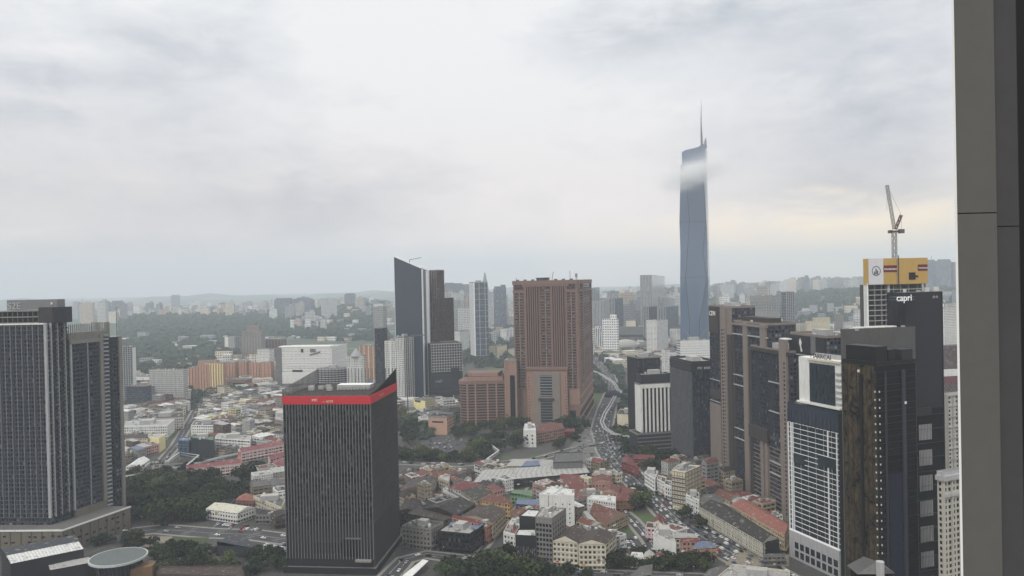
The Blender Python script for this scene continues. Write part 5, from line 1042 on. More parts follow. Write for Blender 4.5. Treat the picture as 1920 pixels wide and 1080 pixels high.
# --- centre, in front of the long market roof
r, A, B_ = low('dark glass corner shop block with a curved front, blue and white roof patches', c1((350, 672), (478, 588), (782, 604), (640, 700)), 14.5, (40, 42, 50), 'pale', 'flat', f='f_curtain_dark', cl=4, name='corner_block')
r['label'] = 'dark glass corner block with blue and pale roof patches right of the black tower'
mb = MB(); q = [G(*p, 14.9) for p in c1((470, 592), (560, 590), (520, 625), (440, 630))]; mb.face([(*p, 15.7) for p in q], TILE['blue']); q = [G(*p, 14.9) for p in c1((690, 602), (775, 608), (700, 665), (650, 640))]; mb.face([(*p, 15.7) for p in q], TILE['blue']); mb.build('roof_patches', r)
low('long red roofed strip running behind the dark glass corner block', c1((480, 545), (500, 532), (740, 580), (720, 600)), 17, PK, 'red', 'gable', rh=2)
low('salmon shophouse row with striped side along the lane right of the dark glass corner block', c1((700, 598), (790, 580), (860, 596), (795, 640)), 13, (190, 120, 100), 'rust', 'flat', cl=3)
low('white ended concrete block with cluttered roof, between the black tower and dark glass corner block', c1((20, 622), (160, 560), (400, 590), (285, 655)), 16, (150, 146, 140), 'olive', 'flat', cl=6)
low('broad dark brown tiled roof block behind the cluttered concrete block', c1((190, 460), (430, 382), (690, 412), (520, 520)), 15, (96, 84, 76), 'dark', 'gable', rh=4)
low('dark brown roofed row with pale roof lights right of the broad dark roof', c1((560, 530), (720, 440), (970, 470), (850, 590)), 15, TN, 'brown', 'gable', rh=3)
low('low dark roofed row directly right of the black tower', c1((-30, 480), (40, 400), (200, 400), (180, 500)), 13, (110, 90, 84), 'dark', 'gable', rh=3)
low('narrow cluttered row with grey tin roof beside the broad dark roof', c1((60, 520), (200, 455), (480, 540), (390, 570)), 14, (120, 110, 102), 'brown', 'mono', rh=1.5)
low('white walled building with a red hipped roof at the left end of its courtyard', c1((440, 270), (560, 210), (750, 240), (640, 310)), 14, WT, 'red', 'hip', rh=5, name='hip_roof_building')
low('green brown hipped roof wing joined to the red hipped roof building', c1((560, 300), (700, 265), (860, 300), (700, 390)), 14, CM, 'olive', 'hip', rh=5, name='hip_roof_building')
low('rust hipped roof building with yellow walls facing the lane', c1((740, 380), (830, 320), (1030, 385), (1010, 415)), 14, (200, 160, 96), 'rust', 'hip', rh=4, name='hip_roof_building')
low('long white balcony front under the green brown roof wing', c1((396, 285), (430, 265), (640, 390), (600, 395)), 12, WT, 'grey', 'flat', cl=1)
low('bright green flat roofed store behind the rust roofed building', c1((1015, 330), (1050, 300), (1215, 290), (1210, 345)), 9, (120, 160, 110), 'green', 'mono', rh=1.5, name='store')
low('blue grey vaulted shed in front of the green store', c1((1070, 415), (1100, 380), (1285, 385), (1280, 430)), 8, (90, 96, 112), 'blue', 'gable', rh=3, name='shed')
low('long brown tiled gallery left of the open air car park behind the black tower', c1((-10, 300), (110, 190), (350, 195), (310, 290)), 12, (130, 112, 100), 'brown', 'gable', rh=4)
low('pale end block of the long brown gallery', c1((350, 180), (370, 160), (455, 160), (450, 215)), 15, (180, 170, 150), 'pale', 'flat', cl=2)
# tall small blocks
low('tall white windowless building with a pale flat roof, in the old town centre', c6((205, 470), (290, 415), (380, 420), (300, 478)), 27, WT, 'white', 'flat', cl=2, mono=P[W_], name='white_block')
r, A, B_ = low('tall white slab with a few small square windows right of the windowless white building', c6((292, 478), (380, 430), (466, 440), (466, 482)), 29, WT, 'white', 'flat', cl=2, mono=P[W_], name='white_block')
windows(r, A, [A.L * .2, A.L * .5, A.L * .8], [4 + k * 3.6 for k in range(6)], .9, 1.0, P['window_dark'], None, 40); windows(r, B_, [B_.L * .3, B_.L * .6], [4 + k * 3.6 for k in range(6)], .9, 1.0, P['window_dark'], None, 40)
r, A, B_ = low('grey concrete block with a grid of windows, tallest of the old town foreground', c6((178, 640), (220, 572), (405, 578), (300, 652)), 33, (150, 146, 136), 'pale', 'flat', cl=8, mono=P['concrete'], name='office_block')
windows(r, A, [A.L * (k + .5) / 5 for k in range(5)], [3 + k * 3.4 for k in range(8)], 2.2, 2.2, P['window_dark'], P['light_grey'], 60); windows(r, B_, [B_.L * (k + .5) / 6 for k in range(6)], [4 + k * 3.4 for k in range(8)], 1.0, 2.0, P['window_dark'], None, 90)
mb = MB(); A.hbars(mb, 3.4, .35, .5, P['concrete']); A.vbars(mb, A.L / 5, .5, .5, P['concrete']); mb.build('grid_frame', r); mb = MB(); cx, cy, _ = r.location; mb.bar((cx, cy, 33), (cx, cy, 46), .15, P['steel']); mb.build('roof_mast', r)
r, A, B_ = low('black perforated screen building beside the grey window grid block', c1((1062, 712), (1090, 655), (1245, 655), (1250, 720)), 20, (40, 40, 42), 'white', 'flat', cl=1, mono=P['charcoal'], name='screen_building')
rr = random.Random(8); mb = MB()
for k in range(90): u = rr.uniform(.5, A.L - .5); v = rr.uniform(1, 12); A.fbox(mb, u, u + .15, v, v + rr.uniform(.5, 1.6), .02, .1, P['light_grey'])
mb.build('perforations', r); occ_z = 0
low('dark fronted extension with pale slanting roof joining the white slabs', c1((1098, 535), (1180, 470), (1290, 480), (1245, 545)), 28, (60, 60, 60), 'white', 'flat', cl=0, mono=P['charcoal'], name='office_block')
low('small white townhouse with an orange roof deck beside the black screen building', c1((955, 680), (1000, 600), (1110, 610), (1060, 705)), 15, WT, 'orange', 'flat', cl=3)
low('white stepped roof house behind the orange roof deck', c1((1010, 600), (1030, 560), (1180, 570), (1178, 620)), 17, WT, 'pale', 'flat', cl=4)
low('cream terrace of offices with brown roof right of the grey window grid block', c6((310, 815), (400, 730), (560, 735), (490, 830)), 18, CM, 'brown', 'gable', rh=4)
low('cream terrace of offices with open ledges, at the trees along the bottom edge', c6((500, 840), (560, 745), (780, 765), (700, 840)), 18, CM, 'brown', 'gable', rh=3)
low('white building with a low rust roof behind the small car park', c6((565, 500), (600, 480), (775, 488), (775, 530)), 17, WT, 'white', 'flat', cl=2, f='f_shop2')
low('gable roofed hall with round dormer and cream gable end', c6((590, 600), (640, 565), (870, 620), (700, 700)), 10, (180, 160, 130), 'rust', 'gable', rh=6, name='hall')
low('long tin roofed strip along the left side of the gabled hall', c6((530, 610), (560, 600), (680, 720), (640, 735)), 9, CM, 'pale', 'mono', rh=1.2)
low('maroon hipped roof house at the avenue by the round trees', c6((780, 515), (800, 460), (890, 480), (910, 512)), 10, (150, 110, 70), 'red', 'hip', rh=5, name='hip_roof_building')
for i, (x0, y0) in enumerate([(360, 330), (385, 360), (410, 390), (430, 420), (455, 452)]):
    low(['back most', 'second', 'middle', 'fourth', 'front most'][i] + ' stepped red tiled house of the row below the long market roof', c6((x0, y0 + 20), (x0 + 20, y0 - 8), (x0 + 150, y0 + 2), (x0 + 140, y0 + 26)), 10, PK if i % 2 else CM, 'rust' if i % 2 else 'red', 'gable', rh=3, group='stepped red roofed houses')
low('pale roofed block behind the stepped red roofed houses', c6((600, 325), (620, 290), (745, 290), (750, 325)), 13, TN, 'pale', 'flat', cl=3)
low('brick gabled block below the pale roofed block', c6((600, 380), (610, 335), (740, 330), (750, 375)), 12, PK, 'rust', 'gable', rh=2.5)
low('rust gabled pair of houses at the avenue', c6((660, 450), (690, 405), (810, 410), (800, 460)), 11, PK, 'rust', 'gable', rh=3)
low('grey roofed low block between the red houses and white building', c6((490, 480), (520, 440), (660, 440), (700, 480)), 12, TN, 'grey', 'flat', cl=3)
# long market roof, hoardings
low('very long pale market roof with dark open sides', [(886, 905), (905, 884), (1096, 872), (1106, 886)], 9, (70, 66, 62), 'pale', 'mono', f='f_shop3', rh=1.5, name='market_hall', cat='market')
low('yellow and cream sheds with a blue roof panel behind the long market roof', [(948, 876), (962, 862), (1035, 862), (1040, 874)], 7, CM, 'pale', 'mono', rh=1, name='shed')
low('small blue roofed shed between yellow sheds', [(978, 874), (986, 866), (1010, 864), (1012, 872)], 8.5, (120, 140, 176), 'blue', 'mono', rh=.8, name='shed')
r = low('grey box shaped screened building at the road junction', [(1037, 868), (1042, 850), (1092, 848), (1092, 866)], 16, (90, 92, 98), 'grey', 'flat', mono=P['grey_wall'], cl=0, name='screened_building')
low('white and brick school like building with a rust hipped roof below the brown hotel', c4((1062, 330), (1070, 270), (1250, 252), (1275, 295)), 14, (168, 128, 112), 'rust', 'hip', rh=6, name='hip_roof_building')
r, A, B_ = low('white water tower like corner block of the rust roofed building below the brown hotel', c4((965, 310), (975, 262), (1050, 262), (1060, 310)), 20, WT, 'white', 'flat', mono=P[W_], cl=4, name='corner_block'); windows(r, A, [A.L * .3, A.L * .7], [4, 8.5, 13], 1.8, 2, P['window_dark'], None, 20)
low('crimson roofed small pavilion right of the rust roofed building', c4((1268, 318), (1270, 300), (1350, 296), (1352, 312)), 8, (170, 40, 60), 'red', 'mono', rh=.6, name='pavilion')
low('cream blank building left of the white striped office block', c4((1668, 190), (1690, 150), (1810, 160), (1800, 195)), 26, CM, 'olive', 'flat', mono=P[CR], cl=4, name='office_block')
low('red and white gabled row beside the avenue in front of the banded podium', c4((1705, 540), (1722, 505), (1775, 515), (1830, 590)), 10, (170, 90, 84), 'red', 'gable', rh=3)
low('maroon roofed row among trees below the banded podium', c4((1790, 520), (1800, 495), (1940, 500), (1950, 525)), 9, (150, 90, 80), 'red', 'gable', rh=3)
# --- right side of the avenue
r, A, B_ = low('cream eight storey corner block with a rounded edge and fine brown grid', c2((392, 112), (450, 62), (655, 72), (515, 132)), 33, (214, 208, 184), 'pale', 'flat', mono=P[CR], cl=8, name='cream_block')
q = r; r['label'] = 'cream eight storey corner block with a fine brown grid beside the avenue'
for F_ in (A, B_): mb = MB(); F_.hbars(mb, 3.6, .5, .25, P['taupe'], v0=4); F_.vbars(mb, F_.L / 5, .5, .3, P['taupe'], v0=4); mb.build('grid_lines', r)
windows(r, A, [A.L * (k + .5) / 10 for k in range(10)], [5 + k * 3.6 for k in range(7)], 1.2, 1.4, P['pane_light'], None, 70)
low('white office with a pale slanting roof left of the cream eight storey block', c2((142, 130), (170, 105), (265, 120), (235, 190)), 14, WT, 'white', 'flat', cl=3, name='office_block')
low('white and rust narrow shophouse left of the cream eight storey block', c2((255, 190), (270, 160), (340, 180), (325, 225)), 13, WT, 'rust', 'flat', cl=2)
low('white narrow shophouse with a dark roof touching the cream eight storey block', c2((325, 240), (330, 205), (388, 210), (385, 260)), 12, WT, 'grey', 'flat', cl=2)
r, A, B_ = low('pale shophouse front with tall white arches below the cream block', c2((522, 335), (560, 305), (640, 320), (640, 385)), 16, WT, 'olive', 'flat', cl=4, name='arched_shophouse')
low('grey roofed building behind the arched shophouse', c2((640, 385), (690, 330), (830, 345), (860, 405), ), 15, TN, 'grey', 'hip', rh=3)
low('very long dark brown shophouse roof along the right side of the avenue', c2((645, 440), (860, 405), (1365, 730), (1225, 775)), 13, (190, 186, 168), 'dark', 'gable', rh=4, name='shophouse_row', f='f_shop2')
low('black end wall building closing the long dark roof', c2((1225, 775), (1270, 745), (1365, 735), (1380, 765)), 12.5, (40, 42, 44), 'dark', 'flat', mono=P['charcoal'], cl=1)
low('long orange tiled shophouse roof behind the dark one', c2((935, 425), (1120, 395), (1478, 610), (1425, 705)), 14, (196, 176, 140), 'orange', 'gable', rh=3.5, name='shophouse_row', f='f_shop2')
low('rust roofed block at the far end of the orange roof row', c2((780, 325), (880, 290), (1000, 335), (925, 395)), 14, CM, 'rust', 'gable', rh=3)
low('dark rust low roofs at the foot of the taupe condominium row', c2((700, 225), (760, 190), (860, 250), (800, 290)), 11, PK, 'rust', 'gable', rh=3)
low('round roofed small building between the rust and orange roofs', c2((920, 390), (980, 350), (1060, 370), (1000, 415)), 13, TN, 'pale', 'hip', rh=2)
# --- left side of the avenue, bottom
r, A, B_ = low('white side walled building with teal front and cluttered pale roof', c2((218, 690), (260, 640), (385, 660), (430, 790)), 15, WT, 'pale', 'flat', mono=P['white_wall'], cl=6, name='shop_block')
low('cream flat roofed shed right of the white side walled building', c2((385, 740), (430, 690), (600, 690), (640, 740)), 10, CM, 'pale', 'mono', rh=1, name='shed')
low('red gabled roof before the blue canopy', c2((470, 770), (500, 740), (620, 735), (640, 770)), 10, PK, 'red', 'gable', rh=2)
low('building with a blue fan shaped canopy and a painted mural wall', c2((580, 830), (620, 775), (740, 765), (800, 815)), 9, (196, 150, 110), 'blue', 'hip', rh=3, name='mural_building', f='f_shop3')
low('small pink roofed shop at the side street', c2((150, 640), (165, 590), (260, 600), (250, 650)), 10, (206, 180, 180), 'brown', 'flat', cl=2)
low('red and rust gables behind the pink roofed shop', c2((225, 590), (240, 540), (300, 550), (310, 610)), 10, CM, 'red', 'gable', rh=3)
low('white tiny house by the trees at the bottom edge', c2((15, 900), (25, 870), (120, 875), (130, 905)), 8, WT, 'white', 'flat', cl=1)
low('cream tiny house with pale roof by the trees at the bottom edge', c2((130, 900), (150, 860), (220, 865), (240, 905)), 8, CM, 'pale', 'gable', rh=2)
low('red roofed tiny house by the trees at the bottom edge', c2((235, 905), (245, 875), (315, 880), (330, 910)), 8, CM, 'red', 'gable', rh=2)
low('brown roofed tiny house next to the cream ledged terrace', c2((-60, 890), (-40, 850), (15, 860), (20, 895)), 8, TN, 'brown', 'gable', rh=2)
low('pale flat building cut by the bottom edge below the avenue', [(1343, 1085), (1375, 1060), (1480, 1072), (1480, 1095)], 12, CM, 'pale', 'flat', cl=5)
low('white walled shed at the bottom edge below the trees', [(1305, 1095), (1330, 1068), (1375, 1066), (1372, 1090)], 10, WT, 'grey', 'gable', rh=2)
low('grey slatted shed roof at the bottom edge among trees', [(1180, 1082), (1200, 1066), (1224, 1062), (1222, 1076)], 9, GY, 'grey', 'mono', rh=1.5, name='shed')
low('grey metal canopy standing at the corner of the black end wall', c2((1235, 905), (1270, 880), (1420, 880), (1440, 900)), 6, GY, 'grey', 'mono', rh=.6, name='canopy', cat='canopy')
# --- far left town
r, A, B_ = low('dark curved corner office with a green roof rim and blue glass left end', c3((820, 610), (860, 575), (1090, 590), (1080, 640)), 22, (70, 72, 84), 'green', 'flat', mono=P['dark_slab'], cl=3, name='corner_office')
r['label'] = 'dark corner office with a green edged roof in the left town'
low('blue and white narrow office at the left end of the dark corner office', c3((685, 640), (700, 605), (810, 605), (800, 645)), 19, (90, 120, 160), 'blue', 'flat', cl=1, f='f_curtain_blue', name='glass_office')
low('white arcaded shophouse row right of the dark corner office', c3((1100, 615), (1130, 560), (1500, 590), (1490, 640)), 17, WT, 'pale', 'flat', cl=9, f='f_shop3', name='shophouse_row')
low('white ribbed block with a yellow stair shaft in the left town', c3((830, 470), (880, 410), (1150, 420), (1150, 470)), 24, WT, 'grey', 'flat', cl=5, name='office_block')
low('long cream terrace with a brown roof at the left edge of the left town', c3((75, 610), (90, 575), (340, 570), (340, 610)), 17, CM, 'brown', 'gable', rh=3, name='shophouse_row')
low('yellow walled block at the end of the cream terrace', c3((340, 600), (360, 570), (540, 570), (470, 620)), 17, (216, 204, 160), 'pale', 'flat', cl=1, mono=P['yellow_wall'])
low('long grey white office range behind the cream terrace', c3((80, 480), (100, 430), (640, 400), (560, 470)), 18, WT, 'pale', 'flat', cl=8, name='office_range')
low('long striped grey range with white roof box, nearest the grey white slab', c3((330, 400), (360, 340), (740, 320), (750, 380)), 18, (180, 176, 168), 'brown', 'flat', cl=6, name='office_range')
for i, (q, nm) in enumerate([(c3((1400, 765), (1360, 740), (1830, 640), (1870, 680)), 'upper pink red roofed school block with white gallery floors'), (c3((790, 960), (780, 935), (1370, 862), (1385, 890)), 'lower long pink red roofed school block with white gallery floors'), (c3((1720, 850), (1700, 825), (1880, 770), (1890, 800)), 'short pink red roofed school block beside the black tower'), (c3((1740, 900), (1760, 870), (1890, 850), (1890, 930)), 'hipped pink red roof at the left edge of the black tower')]):
    low(nm, q, 12 if i < 2 else 10, (214, 190, 184), 'pinkred', 'hip' if i == 3 else 'gable', rh=3, name='school_block', cat='school', f='f_shop3', group='pink red roofed school blocks')
low('pink stair tower joining the two long pink red roofed school blocks', c3((1355, 800), (1360, 770), (1395, 770), (1395, 805)), 15, (200, 120, 110), 'pinkred', 'flat', cl=0, mono=P['peach'], name='stair_tower')
low('pale vaulted white shed left of the railway in the left town', c3((100, 930), (240, 835), (360, 850), (250, 935)), 7, WT, 'white', 'gable', rh=3, name='shed')
low('dark hipped roof round end white building at the left edge of the black tower', c3((1770, 400), (1780, 300), (1890, 290), (1890, 420)), 18, (170, 150, 150), 'pale', 'flat', cl=3)
# bottom left
low('white hall with a curved cream roof in front of the park', c5((900, 400), (1080, 340), (1390, 385), (1215, 445)), 9, WT, 'cream', 'gable', rh=3, name='hall')
low('orange roofed house behind the curved cream roof hall', c5((1200, 310), (1240, 270), (1370, 265), (1385, 320)), 9, (150, 110, 90), 'orange', 'hip', rh=4, name='house')
low('cream balcony terrace at the left edge of the black tower', c5((1380, 275), (1450, 262), (1700, 310), (1660, 390)), 12, CM, 'grey', 'flat', cl=6, name='shophouse_row')
low('grey flat block joining the curved cream roof hall', c5((1400, 470), (1400, 395), (1610, 430), (1690, 470)), 7, GY, 'dark', 'flat', cl=2)
low('angular slate roofed building with white strip behind the garden trees', c5((1010, 770), (1180, 695), (1330, 710), (1340, 790)), 8, (80, 86, 96), 'slate', 'mono', rh=3, mono=P['mid_strip'], name='pavilion')
# ================================================================== bottom left pavilions
low('black sided building with a white roof strip at the bottom left corner', [(12, 1046), (148, 1019), (157, 1029), (20, 1057)], 22, (44, 46, 52), 'white', 'mono', rh=1.5, mono=P['charcoal'], name='pavilion')
low('smaller black sided building with pale roof light in front of the oval roof', [(90, 1061), (166, 1047), (180, 1053), (94, 1069)], 15, (44, 46, 52), 'pale', 'mono', rh=1, mono=P['charcoal'], name='pavilion')
low('grey green roof annexe behind the black sided building', [(2, 1030), (140, 1004), (150, 1014), (12, 1042)], 19, (60, 66, 66), 'slate', 'mono', rh=.5, mono=P['dark_slab'], name='pavilion')
def oval():
    cx, cy = G(222, 1044, 17); r = 18.5; o = thing('oval_pavilion', 'round pavilion with a wide pale green disc roof at the bottom left', 'pavilion', (cx, cy, 0)); n = 36
    mb = MB(); mb.cyl(cx, cy, r, 16, 17.4, P['disc_rim'], n); mb.build('roof_rim', o); mb = MB()
    for a, b, za, zb in ((r - .9, r * .62, 17.45, 18.1), (r * .62, .1, 18.1, 18.6)):
        for i in range(n):
            t0, t1 = 2 * pi * i / n, 2 * pi * (i + 1) / n; mb.face([(cx + a * cos(t0), cy + a * sin(t0), za), (cx + a * cos(t1), cy + a * sin(t1), za), (cx + b * cos(t1), cy + b * sin(t1), zb), (cx + b * cos(t0), cy + b * sin(t0), zb)], P['disc_roof'])
    mb.build('disc_roof', o); mb = MB(); mb.cyl(cx + 1, cy + 1, r * .72, 0, 16, P['glass_navy'], n); mb.build('glass_wall', o); mb = MB()
    for i in range(n): t = 2 * pi * i / n; mb.bar((cx + 1 + r * .73 * cos(t), cy + 1 + r * .73 * sin(t), 0), (cx + r * .8 * cos(t), cy + r * .8 * sin(t), 16), .16, P['bronze'])
    mb.build('ribs', o); mb = MB(); mb.prism([(cx + 12, cy - 8), (cx + 24, cy - 2), (cx + 22, cy + 8), (cx + 10, cy + 6)], 0, 11, P['orange_clad']); mb.build('orange_annexe', o); occupy([(cx - r, cy - r), (cx + r, cy - r), (cx + r, cy + r), (cx - r, cy + r)])
pm('disc_roof', (116, 125, 122), streak=False, var=.15); pm('disc_rim', (176, 186, 182), streak=False); pm('orange_clad', (150, 114, 74)); pm('court', (110, 160, 150), streak=False, var=.1, dirt=.1); pm('brown_deck', (92, 70, 62), streak=False); pm('lawn', (84, 100, 48), streak=False, scale=.4, var=.4); pm('gravel', (150, 140, 122), streak=False, scale=.3, var=.5)
oval()
def prow():
    x, y, _ = at(1648, 1060, 300); z = at(1648, 1051, 300)[2]; r = thing('prow_building', 'grey pitched roof with a thick white column at its tip, cut by the bottom edge', 'building', (x, y + 10, 0))
    mb = MB(); mb.prism([(x - 6, y + 4), (x, y), (x + 7, y + 4), (x + 7, y + 12), (x - 6, y + 12)], 0, z - 6.5, P['glass_black']); mb.build('walls', r)
    mb = MB(); A_ = (x - 7, y + 3.5, z - 6.5); B_ = (x, y - 1, z - 5); C_ = (x + 8, y + 3.5, z - 6.5); T_ = (x, y + 13, z - 3); mb.face([A_, B_, (x, y + 1.5, z - .8)], P['grey_wall']); mb.face([B_, C_, (x, y + 1.5, z - .8)], P['concrete_dark']); mb.face([A_, (x, y + 1.5, z - .8), T_, (x - 7, y + 13, z - 6.5)], P['concrete_dark']); mb.face([C_, (x, y + 1.5, z - .8), T_, (x + 8, y + 13, z - 6.5)], P['grey_wall']); mb.build('roof', r)
    mb = MB(); mb.cyl(x, y - 1, 1.5, 0, z, P['light_grey'], 14); mb.build('column', r); occupy([(x - 10, y), (x + 11, y), (x + 11, y + 24), (x - 10, y + 24)])
prow()
def sheet(name, poly, m, z=.15, kind='structure', world=False, **k):
    q = [tuple(p) for p in poly] if world else [G(*p) for p in poly]; mb = MB(); mb.prism(q, 0, z, m); o = mb.build(name); return tag(o, kind=kind, **k)
low('flat brown deck roof at the bottom edge right of the round pavilion', [(294, 1078), (300, 1064), (452, 1062), (458, 1082)], 9, (110, 84, 74), 'brown', 'flat', mono=P['brown_deck'], cl=0, name='deck_building')
sheet('sports_court', c5((500, 950), (520, 905), (880, 880), (870, 920)), P['court'], .2)
sheet('sports_court', c5((290, 960), (310, 930), (470, 915), (460, 945)), P['court'], .2)
sheet('lawn', c5((560, 735), (560, 690), (930, 690), (900, 740)), P['lawn']); sheet('building_site', c5((120, 740), (200, 680), (560, 680), (520, 790), (230, 790)), P['gravel'])
sheet('lawn', [(1360, 1060), (1380, 1030), (1480, 1040), (1480, 1062)], P['gravel'])
# ================================================================== roads
def asphalt(k, c0, c1_):
    m, t, b = mat(k); B = NB(t); g = B.n('ShaderNodeNewGeometry').outputs['Position']; a = B.noise(g, .08, 6, .7); t.links.new(B.mix(a, srgb(*c0), srgb(*c1_)), b.inputs['Base Color']); b.inputs['Roughness'].default_value = .9; P[k] = m
asphalt('asphalt', (42, 42, 44), (72, 71, 71)); asphalt('asphalt_pale', (80, 79, 77), (108, 106, 102)); pm('paving', (150, 146, 138), streak=False); pm('line_paint', (200, 198, 190), streak=False)
ROADS = []
def offset_line(pts, o):
    r = []
    for i, p in enumerate(pts):
        a = pts[max(i - 1, 0)]; b = pts[min(i + 1, len(pts) - 1)]; d = (b[0] - a[0], b[1] - a[1]); L = math.hypot(*d) or 1; r.append((p[0] + d[1] / L * o, p[1] - d[0] / L * o))
    return r
def densify(pts, st=12):
    r = [pts[0]]
    for a, b in zip(pts, pts[1:]):
        n = max(1, int(math.dist(a, b) / st)); r += [(a[0] + (b[0] - a[0]) * k / n, a[1] + (b[1] - a[1]) * k / n) for k in range(1, n + 1)]
    return r
def ribbon(mb, pts, w0, w1, z, m, thick=None):
    L = offset_line(pts, -w0); Rr = offset_line(pts, w1)
    for i in range(len(pts) - 1):
        a, b, c, d = L[i], Rr[i], Rr[i + 1], L[i + 1]
        if thick: mb.hexa([(*a, z - thick), (*b, z - thick), (*c, z - thick), (*d, z - thick), (*a, z), (*b, z), (*c, z), (*d, z)], m)
        else: mb.face([(*a, z), (*b, z), (*c, z), (*d, z)], m)
def road(px, w_, name='road', m='asphalt', lanes=2, clear=True, z=.06, walk=True):
    pts = densify([G(*p) for p in px]); mb = MB(); ribbon(mb, pts, w_ / 2, w_ / 2, z, P[m]); tag(mb.build(name), kind='structure')
    mb = MB()
    for k in range(1, lanes):
        o = -w_ / 2 + k * w_ / lanes; c = offset_line(pts, o)
        for i in range(0, len(c) - 1, 1 if k == lanes // 2 else 2): e = c[i + 1] if k == lanes // 2 else ((c[i][0] + c[i + 1][0]) / 2, (c[i][1] + c[i + 1][1]) / 2); d = (c[i + 1][1] - c[i][1], c[i][0] - c[i + 1][0]); L = math.hypot(*d) or 1; nx, ny = d[0] / L * .12, d[1] / L * .12; mb.face([(c[i][0] - nx, c[i][1] - ny, z + .05), (c[i][0] + nx, c[i][1] + ny, z + .05), (e[0] + nx, e[1] + ny, z + .05), (e[0] - nx, e[1] - ny, z + .05)], P['line_paint'])
    tag(mb.build('road_markings'), kind='structure')
    if walk:
        mb = MB(); ribbon(mb, offset_line(pts, w_ / 2 + 1.4), 1.4, 1.4, .14, P['paving'], .14); ribbon(mb, offset_line(pts, -w_ / 2 - 1.4), 1.4, 1.4, .14, P['paving'], .14); tag(mb.build('pavement'), kind='structure')
    ROADS.append((pts, w_, lanes))
    for i in range(len(pts) - 1):
        a, b = pts[i], pts[i + 1]; d = (b[0] - a[0], b[1] - a[1]); L = math.hypot(*d) or 1; n = (d[1] / L * (w_ / 2 + 2.5), -d[0] / L * (w_ / 2 + 2.5)); q = [(a[0] - n[0], a[1] - n[1]), (a[0] + n[0], a[1] + n[1]), (b[0] + n[0], b[1] + n[1]), (b[0] - n[0], b[1] - n[1])]; OCC.append((q, (min(p[0] for p in q), min(p[1] for p in q), max(p[0] for p in q), max(p[1] for p in q))))
    return pts
R_av = road([(1470, 1092), (1395, 1048), (1340, 1020), (1305, 1000), (1280, 982), (1258, 962), (1228, 931), (1199, 905), (1175, 885), (1157, 866), (1143, 846), (1138, 832)], 28, 'avenue', lanes=6)
R_n = road([(1138, 832), (1128, 805), (1138, 765), (1150, 735), (1140, 705), (1118, 682), (1105, 668)], 26, 'avenue', lanes=6)
R_w = road([(1140, 830), (1075, 842), (1000, 862), (930, 868), (860, 872), (750, 868), (640, 866)], 10, lanes=2)
R_b = road([(720, 1092), (760, 1050), (800, 1040), (880, 1050), (960, 1062), (1100, 1075), (1250, 1082), (1350, 1085)], 13, lanes=3)
R_l = road([(880, 1052), (915, 1010), (950, 968), (990, 925), (1010, 905)], 8, lanes=2)
R_s = road([(1235, 1040), (1215, 1010), (1185, 975), (1155, 950), (1120, 930)], 9, lanes=2)
R_e = road([(225, 1000), (300, 992), (400, 1000), (470, 1002), (545, 1012)], 20, 'boulevard', lanes=6)
R_e2 = road([(545, 1030), (510, 1022), (440, 1040), (420, 1060)], 12, lanes=2, walk=False)
R_f = road([(290, 905), (300, 870), (330, 835), (345, 810), (362, 780), (372, 760), (385, 735)], 10, lanes=2)
R_g = road([(225, 880), (300, 874), (420, 866), (530, 850)], 10, lanes=2)
R_h = road([(470, 905), (440, 935), (418, 965), (400, 990)], 8, lanes=2, walk=False)
R_k = road([(800, 905), (850, 915), (890, 925), (880, 950), (800, 1000), (760, 1040)], 7, lanes=2) if False else None
sheet('junction', [(1060, 848), (1100, 800), (1125, 792), (1180, 800), (1195, 850), (1150, 862), (1085, 868)], P['asphalt_pale'], .04)
def parking(px, name='car_park_surface'): q = [G(*p) for p in px]; occupy(q, 1); return sheet(name, q, P['asphalt'], .05, world=True), q
PARK = [parking(c4((160, 480), (300, 360), (600, 370), (590, 440), (420, 480)))[1], parking(c4((440, 640), (480, 600), (580, 600), (560, 660)))[1], parking(c6((790, 890), (800, 780), (930, 790), (940, 880)))[1],
        parking(c5((1000, 600), (1010, 560), (1300, 560), (1500, 640), (1300, 620)))[1], parking(c5((1480, 830), (1500, 750), (1720, 760), (1720, 880)))[1], parking(c4((60, 630), (100, 590), (400, 590), (400, 625)))[1], parking(c3((340, 910), (400, 860), (560, 850), (560, 890)))[1]]
# elevated rail
def viaduct(px, h, label, w_=3.4, twin=True):
    pts = densify([G(x, y, h) for x, y in px], 10); c = pts[len(pts) // 2]; o = thing('elevated_track', label, 'rail track', (c[0], c[1], 0)); mb = MB()
    for s in ((-1.9, 1.9) if twin else (0,)): ribbon(mb, offset_line(pts, s), .7, .7, h, P['light_grey'], 1.6)
    mb.build('beams', o); 
    for i in range(0, len(pts), 3): mb = MB(); x, y = pts[i]; mb.box(x, y, 1.3, 1.3, 0, h - 2.4, P['light_grey']); mb.box(x, y, 5, 1.6, h - 2.4, h - 1.6, P['light_grey']); mb.build('pier', o)
viaduct([(1215, 822), (1180, 818), (1150, 812), (1134, 802), (1128, 790), (1134, 774), (1146, 755), (1153, 742)], 11, 'pale twin beam elevated track curving through the junction beside the brown mall')
viaduct([(1164, 738), (1150, 716), (1125, 700), (1100, 690)], 11, 'pale elevated track running on beyond the arched station roof')
viaduct([(226, 894), (300, 882), (350, 872), (420, 855), (545, 830)], 7, 'pale elevated track crossing the left town above the park', twin=True)
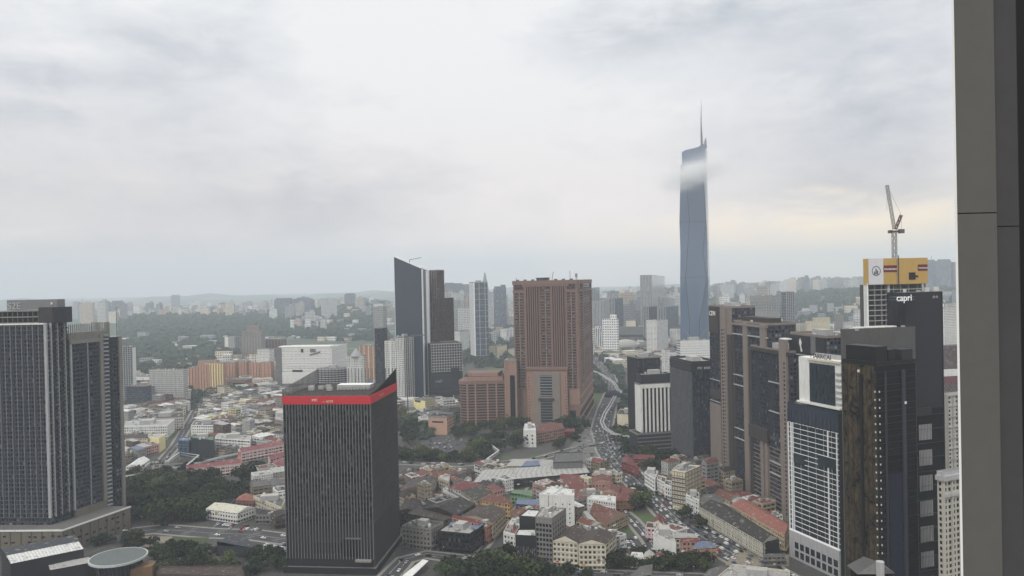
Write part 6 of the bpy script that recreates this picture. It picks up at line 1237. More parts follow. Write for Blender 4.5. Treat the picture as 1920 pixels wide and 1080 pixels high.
def footbridge(px, h, label, m='light_grey', w_=1.1):
    pts = [G(x, y, h) for x, y in px]; o = thing('footbridge', label, 'bridge', (pts[0][0], pts[0][1], 0)); mb = MB(); ribbon(mb, densify(pts, 30), w_, w_, h + 2.6, P[m], .3); mb.build('roof', o); mb = MB(); ribbon(mb, densify(pts, 30), w_, w_, h, P['concrete'], .6); mb.build('deck', o)
    for x, y in pts: mb = MB(); mb.box(x, y, 1, 1, 0, h - .6, P['concrete']); mb.box(x, y, .5, .5, h, h + 2.4, P['concrete']); mb.build('column', o)
footbridge(c3((560, 895), (700, 790), (915, 825), (785, 935)), 7, 'white roofed angular footbridge before the dark corner office in the left town')
footbridge(c4((620, 478), (705, 428)), 6, 'short white roofed ramp left of the two near the trees below the brown hotel'); footbridge(c4((705, 415), (780, 475), (690, 540)), 6, 'bent white roofed footbridge among the trees below the brown hotel')
footbridge(c4((1405, 205), (1440, 220), (1565, 222)), 7, 'rust roofed footbridge crossing the avenue beside the brown mall', 'brown_stone')
q = [G(*p, 5) for p in c1((20, 1080), (210, 930), (262, 940), (110, 1085))]; r = thing('canopy', 'white and grey slanting canopy beside the foot of the black tower', 'canopy', (q[0][0], q[0][1], 0)); mb = MB(); mb.hexa([(*p, 4.8) for p in near_first(q)] + [(*p, 5.2) for p in near_first(q)], P['white_wall']); mb.build('roof', r); mb = MB(); [mb.box(p[0], p[1], .6, .6, 0, 4.8, P['concrete']) for p in q]; mb.build('posts', r); occupy(q)
r = thing('ramp', 'curved grey ramp among the park trees', 'ramp', (*G(*c5((870, 320))[0]), 0)); mb = MB(); ribbon(mb, densify([G(*p, 5) for p in c5((740, 400), (830, 370), (885, 330), (870, 290), (790, 275))], 5), 3, 3, 5, P['asphalt_pale'], 1); mb.build('deck', r); mb = MB(); [mb.box(*G(*p, 5), 1.2, 1.2, 0, 4, P['concrete']) for p in c5((760, 395), (860, 350), (870, 300))]; mb.build('piers', r)
# ================================================================== the rest of the old town: every remaining plot gets its own building
LANDM = [('the red band tower', 640, 900), ('the brown mall', 1035, 790), ('the long market roof', 990, 890), ('the condominium pair', 120, 900), ('the white striped mall', 580, 715), ('the orange slabs', 430, 735), ('the dark corner office', 380, 845), ('the grey white slab', 315, 760),
         ('the dark glass corner block', 865, 1000), ('the cream eight storey block', 1290, 920), ('the arena', 1175, 655), ('the taupe condominiums', 1400, 900), ('the white condominiums', 760, 750), ('the grey window grid block', 1030, 1020), ('the curved cream hall', 430, 965), ('the school blocks', 460, 870)]
def where(px, py):
    n, x, y = min(LANDM, key=lambda l: math.hypot(l[1] - px, (l[2] - py) * 1.4)); dx, dy = px - x, py - y
    d = ('right of' if dx > 0 else 'left of') if abs(dx) > abs(dy) * .8 else ('in front of' if dy > 0 else 'behind'); return d + ' ' + n
WALLS = [('white', (204, 204, 200)), ('cream', (206, 196, 166)), ('tan', (176, 160, 134)), ('pink', (200, 158, 146)), ('grey', (150, 150, 148)), ('pale yellow', (212, 200, 150)), ('brown', (140, 112, 98))]
ROOFS = [('rust', 'rust'), ('brown', 'brown'), ('dark', 'dark'), ('grey', 'grey'), ('pale', 'pale'), ('white', 'white'), ('red', 'red'), ('blue', 'blue')]
KW = [8, 5, 3, 2, 5, 2, 2]; KR = [3, 5, 4, 6, 6, 3, 1, .5]
plots = []
def fill(poly, ang, lw, ld, street, seed, kr=None, hh=(9, 16), dens=.9, big=1.0):
    r = random.Random(seed); W = [G(*p) for p in poly]; cx = sum(p[0] for p in W) / len(W); cy = sum(p[1] for p in W) / len(W); a = radians(ang); u = (cos(a), sin(a)); v = (-sin(a), cos(a)); R = max(math.dist(p, (cx, cy)) for p in W)
    y = -R; row = 0
    while y < R:
        x = -R + r.uniform(0, 5); bh = r.uniform(*hh); rk = r.choices(range(8), KR if not kr else kr)[0]; wk = r.choices(range(7), KW)[0]; cnt = 0
        while x < R:
            w_ = lw * r.uniform(.7, 1.6); d_ = ld * r.uniform(.85, 1.1)
            if cnt > r.randint(4, 7): x += street * .7; cnt = 0; bh = r.uniform(*hh); rk = r.choices(range(8), KR if not kr else kr)[0]; wk = r.choices(range(7), KW)[0]
            c = (cx + u[0] * (x + w_ / 2) + v[0] * (y + d_ / 2), cy + u[1] * (x + w_ / 2) + v[1] * (y + d_ / 2)); q = [(cx + u[0] * i + v[0] * j, cy + u[1] * i + v[1] * j) for i, j in ((x, y), (x + w_ - .3, y), (x + w_ - .3, y + d_), (x, y + d_))]
            if inside(c, W) and r.random() < dens and not any(occupied(p) for p in q) and not occupied(c):
                rk2 = rk if r.random() < .75 else r.choices(range(8), KR if not kr else kr)[0]; wk2 = wk if r.random() < .65 else r.choices(range(7), KW)[0]
                h = max(6, bh + r.uniform(-.8, 1.0)); 
                if r.random() < .03 * big: h += r.uniform(6, 14)
                kind = r.choices(['gable', 'flat', 'mono', 'hip'], [4, 5, 1, 1] if rk2 in (0, 1, 2, 6) else [1, 6, 3, .3])[0]
                plots.append((q, h, wk2, rk2, kind, r.choice(['f_shop', 'f_shop2', 'f_shop3']), r.uniform(.75, 1.08), c))
            x += w_; cnt += 1
        y += ld * (1.05) + (street if row % 2 else 1.5); row += 1
fill([(236, 880), (236, 800), (350, 745), (530, 740), (530, 860), (400, 868)], 62, 9, 16, 7, 11)
fill([(236, 800), (236, 765), (360, 762), (520, 735), (640, 742), (530, 750)], 62, 11, 18, 10, 12)
fill([(745, 745), (860, 745), (866, 790), (800, 800), (745, 790)], 20, 13, 17, 9, 13, dens=.75)
fill([(745, 905), (900, 880), (1100, 900), (1270, 960), (1340, 1040), (1230, 1055), (960, 1050), (860, 1060), (745, 1030)], 38, 7.5, 14, 5, 14, kr=[8, 6, 4, 2, 2, 1.5, 4, .3], hh=(9, 13))
fill([(1240, 880), (1330, 885), (1475, 985), (1475, 1060), (1400, 1040)], 118, 7.5, 14, 6, 15, kr=[5, 6, 5, 3, 3, 2, 2, .4])
fill([(1110, 690), (1180, 690), (1330, 665), (1330, 640), (1240, 640), (1120, 650)], 15, 18, 22, 14, 16, dens=.6)
fill([(240, 740), (520, 732), (530, 705), (240, 700)], 30, 18, 24, 16, 17, dens=.6)
fill([(640, 742), (860, 742), (860, 690), (650, 700)], 14, 18, 24, 14, 18, dens=.6)
fill([(470, 985), (545, 1000), (545, 905), (480, 900)], 30, 12, 16, 8, 19, dens=.7)
fill([(1110, 880), (1180, 870), (1215, 920), (1180, 950), (1090, 900)], 38, 9, 14, 6, 21, kr=[6, 5, 3, 2, 2, 2, 3, .4])
plots.sort(key=lambda p: p[7][1]); LIM = 250
rest = {}
def simple(mbw, mbr, q, h, kind, wm, rm, s):
    mbw.prism(q, 0, h, wm, top=False)
    if kind == 'flat': mbr.face([(*p, h) for p in q], rm); parapet(mbr, grow(q, .1), h, .8, P['low_trim'], rm, .25)
    elif kind == 'mono': mbr.face([(*q[0], h), (*q[1], h), (*q[2], h + 1.6), (*q[3], h + 1.6)], rm, [(0, 0), (10, 0), (10, 10), (0, 10)]); mbr.wall(q[2], q[3], h, h + 1.6, rm); mbr.face([(*q[1], h), (*q[2], h), (*q[2], h + 1.6)], rm); mbr.face([(*q[0], h), (*q[3], h + 1.6), (*q[3], h)], rm)
    else: pitched(mbr, q, h, 2.8 * s, rm, .5, kind, P['low_trim'])
for i, (q, h, wk, rk, kind, f, s, c) in enumerate(plots):
    if i < LIM:
        wn, wc = WALLS[wk]; rn, rm = ROOFS[rk]; px, py = proj(c[0], c[1], 0); n = max(2, int(h / 3.4)); kn = {'flat': 'flat roofed', 'gable': 'gable roofed', 'mono': 'lean-to', 'hip': 'hip roofed'}[kind]; size = 'tall' if h > 17 else ('low' if h < 10 else '')
        lab = f"{size} {wn} building, {rn} {kn}, {where(px, py)}".strip(); o = thing('shophouse' if h < 17 else 'apartment_block', lab, 'building', (c[0], c[1], 0), 'buildings of the old town')
        col = alb([min(255, x * s) for x in wc], .2); mw_b, mr_b = MB(), MB(); simple(mw_b, mr_b, near_first(q), h, kind, Fm[f], TILE[rm], s); mw_b.build('walls', o, col); mr_b.build('roof', o, col)
        if kind == 'flat': clutter(o, near_first(q), h, 3, i % 3 == 0)
        Q = near_first(q); mb = MB()
        for F_ in (Face(Q[3], Q[0], 0, h), Face(Q[0], Q[1], 0, h)):
            for k in range(1, n + 1): F_.fbox(mb, 0, F_.L, k * h / n - .3, k * h / n - .04, -.1, .3, P['low_trim'])
            F_.fbox(mb, 0, F_.L, 2.9, 3.1, 0, 1.6, P['low_awning']); F_.fbox(mb, 0, .3, 3.1, h - .1, -.1, .32, P['low_trim']); F_.fbox(mb, F_.L - .3, F_.L, 3.1, h - .1, -.1, .32, P['low_trim'])
        mb.build('ledges', o, col)
        if i < 150: boards(o, (Face(Q[3], Q[0], 0, h), Face(Q[0], Q[1], 0, h)), h, i + 900)
    else:
        k = wk; rest.setdefault(k, (MB(), MB())); simple(rest[k][0], rest[k][1], near_first(q), h, kind, Fm['f_shop'], TILE[ROOFS[rk][1]], s)
    occupy(q, .2)
print('plots', len(plots))
for k, (a, b) in rest.items():
    for m_, nme in ((a, 'distant_houses'), (b, 'distant_roofs')): o = m_.build(nme, None, alb(WALLS[k][1], .2)); tag(o, 'small houses filling the town beyond the nearer streets', 'houses', kind='stuff')
# ================================================================== trees
def leafmat(k, c0, c1_):
    m, t, b = mat(k); B = NB(t); g = B.n('ShaderNodeNewGeometry').outputs['Position']; oi = B.n('ShaderNodeObjectInfo'); a = B.noise(g, .45, 4, .7); d = B.noise(g, 2.5, 2)
    f = B.m('ADD', B.m('MULTIPLY', a, .7), B.m('MULTIPLY', d, .3)); rmp = B.n('ShaderNodeValToRGB'); t.links.new(f, rmp.inputs[0]); e = rmp.color_ramp.elements; e[0].position = .36; e[0].color = srgb(*c0); e[1].position = .68; e[1].color = srgb(*c1_)
    c = B.mix(1.0, rmp.outputs[0], oi.outputs['Color'], 'MULTIPLY'); t.links.new(c, b.inputs['Base Color']); b.inputs['Roughness'].default_value = .75; b.inputs['Specular IOR Level'].default_value = .2; P[k] = m
leafmat('leaf', (15, 22, 14), (54, 66, 39)); leafmat('leaf_olive', (36, 46, 28), (88, 95, 56)); pm('bark', (84, 72, 60)); leafmat('forest', (30, 40, 34), (60, 72, 56))
def crown_mesh(seed, n, flat, lf, m, name='crown'):
    r = random.Random(seed); mb = MB(); lobes = []
    for i in range(11):
        t = r.uniform(0, 2 * pi); d = r.uniform(.05, .62); lobes.append((d * cos(t), d * sin(t), .62 + r.uniform(-.22, .26) * flat - d * .18, r.uniform(.2, .36)))
    for lx, ly, lz, lr in lobes:
        for k in range(n // 11):
            th = r.uniform(0, 2 * pi); ph = math.acos(r.uniform(-.55, 1)); q = lr * r.uniform(.75, 1.12); c = Vector((lx + q * sin(ph) * cos(th), ly + q * sin(ph) * sin(th), lz + q * cos(ph) * flat)); nv = (c - Vector((lx, ly, lz))).normalized() + Vector((r.uniform(-.7, .7), r.uniform(-.7, .7), r.uniform(-.3, .7))); nv.normalize()
            a = nv.cross(Vector((r.random(), r.random(), r.random() + .1))).normalized(); b = nv.cross(a); s = lf * r.uniform(.6, 1.3); mb.face([c + a * s, c + b * s * .8, c - a * s, c - b * s * .8], m)
    return mb.mesh(name)
def trunk_mesh(seed):
    r = random.Random(seed); mb = MB(); n = 6
    def taper(p, q, r0, r1):
        p, q = Vector(p), Vector(q); d = (q - p).normalized(); a = d.cross(Vector((.2, 1, .1))).normalized(); b = d.cross(a)
        for i in range(n): t0, t1 = 2 * pi * i / n, 2 * pi * (i + 1) / n; mb.face([p + (a * cos(t0) + b * sin(t0)) * r0, p + (a * cos(t1) + b * sin(t1)) * r0, q + (a * cos(t1) + b * sin(t1)) * r1, q + (a * cos(t0) + b * sin(t0)) * r1], P['bark'])
    taper((0, 0, 0), (0, 0, .38), .035, .024)
    for k in range(5): t = 2 * pi * k / 5 + r.random(); taper((0, 0, .3), (.32 * cos(t), .32 * sin(t), .62 + r.uniform(-.05, .12)), .02, .006)
    return mb.mesh('trunk')
CROWN = [crown_mesh(1, 620, .8, .075, P['leaf']), crown_mesh(2, 620, .95, .075, P['leaf']), crown_mesh(3, 560, .7, .08, P['leaf']), crown_mesh(4, 560, 1.1, .07, P['leaf_olive'])]; TRK = [trunk_mesh(k) for k in range(3)]
TREES = []
TLIM = 292
def tree(x, y, s, kind, zone, r):
    TREES.append((x, y, s, kind, zone, r.random(), r.random(), r.random()))
def grove(poly, n, smin, smax, zone, seed, world=False, avoid=True):
    r = random.Random(seed); W = [G(*p) for p in poly] if not world else poly; x0, x1 = min(p[0] for p in W), max(p[0] for p in W); y0, y1 = min(p[1] for p in W), max(p[1] for p in W); got = []; tries = 0
    while len(got) < n and tries < n * 60:
        tries += 1; p = (r.uniform(x0, x1), r.uniform(y0, y1)); s = r.uniform(smin, smax)
        if not inside(p, W) or (avoid and occupied(p)): continue
        if any(math.dist(p, g[0]) < (s + g[1]) * .29 for g in got): continue
        got.append((p, s)); tree(p[0], p[1], s, r.choices([0, 1, 2, 3], [4, 4, 3, 2])[0], zone, r)
grove([(238, 915), (300, 900), (420, 905), (480, 895), (520, 900), (540, 930), (470, 950), (420, 985), (350, 992), (245, 985)], 74, 11, 19, 'in the park by the condominium podium', 31)
grove([(160, 1020), (250, 1010), (330, 1035), (520, 1035), (540, 1080), (300, 1085), (270, 1040)], 46, 7, 12, 'in the bottom left gardens', 32)
grove([(745, 850), (800, 856), (880, 860), (900, 872), (745, 872)], 24, 10, 14, 'in the belt right of the black tower', 33)
grove([(745, 770), (790, 790), (780, 830), (745, 840)], 14, 12, 17, 'beside the yellow and peach buildings', 34)
grove([(795, 822), (800, 812), (900, 802), (905, 818), (860, 822)], 12, 9, 13, 'before the peach building', 45)
grove([(1040, 850), (1045, 812), (1090, 812), (1085, 838)], 8, 8, 12, 'between the rust roof and the junction', 46)
grove([(880, 830), (910, 790), (990, 790), (985, 840), (930, 860), (900, 880)], 22, 12, 19, 'below the brown hotel', 35)
grove([(1045, 805), (1050, 790), (1085, 790), (1088, 808)], 5, 16, 22, 'at the portal of the brown mall', 36)
grove([(1125, 830), (1165, 815), (1215, 848), (1225, 868), (1140, 850)], 10, 12, 17, 'beside the banded podium', 37)
grove([(1200, 880), (1215, 862), (1300, 862), (1300, 890)], 14, 12, 17, 'behind the white office row on the avenue', 38)
grove([(900, 1062), (905, 1048), (1000, 1050), (1010, 1070), (1010, 1090), (900, 1090)], 12, 12, 17, 'at the bottom centre', 39)
grove([(1010, 1062), (1150, 1050), (1200, 1045), (1330, 1060), (1330, 1085), (1010, 1085)], 26, 8, 12, 'below the cream terraces', 40)
grove([(1180, 948), (1190, 938), (1228, 938), (1228, 955), (1180, 958)], 4, 13, 16, 'in the round clump by the avenue', 41)
grove([(1255, 960), (1310, 960), (1350, 1000), (1340, 1010)], 5, 7, 10, 'on the avenue pavement', 42, avoid=False)
grove([(800, 1080), (860, 1062), (900, 1068), (900, 1085)], 5, 9, 13, 'at the foot of the black tower', 43)
grove([(232, 905), (232, 880), (530, 870), (530, 885), (300, 900)], 14, 9, 13, 'along the elevated track', 44)
TREES.sort(key=lambda t: t[1]); KN = ['rounded tree', 'dense tree', 'spreading tree', 'olive green tree']
ZB = {}
for t_ in TREES: ZB.setdefault(t_[4], []).append(proj(t_[0], t_[1], 0))
for i, (x, y, s, k, zone, a, b, c) in enumerate(TREES[:TLIM]):
    q_ = ZB[zone]; xs_ = sorted(p[0] for p in q_); ys_ = sorted(p[1] for p in q_); px_, py_ = proj(x, y, 0); n_ = len(q_)
    pos = ('front ' if py_ > ys_[n_ * 2 // 3] else 'back ' if py_ < ys_[n_ // 3] else 'middle ') + ('left' if px_ < xs_[n_ // 3] else 'right' if px_ > xs_[n_ * 2 // 3] else 'centre')
    zone = zone + ', ' + pos; sz = 'large ' if s > 15.5 else 'small ' if s < 11 else ''
    o = thing('olive_tree' if False else 'broadleaf_tree', f'{sz}{KN[k]} {zone}', 'tree', (x, y, 0), 'city trees'); o.rotation_euler.z = a * 6.28; o.scale = (s, s, s * (.75 + .35 * b))
    cr = bpy.data.objects.new('crown', CROWN[k]); link(cr, o); v = .55 + .85 * c; cr.color = (v * (.8 + .45 * b), v * (.95 + .1 * a), v * (.8 + .25 * a), 1); tk = bpy.data.objects.new('trunk', TRK[i % 3]); link(tk, o)
# distant tree belts: nobody could count them
def canopy(name, label, cells, seed, m, lumps=7):
    """each canopy a small jagged dome with a rough top"""
    r = random.Random(seed); mb = MB()
    for (x, y, z, s) in cells:
        n = lumps; rot = r.uniform(0, 6); h = s * r.uniform(.7, 1.1); R0 = [(x + s * .62 * r.uniform(.8, 1.2) * cos(rot + 2 * pi * i / n), y + s * .62 * r.uniform(.8, 1.2) * sin(rot + 2 * pi * i / n), z + h * r.uniform(.0, .3)) for i in range(n)]; R1 = [(x + s * .4 * r.uniform(.6, 1.3) * cos(rot + .4 + 2 * pi * i / n), y + s * .4 * r.uniform(.6, 1.3) * sin(rot + .4 + 2 * pi * i / n), z + h * r.uniform(.6, .95)) for i in range(n)]; T = (x, y, z + h)
        for i in range(n): j = (i + 1) % n; mb.face([R0[i], R0[j], R1[j], R1[i]], m); mb.face([R1[i], R1[j], T], m)
    return tag(mb.build(name), label, 'trees', kind='stuff')
def scatter(poly, n, s0, s1, seed, avoid=True, zf=lambda x, y: 0):
    r = random.Random(seed); W = [G(*p) for p in poly]; x0, x1 = min(p[0] for p in W), max(p[0] for p in W); y0, y1 = min(p[1] for p in W), max(p[1] for p in W); out = []; t = 0
    while len(out) < n and t < n * 12:
        t += 1; p = (r.uniform(x0, x1), r.uniform(y0, y1))
        if inside(p, W) and not (avoid and occupied(p)): out.append((p[0], p[1], zf(*p), r.uniform(s0, s1)))
    return out
cells = []
for poly, n in [([(240, 770), (240, 740), (360, 735), (530, 730), (535, 742), (420, 765), (300, 778)], 150), ([(355, 748), (380, 738), (460, 735), (470, 748)], 80), ([(1105, 720), (1105, 690), (1170, 680), (1170, 740), (1140, 760)], 70), ([(1108, 690), (1110, 630), (1330, 640), (1330, 680), (1180, 690)], 420), ([(650, 740), (740, 740), (745, 760), (745, 790), (530, 760)], 80), ([(745, 800), (860, 740), (870, 790), (800, 830)], 70), ([(1165, 755), (1180, 740), (1180, 830), (1160, 820)], 22)]: cells += scatter(poly, n, 10, 16, int(poly[0][0]))
canopy('tree_belt', 'tree canopy between the mid distance blocks', cells, 5, P['forest'])
# ================================================================== cars
def carpaint(k, col): m, t, b = mat(k); b.inputs['Base Color'].default_value = srgb(*col); b.inputs['Roughness'].default_value = .3; b.inputs['Coat Weight'].default_value = .5; return m
CC = [('white', (215, 215, 215)), ('silver', (160, 162, 165)), ('black', (30, 30, 32)), ('grey', (90, 92, 96)), ('red', (150, 36, 36)), ('blue', (50, 70, 110))]
def car_mesh(m, van=False):
    mb = MB(); W = .9; L = 2.25
    prof = [(-L, .35), (-L, .85), (-L * .86, 1.0), (-L * .55, 1.05), (-L * .4, 1.45), (L * .3, 1.48), (L * .62, 1.0), (L * .95, .85), (L, .6), (L, .35)] if not van else [(-L, .35), (-L, 1.7), (-L * .95, 1.85), (L * .5, 1.85), (L * .8, 1.1), (L, .95), (L, .35)]
    top = lambda y: 1 if y < 1.1 else .82
    A = [(x, -W * top(z), z) for x, z in prof]; B_ = [(x, W * top(z), z) for x, z in prof]; n = len(prof)
    mb.face(A, m); mb.face(B_[::-1], m)
    gl = (3, 5) if not van else (3,)
    for i in range(n): j = (i + 1) % n; mb.face([A[i], A[j], B_[j], B_[i]], P['glass_black'] if i in gl else m)
    if not van:
        for s in (-1, 1): y = s * W * .9; mb.face([(-L * .5, y * 1.03, 1.07), (L * .55, y * 1.03, 1.05), (L * .28, y * .93, 1.42), (-L * .38, y * .93, 1.40)], P['glass_black'])
    for x in (-1.35, 1.35):
        for s in (-1, 1):
            c = [(x + .33 * cos(2 * pi * i / 8), s * .92, .33 + .33 * sin(2 * pi * i / 8)) for i in range(8)]; mb.face(c, P['black_frame'])
    return mb.mesh('parked_car')
CM_ = [(n, car_mesh(carpaint('paint_' + n, c)), 'car') for n, c in CC]; CM_.append(('white', car_mesh(carpaint('paint_van', (210, 210, 208)), True), 'van'))
CARS = []
rc = random.Random(77)
def put(x, y, a, zone, z=.1): CARS.append((x, y, a, zone, z))
def lane(pts, off, gap, zone, jam=1.0):
    c = offset_line(pts, off); s = rc.uniform(0, gap); acc = 0
    for i in range(len(c) - 1):
        d = math.dist(c[i], c[i + 1]); a = math.atan2(c[i + 1][1] - c[i][1], c[i + 1][0] - c[i][0])
        while s < acc + d:
            t = (s - acc) / d; put(c[i][0] + (c[i + 1][0] - c[i][0]) * t, c[i][1] + (c[i + 1][1] - c[i][1]) * t, a + rc.uniform(-.03, .03), zone); s += gap * rc.uniform(.8, 1.9) / jam
        acc += d
for o_ in (-11.5, -7, -2.5, 2.5, 7): lane(R_av, o_, 9.5, 'in traffic on the diagonal avenue')
lane(R_av, 12.3, 5.6, 'parked along the right kerb of the diagonal avenue')
for o_ in (-8, -3, 3, 8): lane(R_n, o_, 20, 'on the avenue beside the brown mall')
lane(R_b, -2.5, 16, 'on the bottom street'); lane(R_b, 3, 14, 'on the bottom street'); lane(R_w, 3, 18, 'on the road behind the long market roof'); lane(R_w, -3, 16, 'on the road behind the long market roof')
for k_ in range(60):
    p_ = G(rc.uniform(1065, 1185), rc.uniform(800, 855)); put(p_[0], p_[1], rc.choice([1.2, 1.4, .3, .1]), 'on the wide junction')
lane(R_s, 2, 8, 'in the side street of the old town'); lane(R_s, -2, 12, 'in the side street of the old town'); lane(R_e, 5, 30, 'on the boulevard by the park'); lane(R_e, -5, 40, 'on the boulevard by the park'); lane(R_f, 2, 16, 'in the left town street')
ZN = ['in the open car park behind the black tower', 'in the small car park left of the long market roof', 'in the small car park behind the cream terraces', 'outside the curved cream roof hall', 'in the lot left of the black tower foot', 'in the lot right of the black tower', 'in the lot by the angular footbridge']
for q, zn, cnt in zip(PARK, ZN, (46, 24, 16, 14, 22, 26, 14)):
    a = (q[1][0] - q[0][0], q[1][1] - q[0][1]); an = math.atan2(q[-1][1] - q[0][1], q[-1][0] - q[0][0]); u = (cos(an), sin(an)); v = (-sin(an), cos(an)); x0, x1 = min(p[0] for p in q), max(p[0] for p in q); R = max(math.dist(q[0], p) for p in q); cand = []
    y = -R
    while y < R:
        x = -R
        while x < R:
            p = (q[0][0] + u[0] * x + v[0] * y, q[0][1] + u[1] * x + v[1] * y)
            if inside(p, q) and rc.random() < .85: cand.append(p)
            x += 2.7
        y += 7.0
    rc.shuffle(cand)
    for p in cand[:cnt]: put(p[0], p[1], an + pi / 2 + rc.uniform(-.04, .04), zn)
CARS.sort(key=lambda c: c[1])
print('cars', len(CARS), 'trees', len(TREES))
near = CARS[:290]; mbx = MB(); ZC = {}
for c_ in near: ZC.setdefault(c_[3], []).append(proj(c_[0], c_[1], 0))
for x, y, a, zone, z in CARS[290:]:
    m_ = rc.choice([CM_[0][1], CM_[1][1], CM_[2][1], CM_[3][1]]).materials[0]; mbx.box(x, y, 4.4, 1.8, z + .3, z + .95, m_, a); mbx.box(x - .2 * cos(a), y - .2 * sin(a), 2.3, 1.55, z + .95, z + 1.45, P['glass_black'], a, m_)
tag(mbx.build('distant_cars'), 'small cars parked and driving on the farther streets and lots', 'cars', kind='stuff')
for x, y, a, zone, z in near:
    g_ = 'cars ' + zone; xs_ = sorted(p[0] for p in ZC[zone]); ys_ = sorted(p[1] for p in ZC[zone]); p_ = proj(x, y, 0); n_ = len(xs_)
    if n_ > 8: zone += ', ' + ('front ' if p_[1] > ys_[n_ * 2 // 3] else 'back ' if p_[1] < ys_[n_ // 3] else 'middle ') + ('left' if p_[0] < xs_[n_ // 3] else 'right' if p_[0] > xs_[n_ * 2 // 3] else 'centre')
    n, me, ct = rc.choices(CM_, [8, 6, 5, 3, 2, 1.5, 2])[0]; o = bpy.data.objects.new('parked_car' if 'park' in zone else 'car', me); o.location = (x, y, z); o.rotation_euler.z = a; link(o); tag(o, f'{n} {ct} {zone}', ct, g_)
# street lamps along the avenue
def lamp_parts():
    mb = MB(); mb.bar((0, 0, 0), (0, 0, 9), .12, P['steel']); mb.bar((0, 0, 9), (1.8, 0, 9.6), .08, P['steel']); a = mb.mesh('pole'); mb = MB(); mb.box(2.0, 0, .9, .35, 9.5, 9.7, P['white_wall']); return a, mb.mesh('lamp_head')
pa, pb = lamp_parts()
for pts, off, st, zn in ((R_av, 15, 3, 'diagonal avenue'), (R_av, -15, 3, 'diagonal avenue'), (R_b, 8, 4, 'bottom street'), (R_e, -11, 4, 'park boulevard')):
    c = offset_line(pts, off)
    for i in range(1, len(c), st): o = thing('street_lamp', 'slim grey street lamp on the ' + ('right' if off > 0 else 'left') + ' side of the ' + zn + ', ' + ('nearest', 'near', 'middle', 'far', 'farthest')[min(4, i * 5 // len(c))] + ' stretch', 'street lamp', (*c[i], 0), 'street lamps of the ' + zn); o.rotation_euler.z = math.atan2(c[i][1] - pts[i][1], c[i][0] - pts[i][0]) + pi; link(bpy.data.objects.new('pole', pa), o); link(bpy.data.objects.new('lamp_head', pb), o)
# ================================================================== hills, far woods and far city
def hgt(x, y):
    r = math.hypot(x, y); a = math.degrees(math.atan2(x, y)); g = lambda v, c, s: math.exp(-((v - c) / s) ** 2)
    n = sin(x * .0011 + 1) * cos(y * .0009) + .5 * sin(x * .0031 + y * .002) + .25 * sin(x * .009 - y * .006)
    h = 125 * g(a, 24, 12) * g(r, 8200, 2300) + 105 * g(a, 26, 9) * g(r, 4300, 1000) + 70 * g(a, 10, 7) * g(r, 6500, 1500) + 62 * g(a, -9, 6) * g(r, 4600, 900) + 40 * g(a, -24, 9) * g(r, 5200, 1200) + (55 + 30 * sin(a * .55 + 1) + 18 * sin(a * 1.7)) * g(r, 13500, 2200)
    return h * (1 + .14 * n) - 1.0 + (2 * n if r > 2600 else 0) * min(1, max(0, (r - 2600) / 1500))
def hills():
    m, t, b = mat('hill_cover'); B = NB(t); g = B.n('ShaderNodeNewGeometry').outputs['Position']; a = B.noise(g, .0016, 6, .62); c = B.noise(g, .02, 5, .7)
    grn = B.mix(c, srgb(40, 54, 44), srgb(74, 88, 66)); urb = B.mix(c, srgb(110, 108, 100), srgb(168, 164, 154)); t.links.new(B.mix(B.m('MULTIPLY', B.m('GREATER_THAN', a, .58), .6), grn, urb), b.inputs['Base Color']); b.inputs['Roughness'].default_value = .95
    mb = MB(); A = [radians(-44 + 88 * i / 120) for i in range(121)]; Rr = [2400 * (19500 / 2400) ** (j / 70) for j in range(71)]; P_ = [[(r * sin(a), r * cos(a), hgt(r * sin(a), r * cos(a)) + (0.8 if r < 18500 else -.5)) for a in A] for r in Rr]
    for j in range(70):
        for i in range(120): mb.face([P_[j][i], P_[j][i + 1], P_[j + 1][i + 1], P_[j + 1][i]], m)
    o = mb.build('hills'); o.data.polygons.foreach_set('use_smooth', [True] * len(o.data.polygons)); tag(o, kind='structure')
hills()
rf = random.Random(99)
def zt(x, y): return hgt(x, y) - 1 if math.hypot(x, y) > 2400 else 0
cells = []
def wood(poly, n, s0, s1, seed):
    cells.extend(scatter(poly, n, s0, s1, seed, zf=zt))
wood([(225, 735), (225, 612), (420, 592), (700, 598), (735, 640), (640, 640), (520, 632), (440, 672), (350, 700), (300, 715)], 5200, 18, 30, 1)
wood([(860, 690), (860, 615), (965, 605), (965, 690)], 500, 14, 24, 2)
wood([(1105, 650), (1105, 590), (1330, 570), (1330, 650)], 700, 14, 24, 3)
wood([(1335, 600), (1450, 555), (1620, 556), (1620, 615), (1480, 620)], 2600, 18, 30, 4)
wood([(1740, 600), (1740, 545), (1800, 545), (1800, 620)], 400, 18, 30, 6)
wood([(500, 600), (560, 574), (720, 576), (735, 600)], 1200, 24, 40, 7)
wood([(1100, 580), (1500, 545), (1800, 535), (1800, 560), (1500, 580), (1280, 600)], 1500, 28, 50, 8)
canopy('distant_wood', 'hazy green woodland spread across the middle distance', cells, 9, P['forest'], 6)
FC = [(214, 214, 210), (190, 190, 186), (212, 200, 176), (170, 172, 174), (196, 176, 156), (150, 156, 164)]
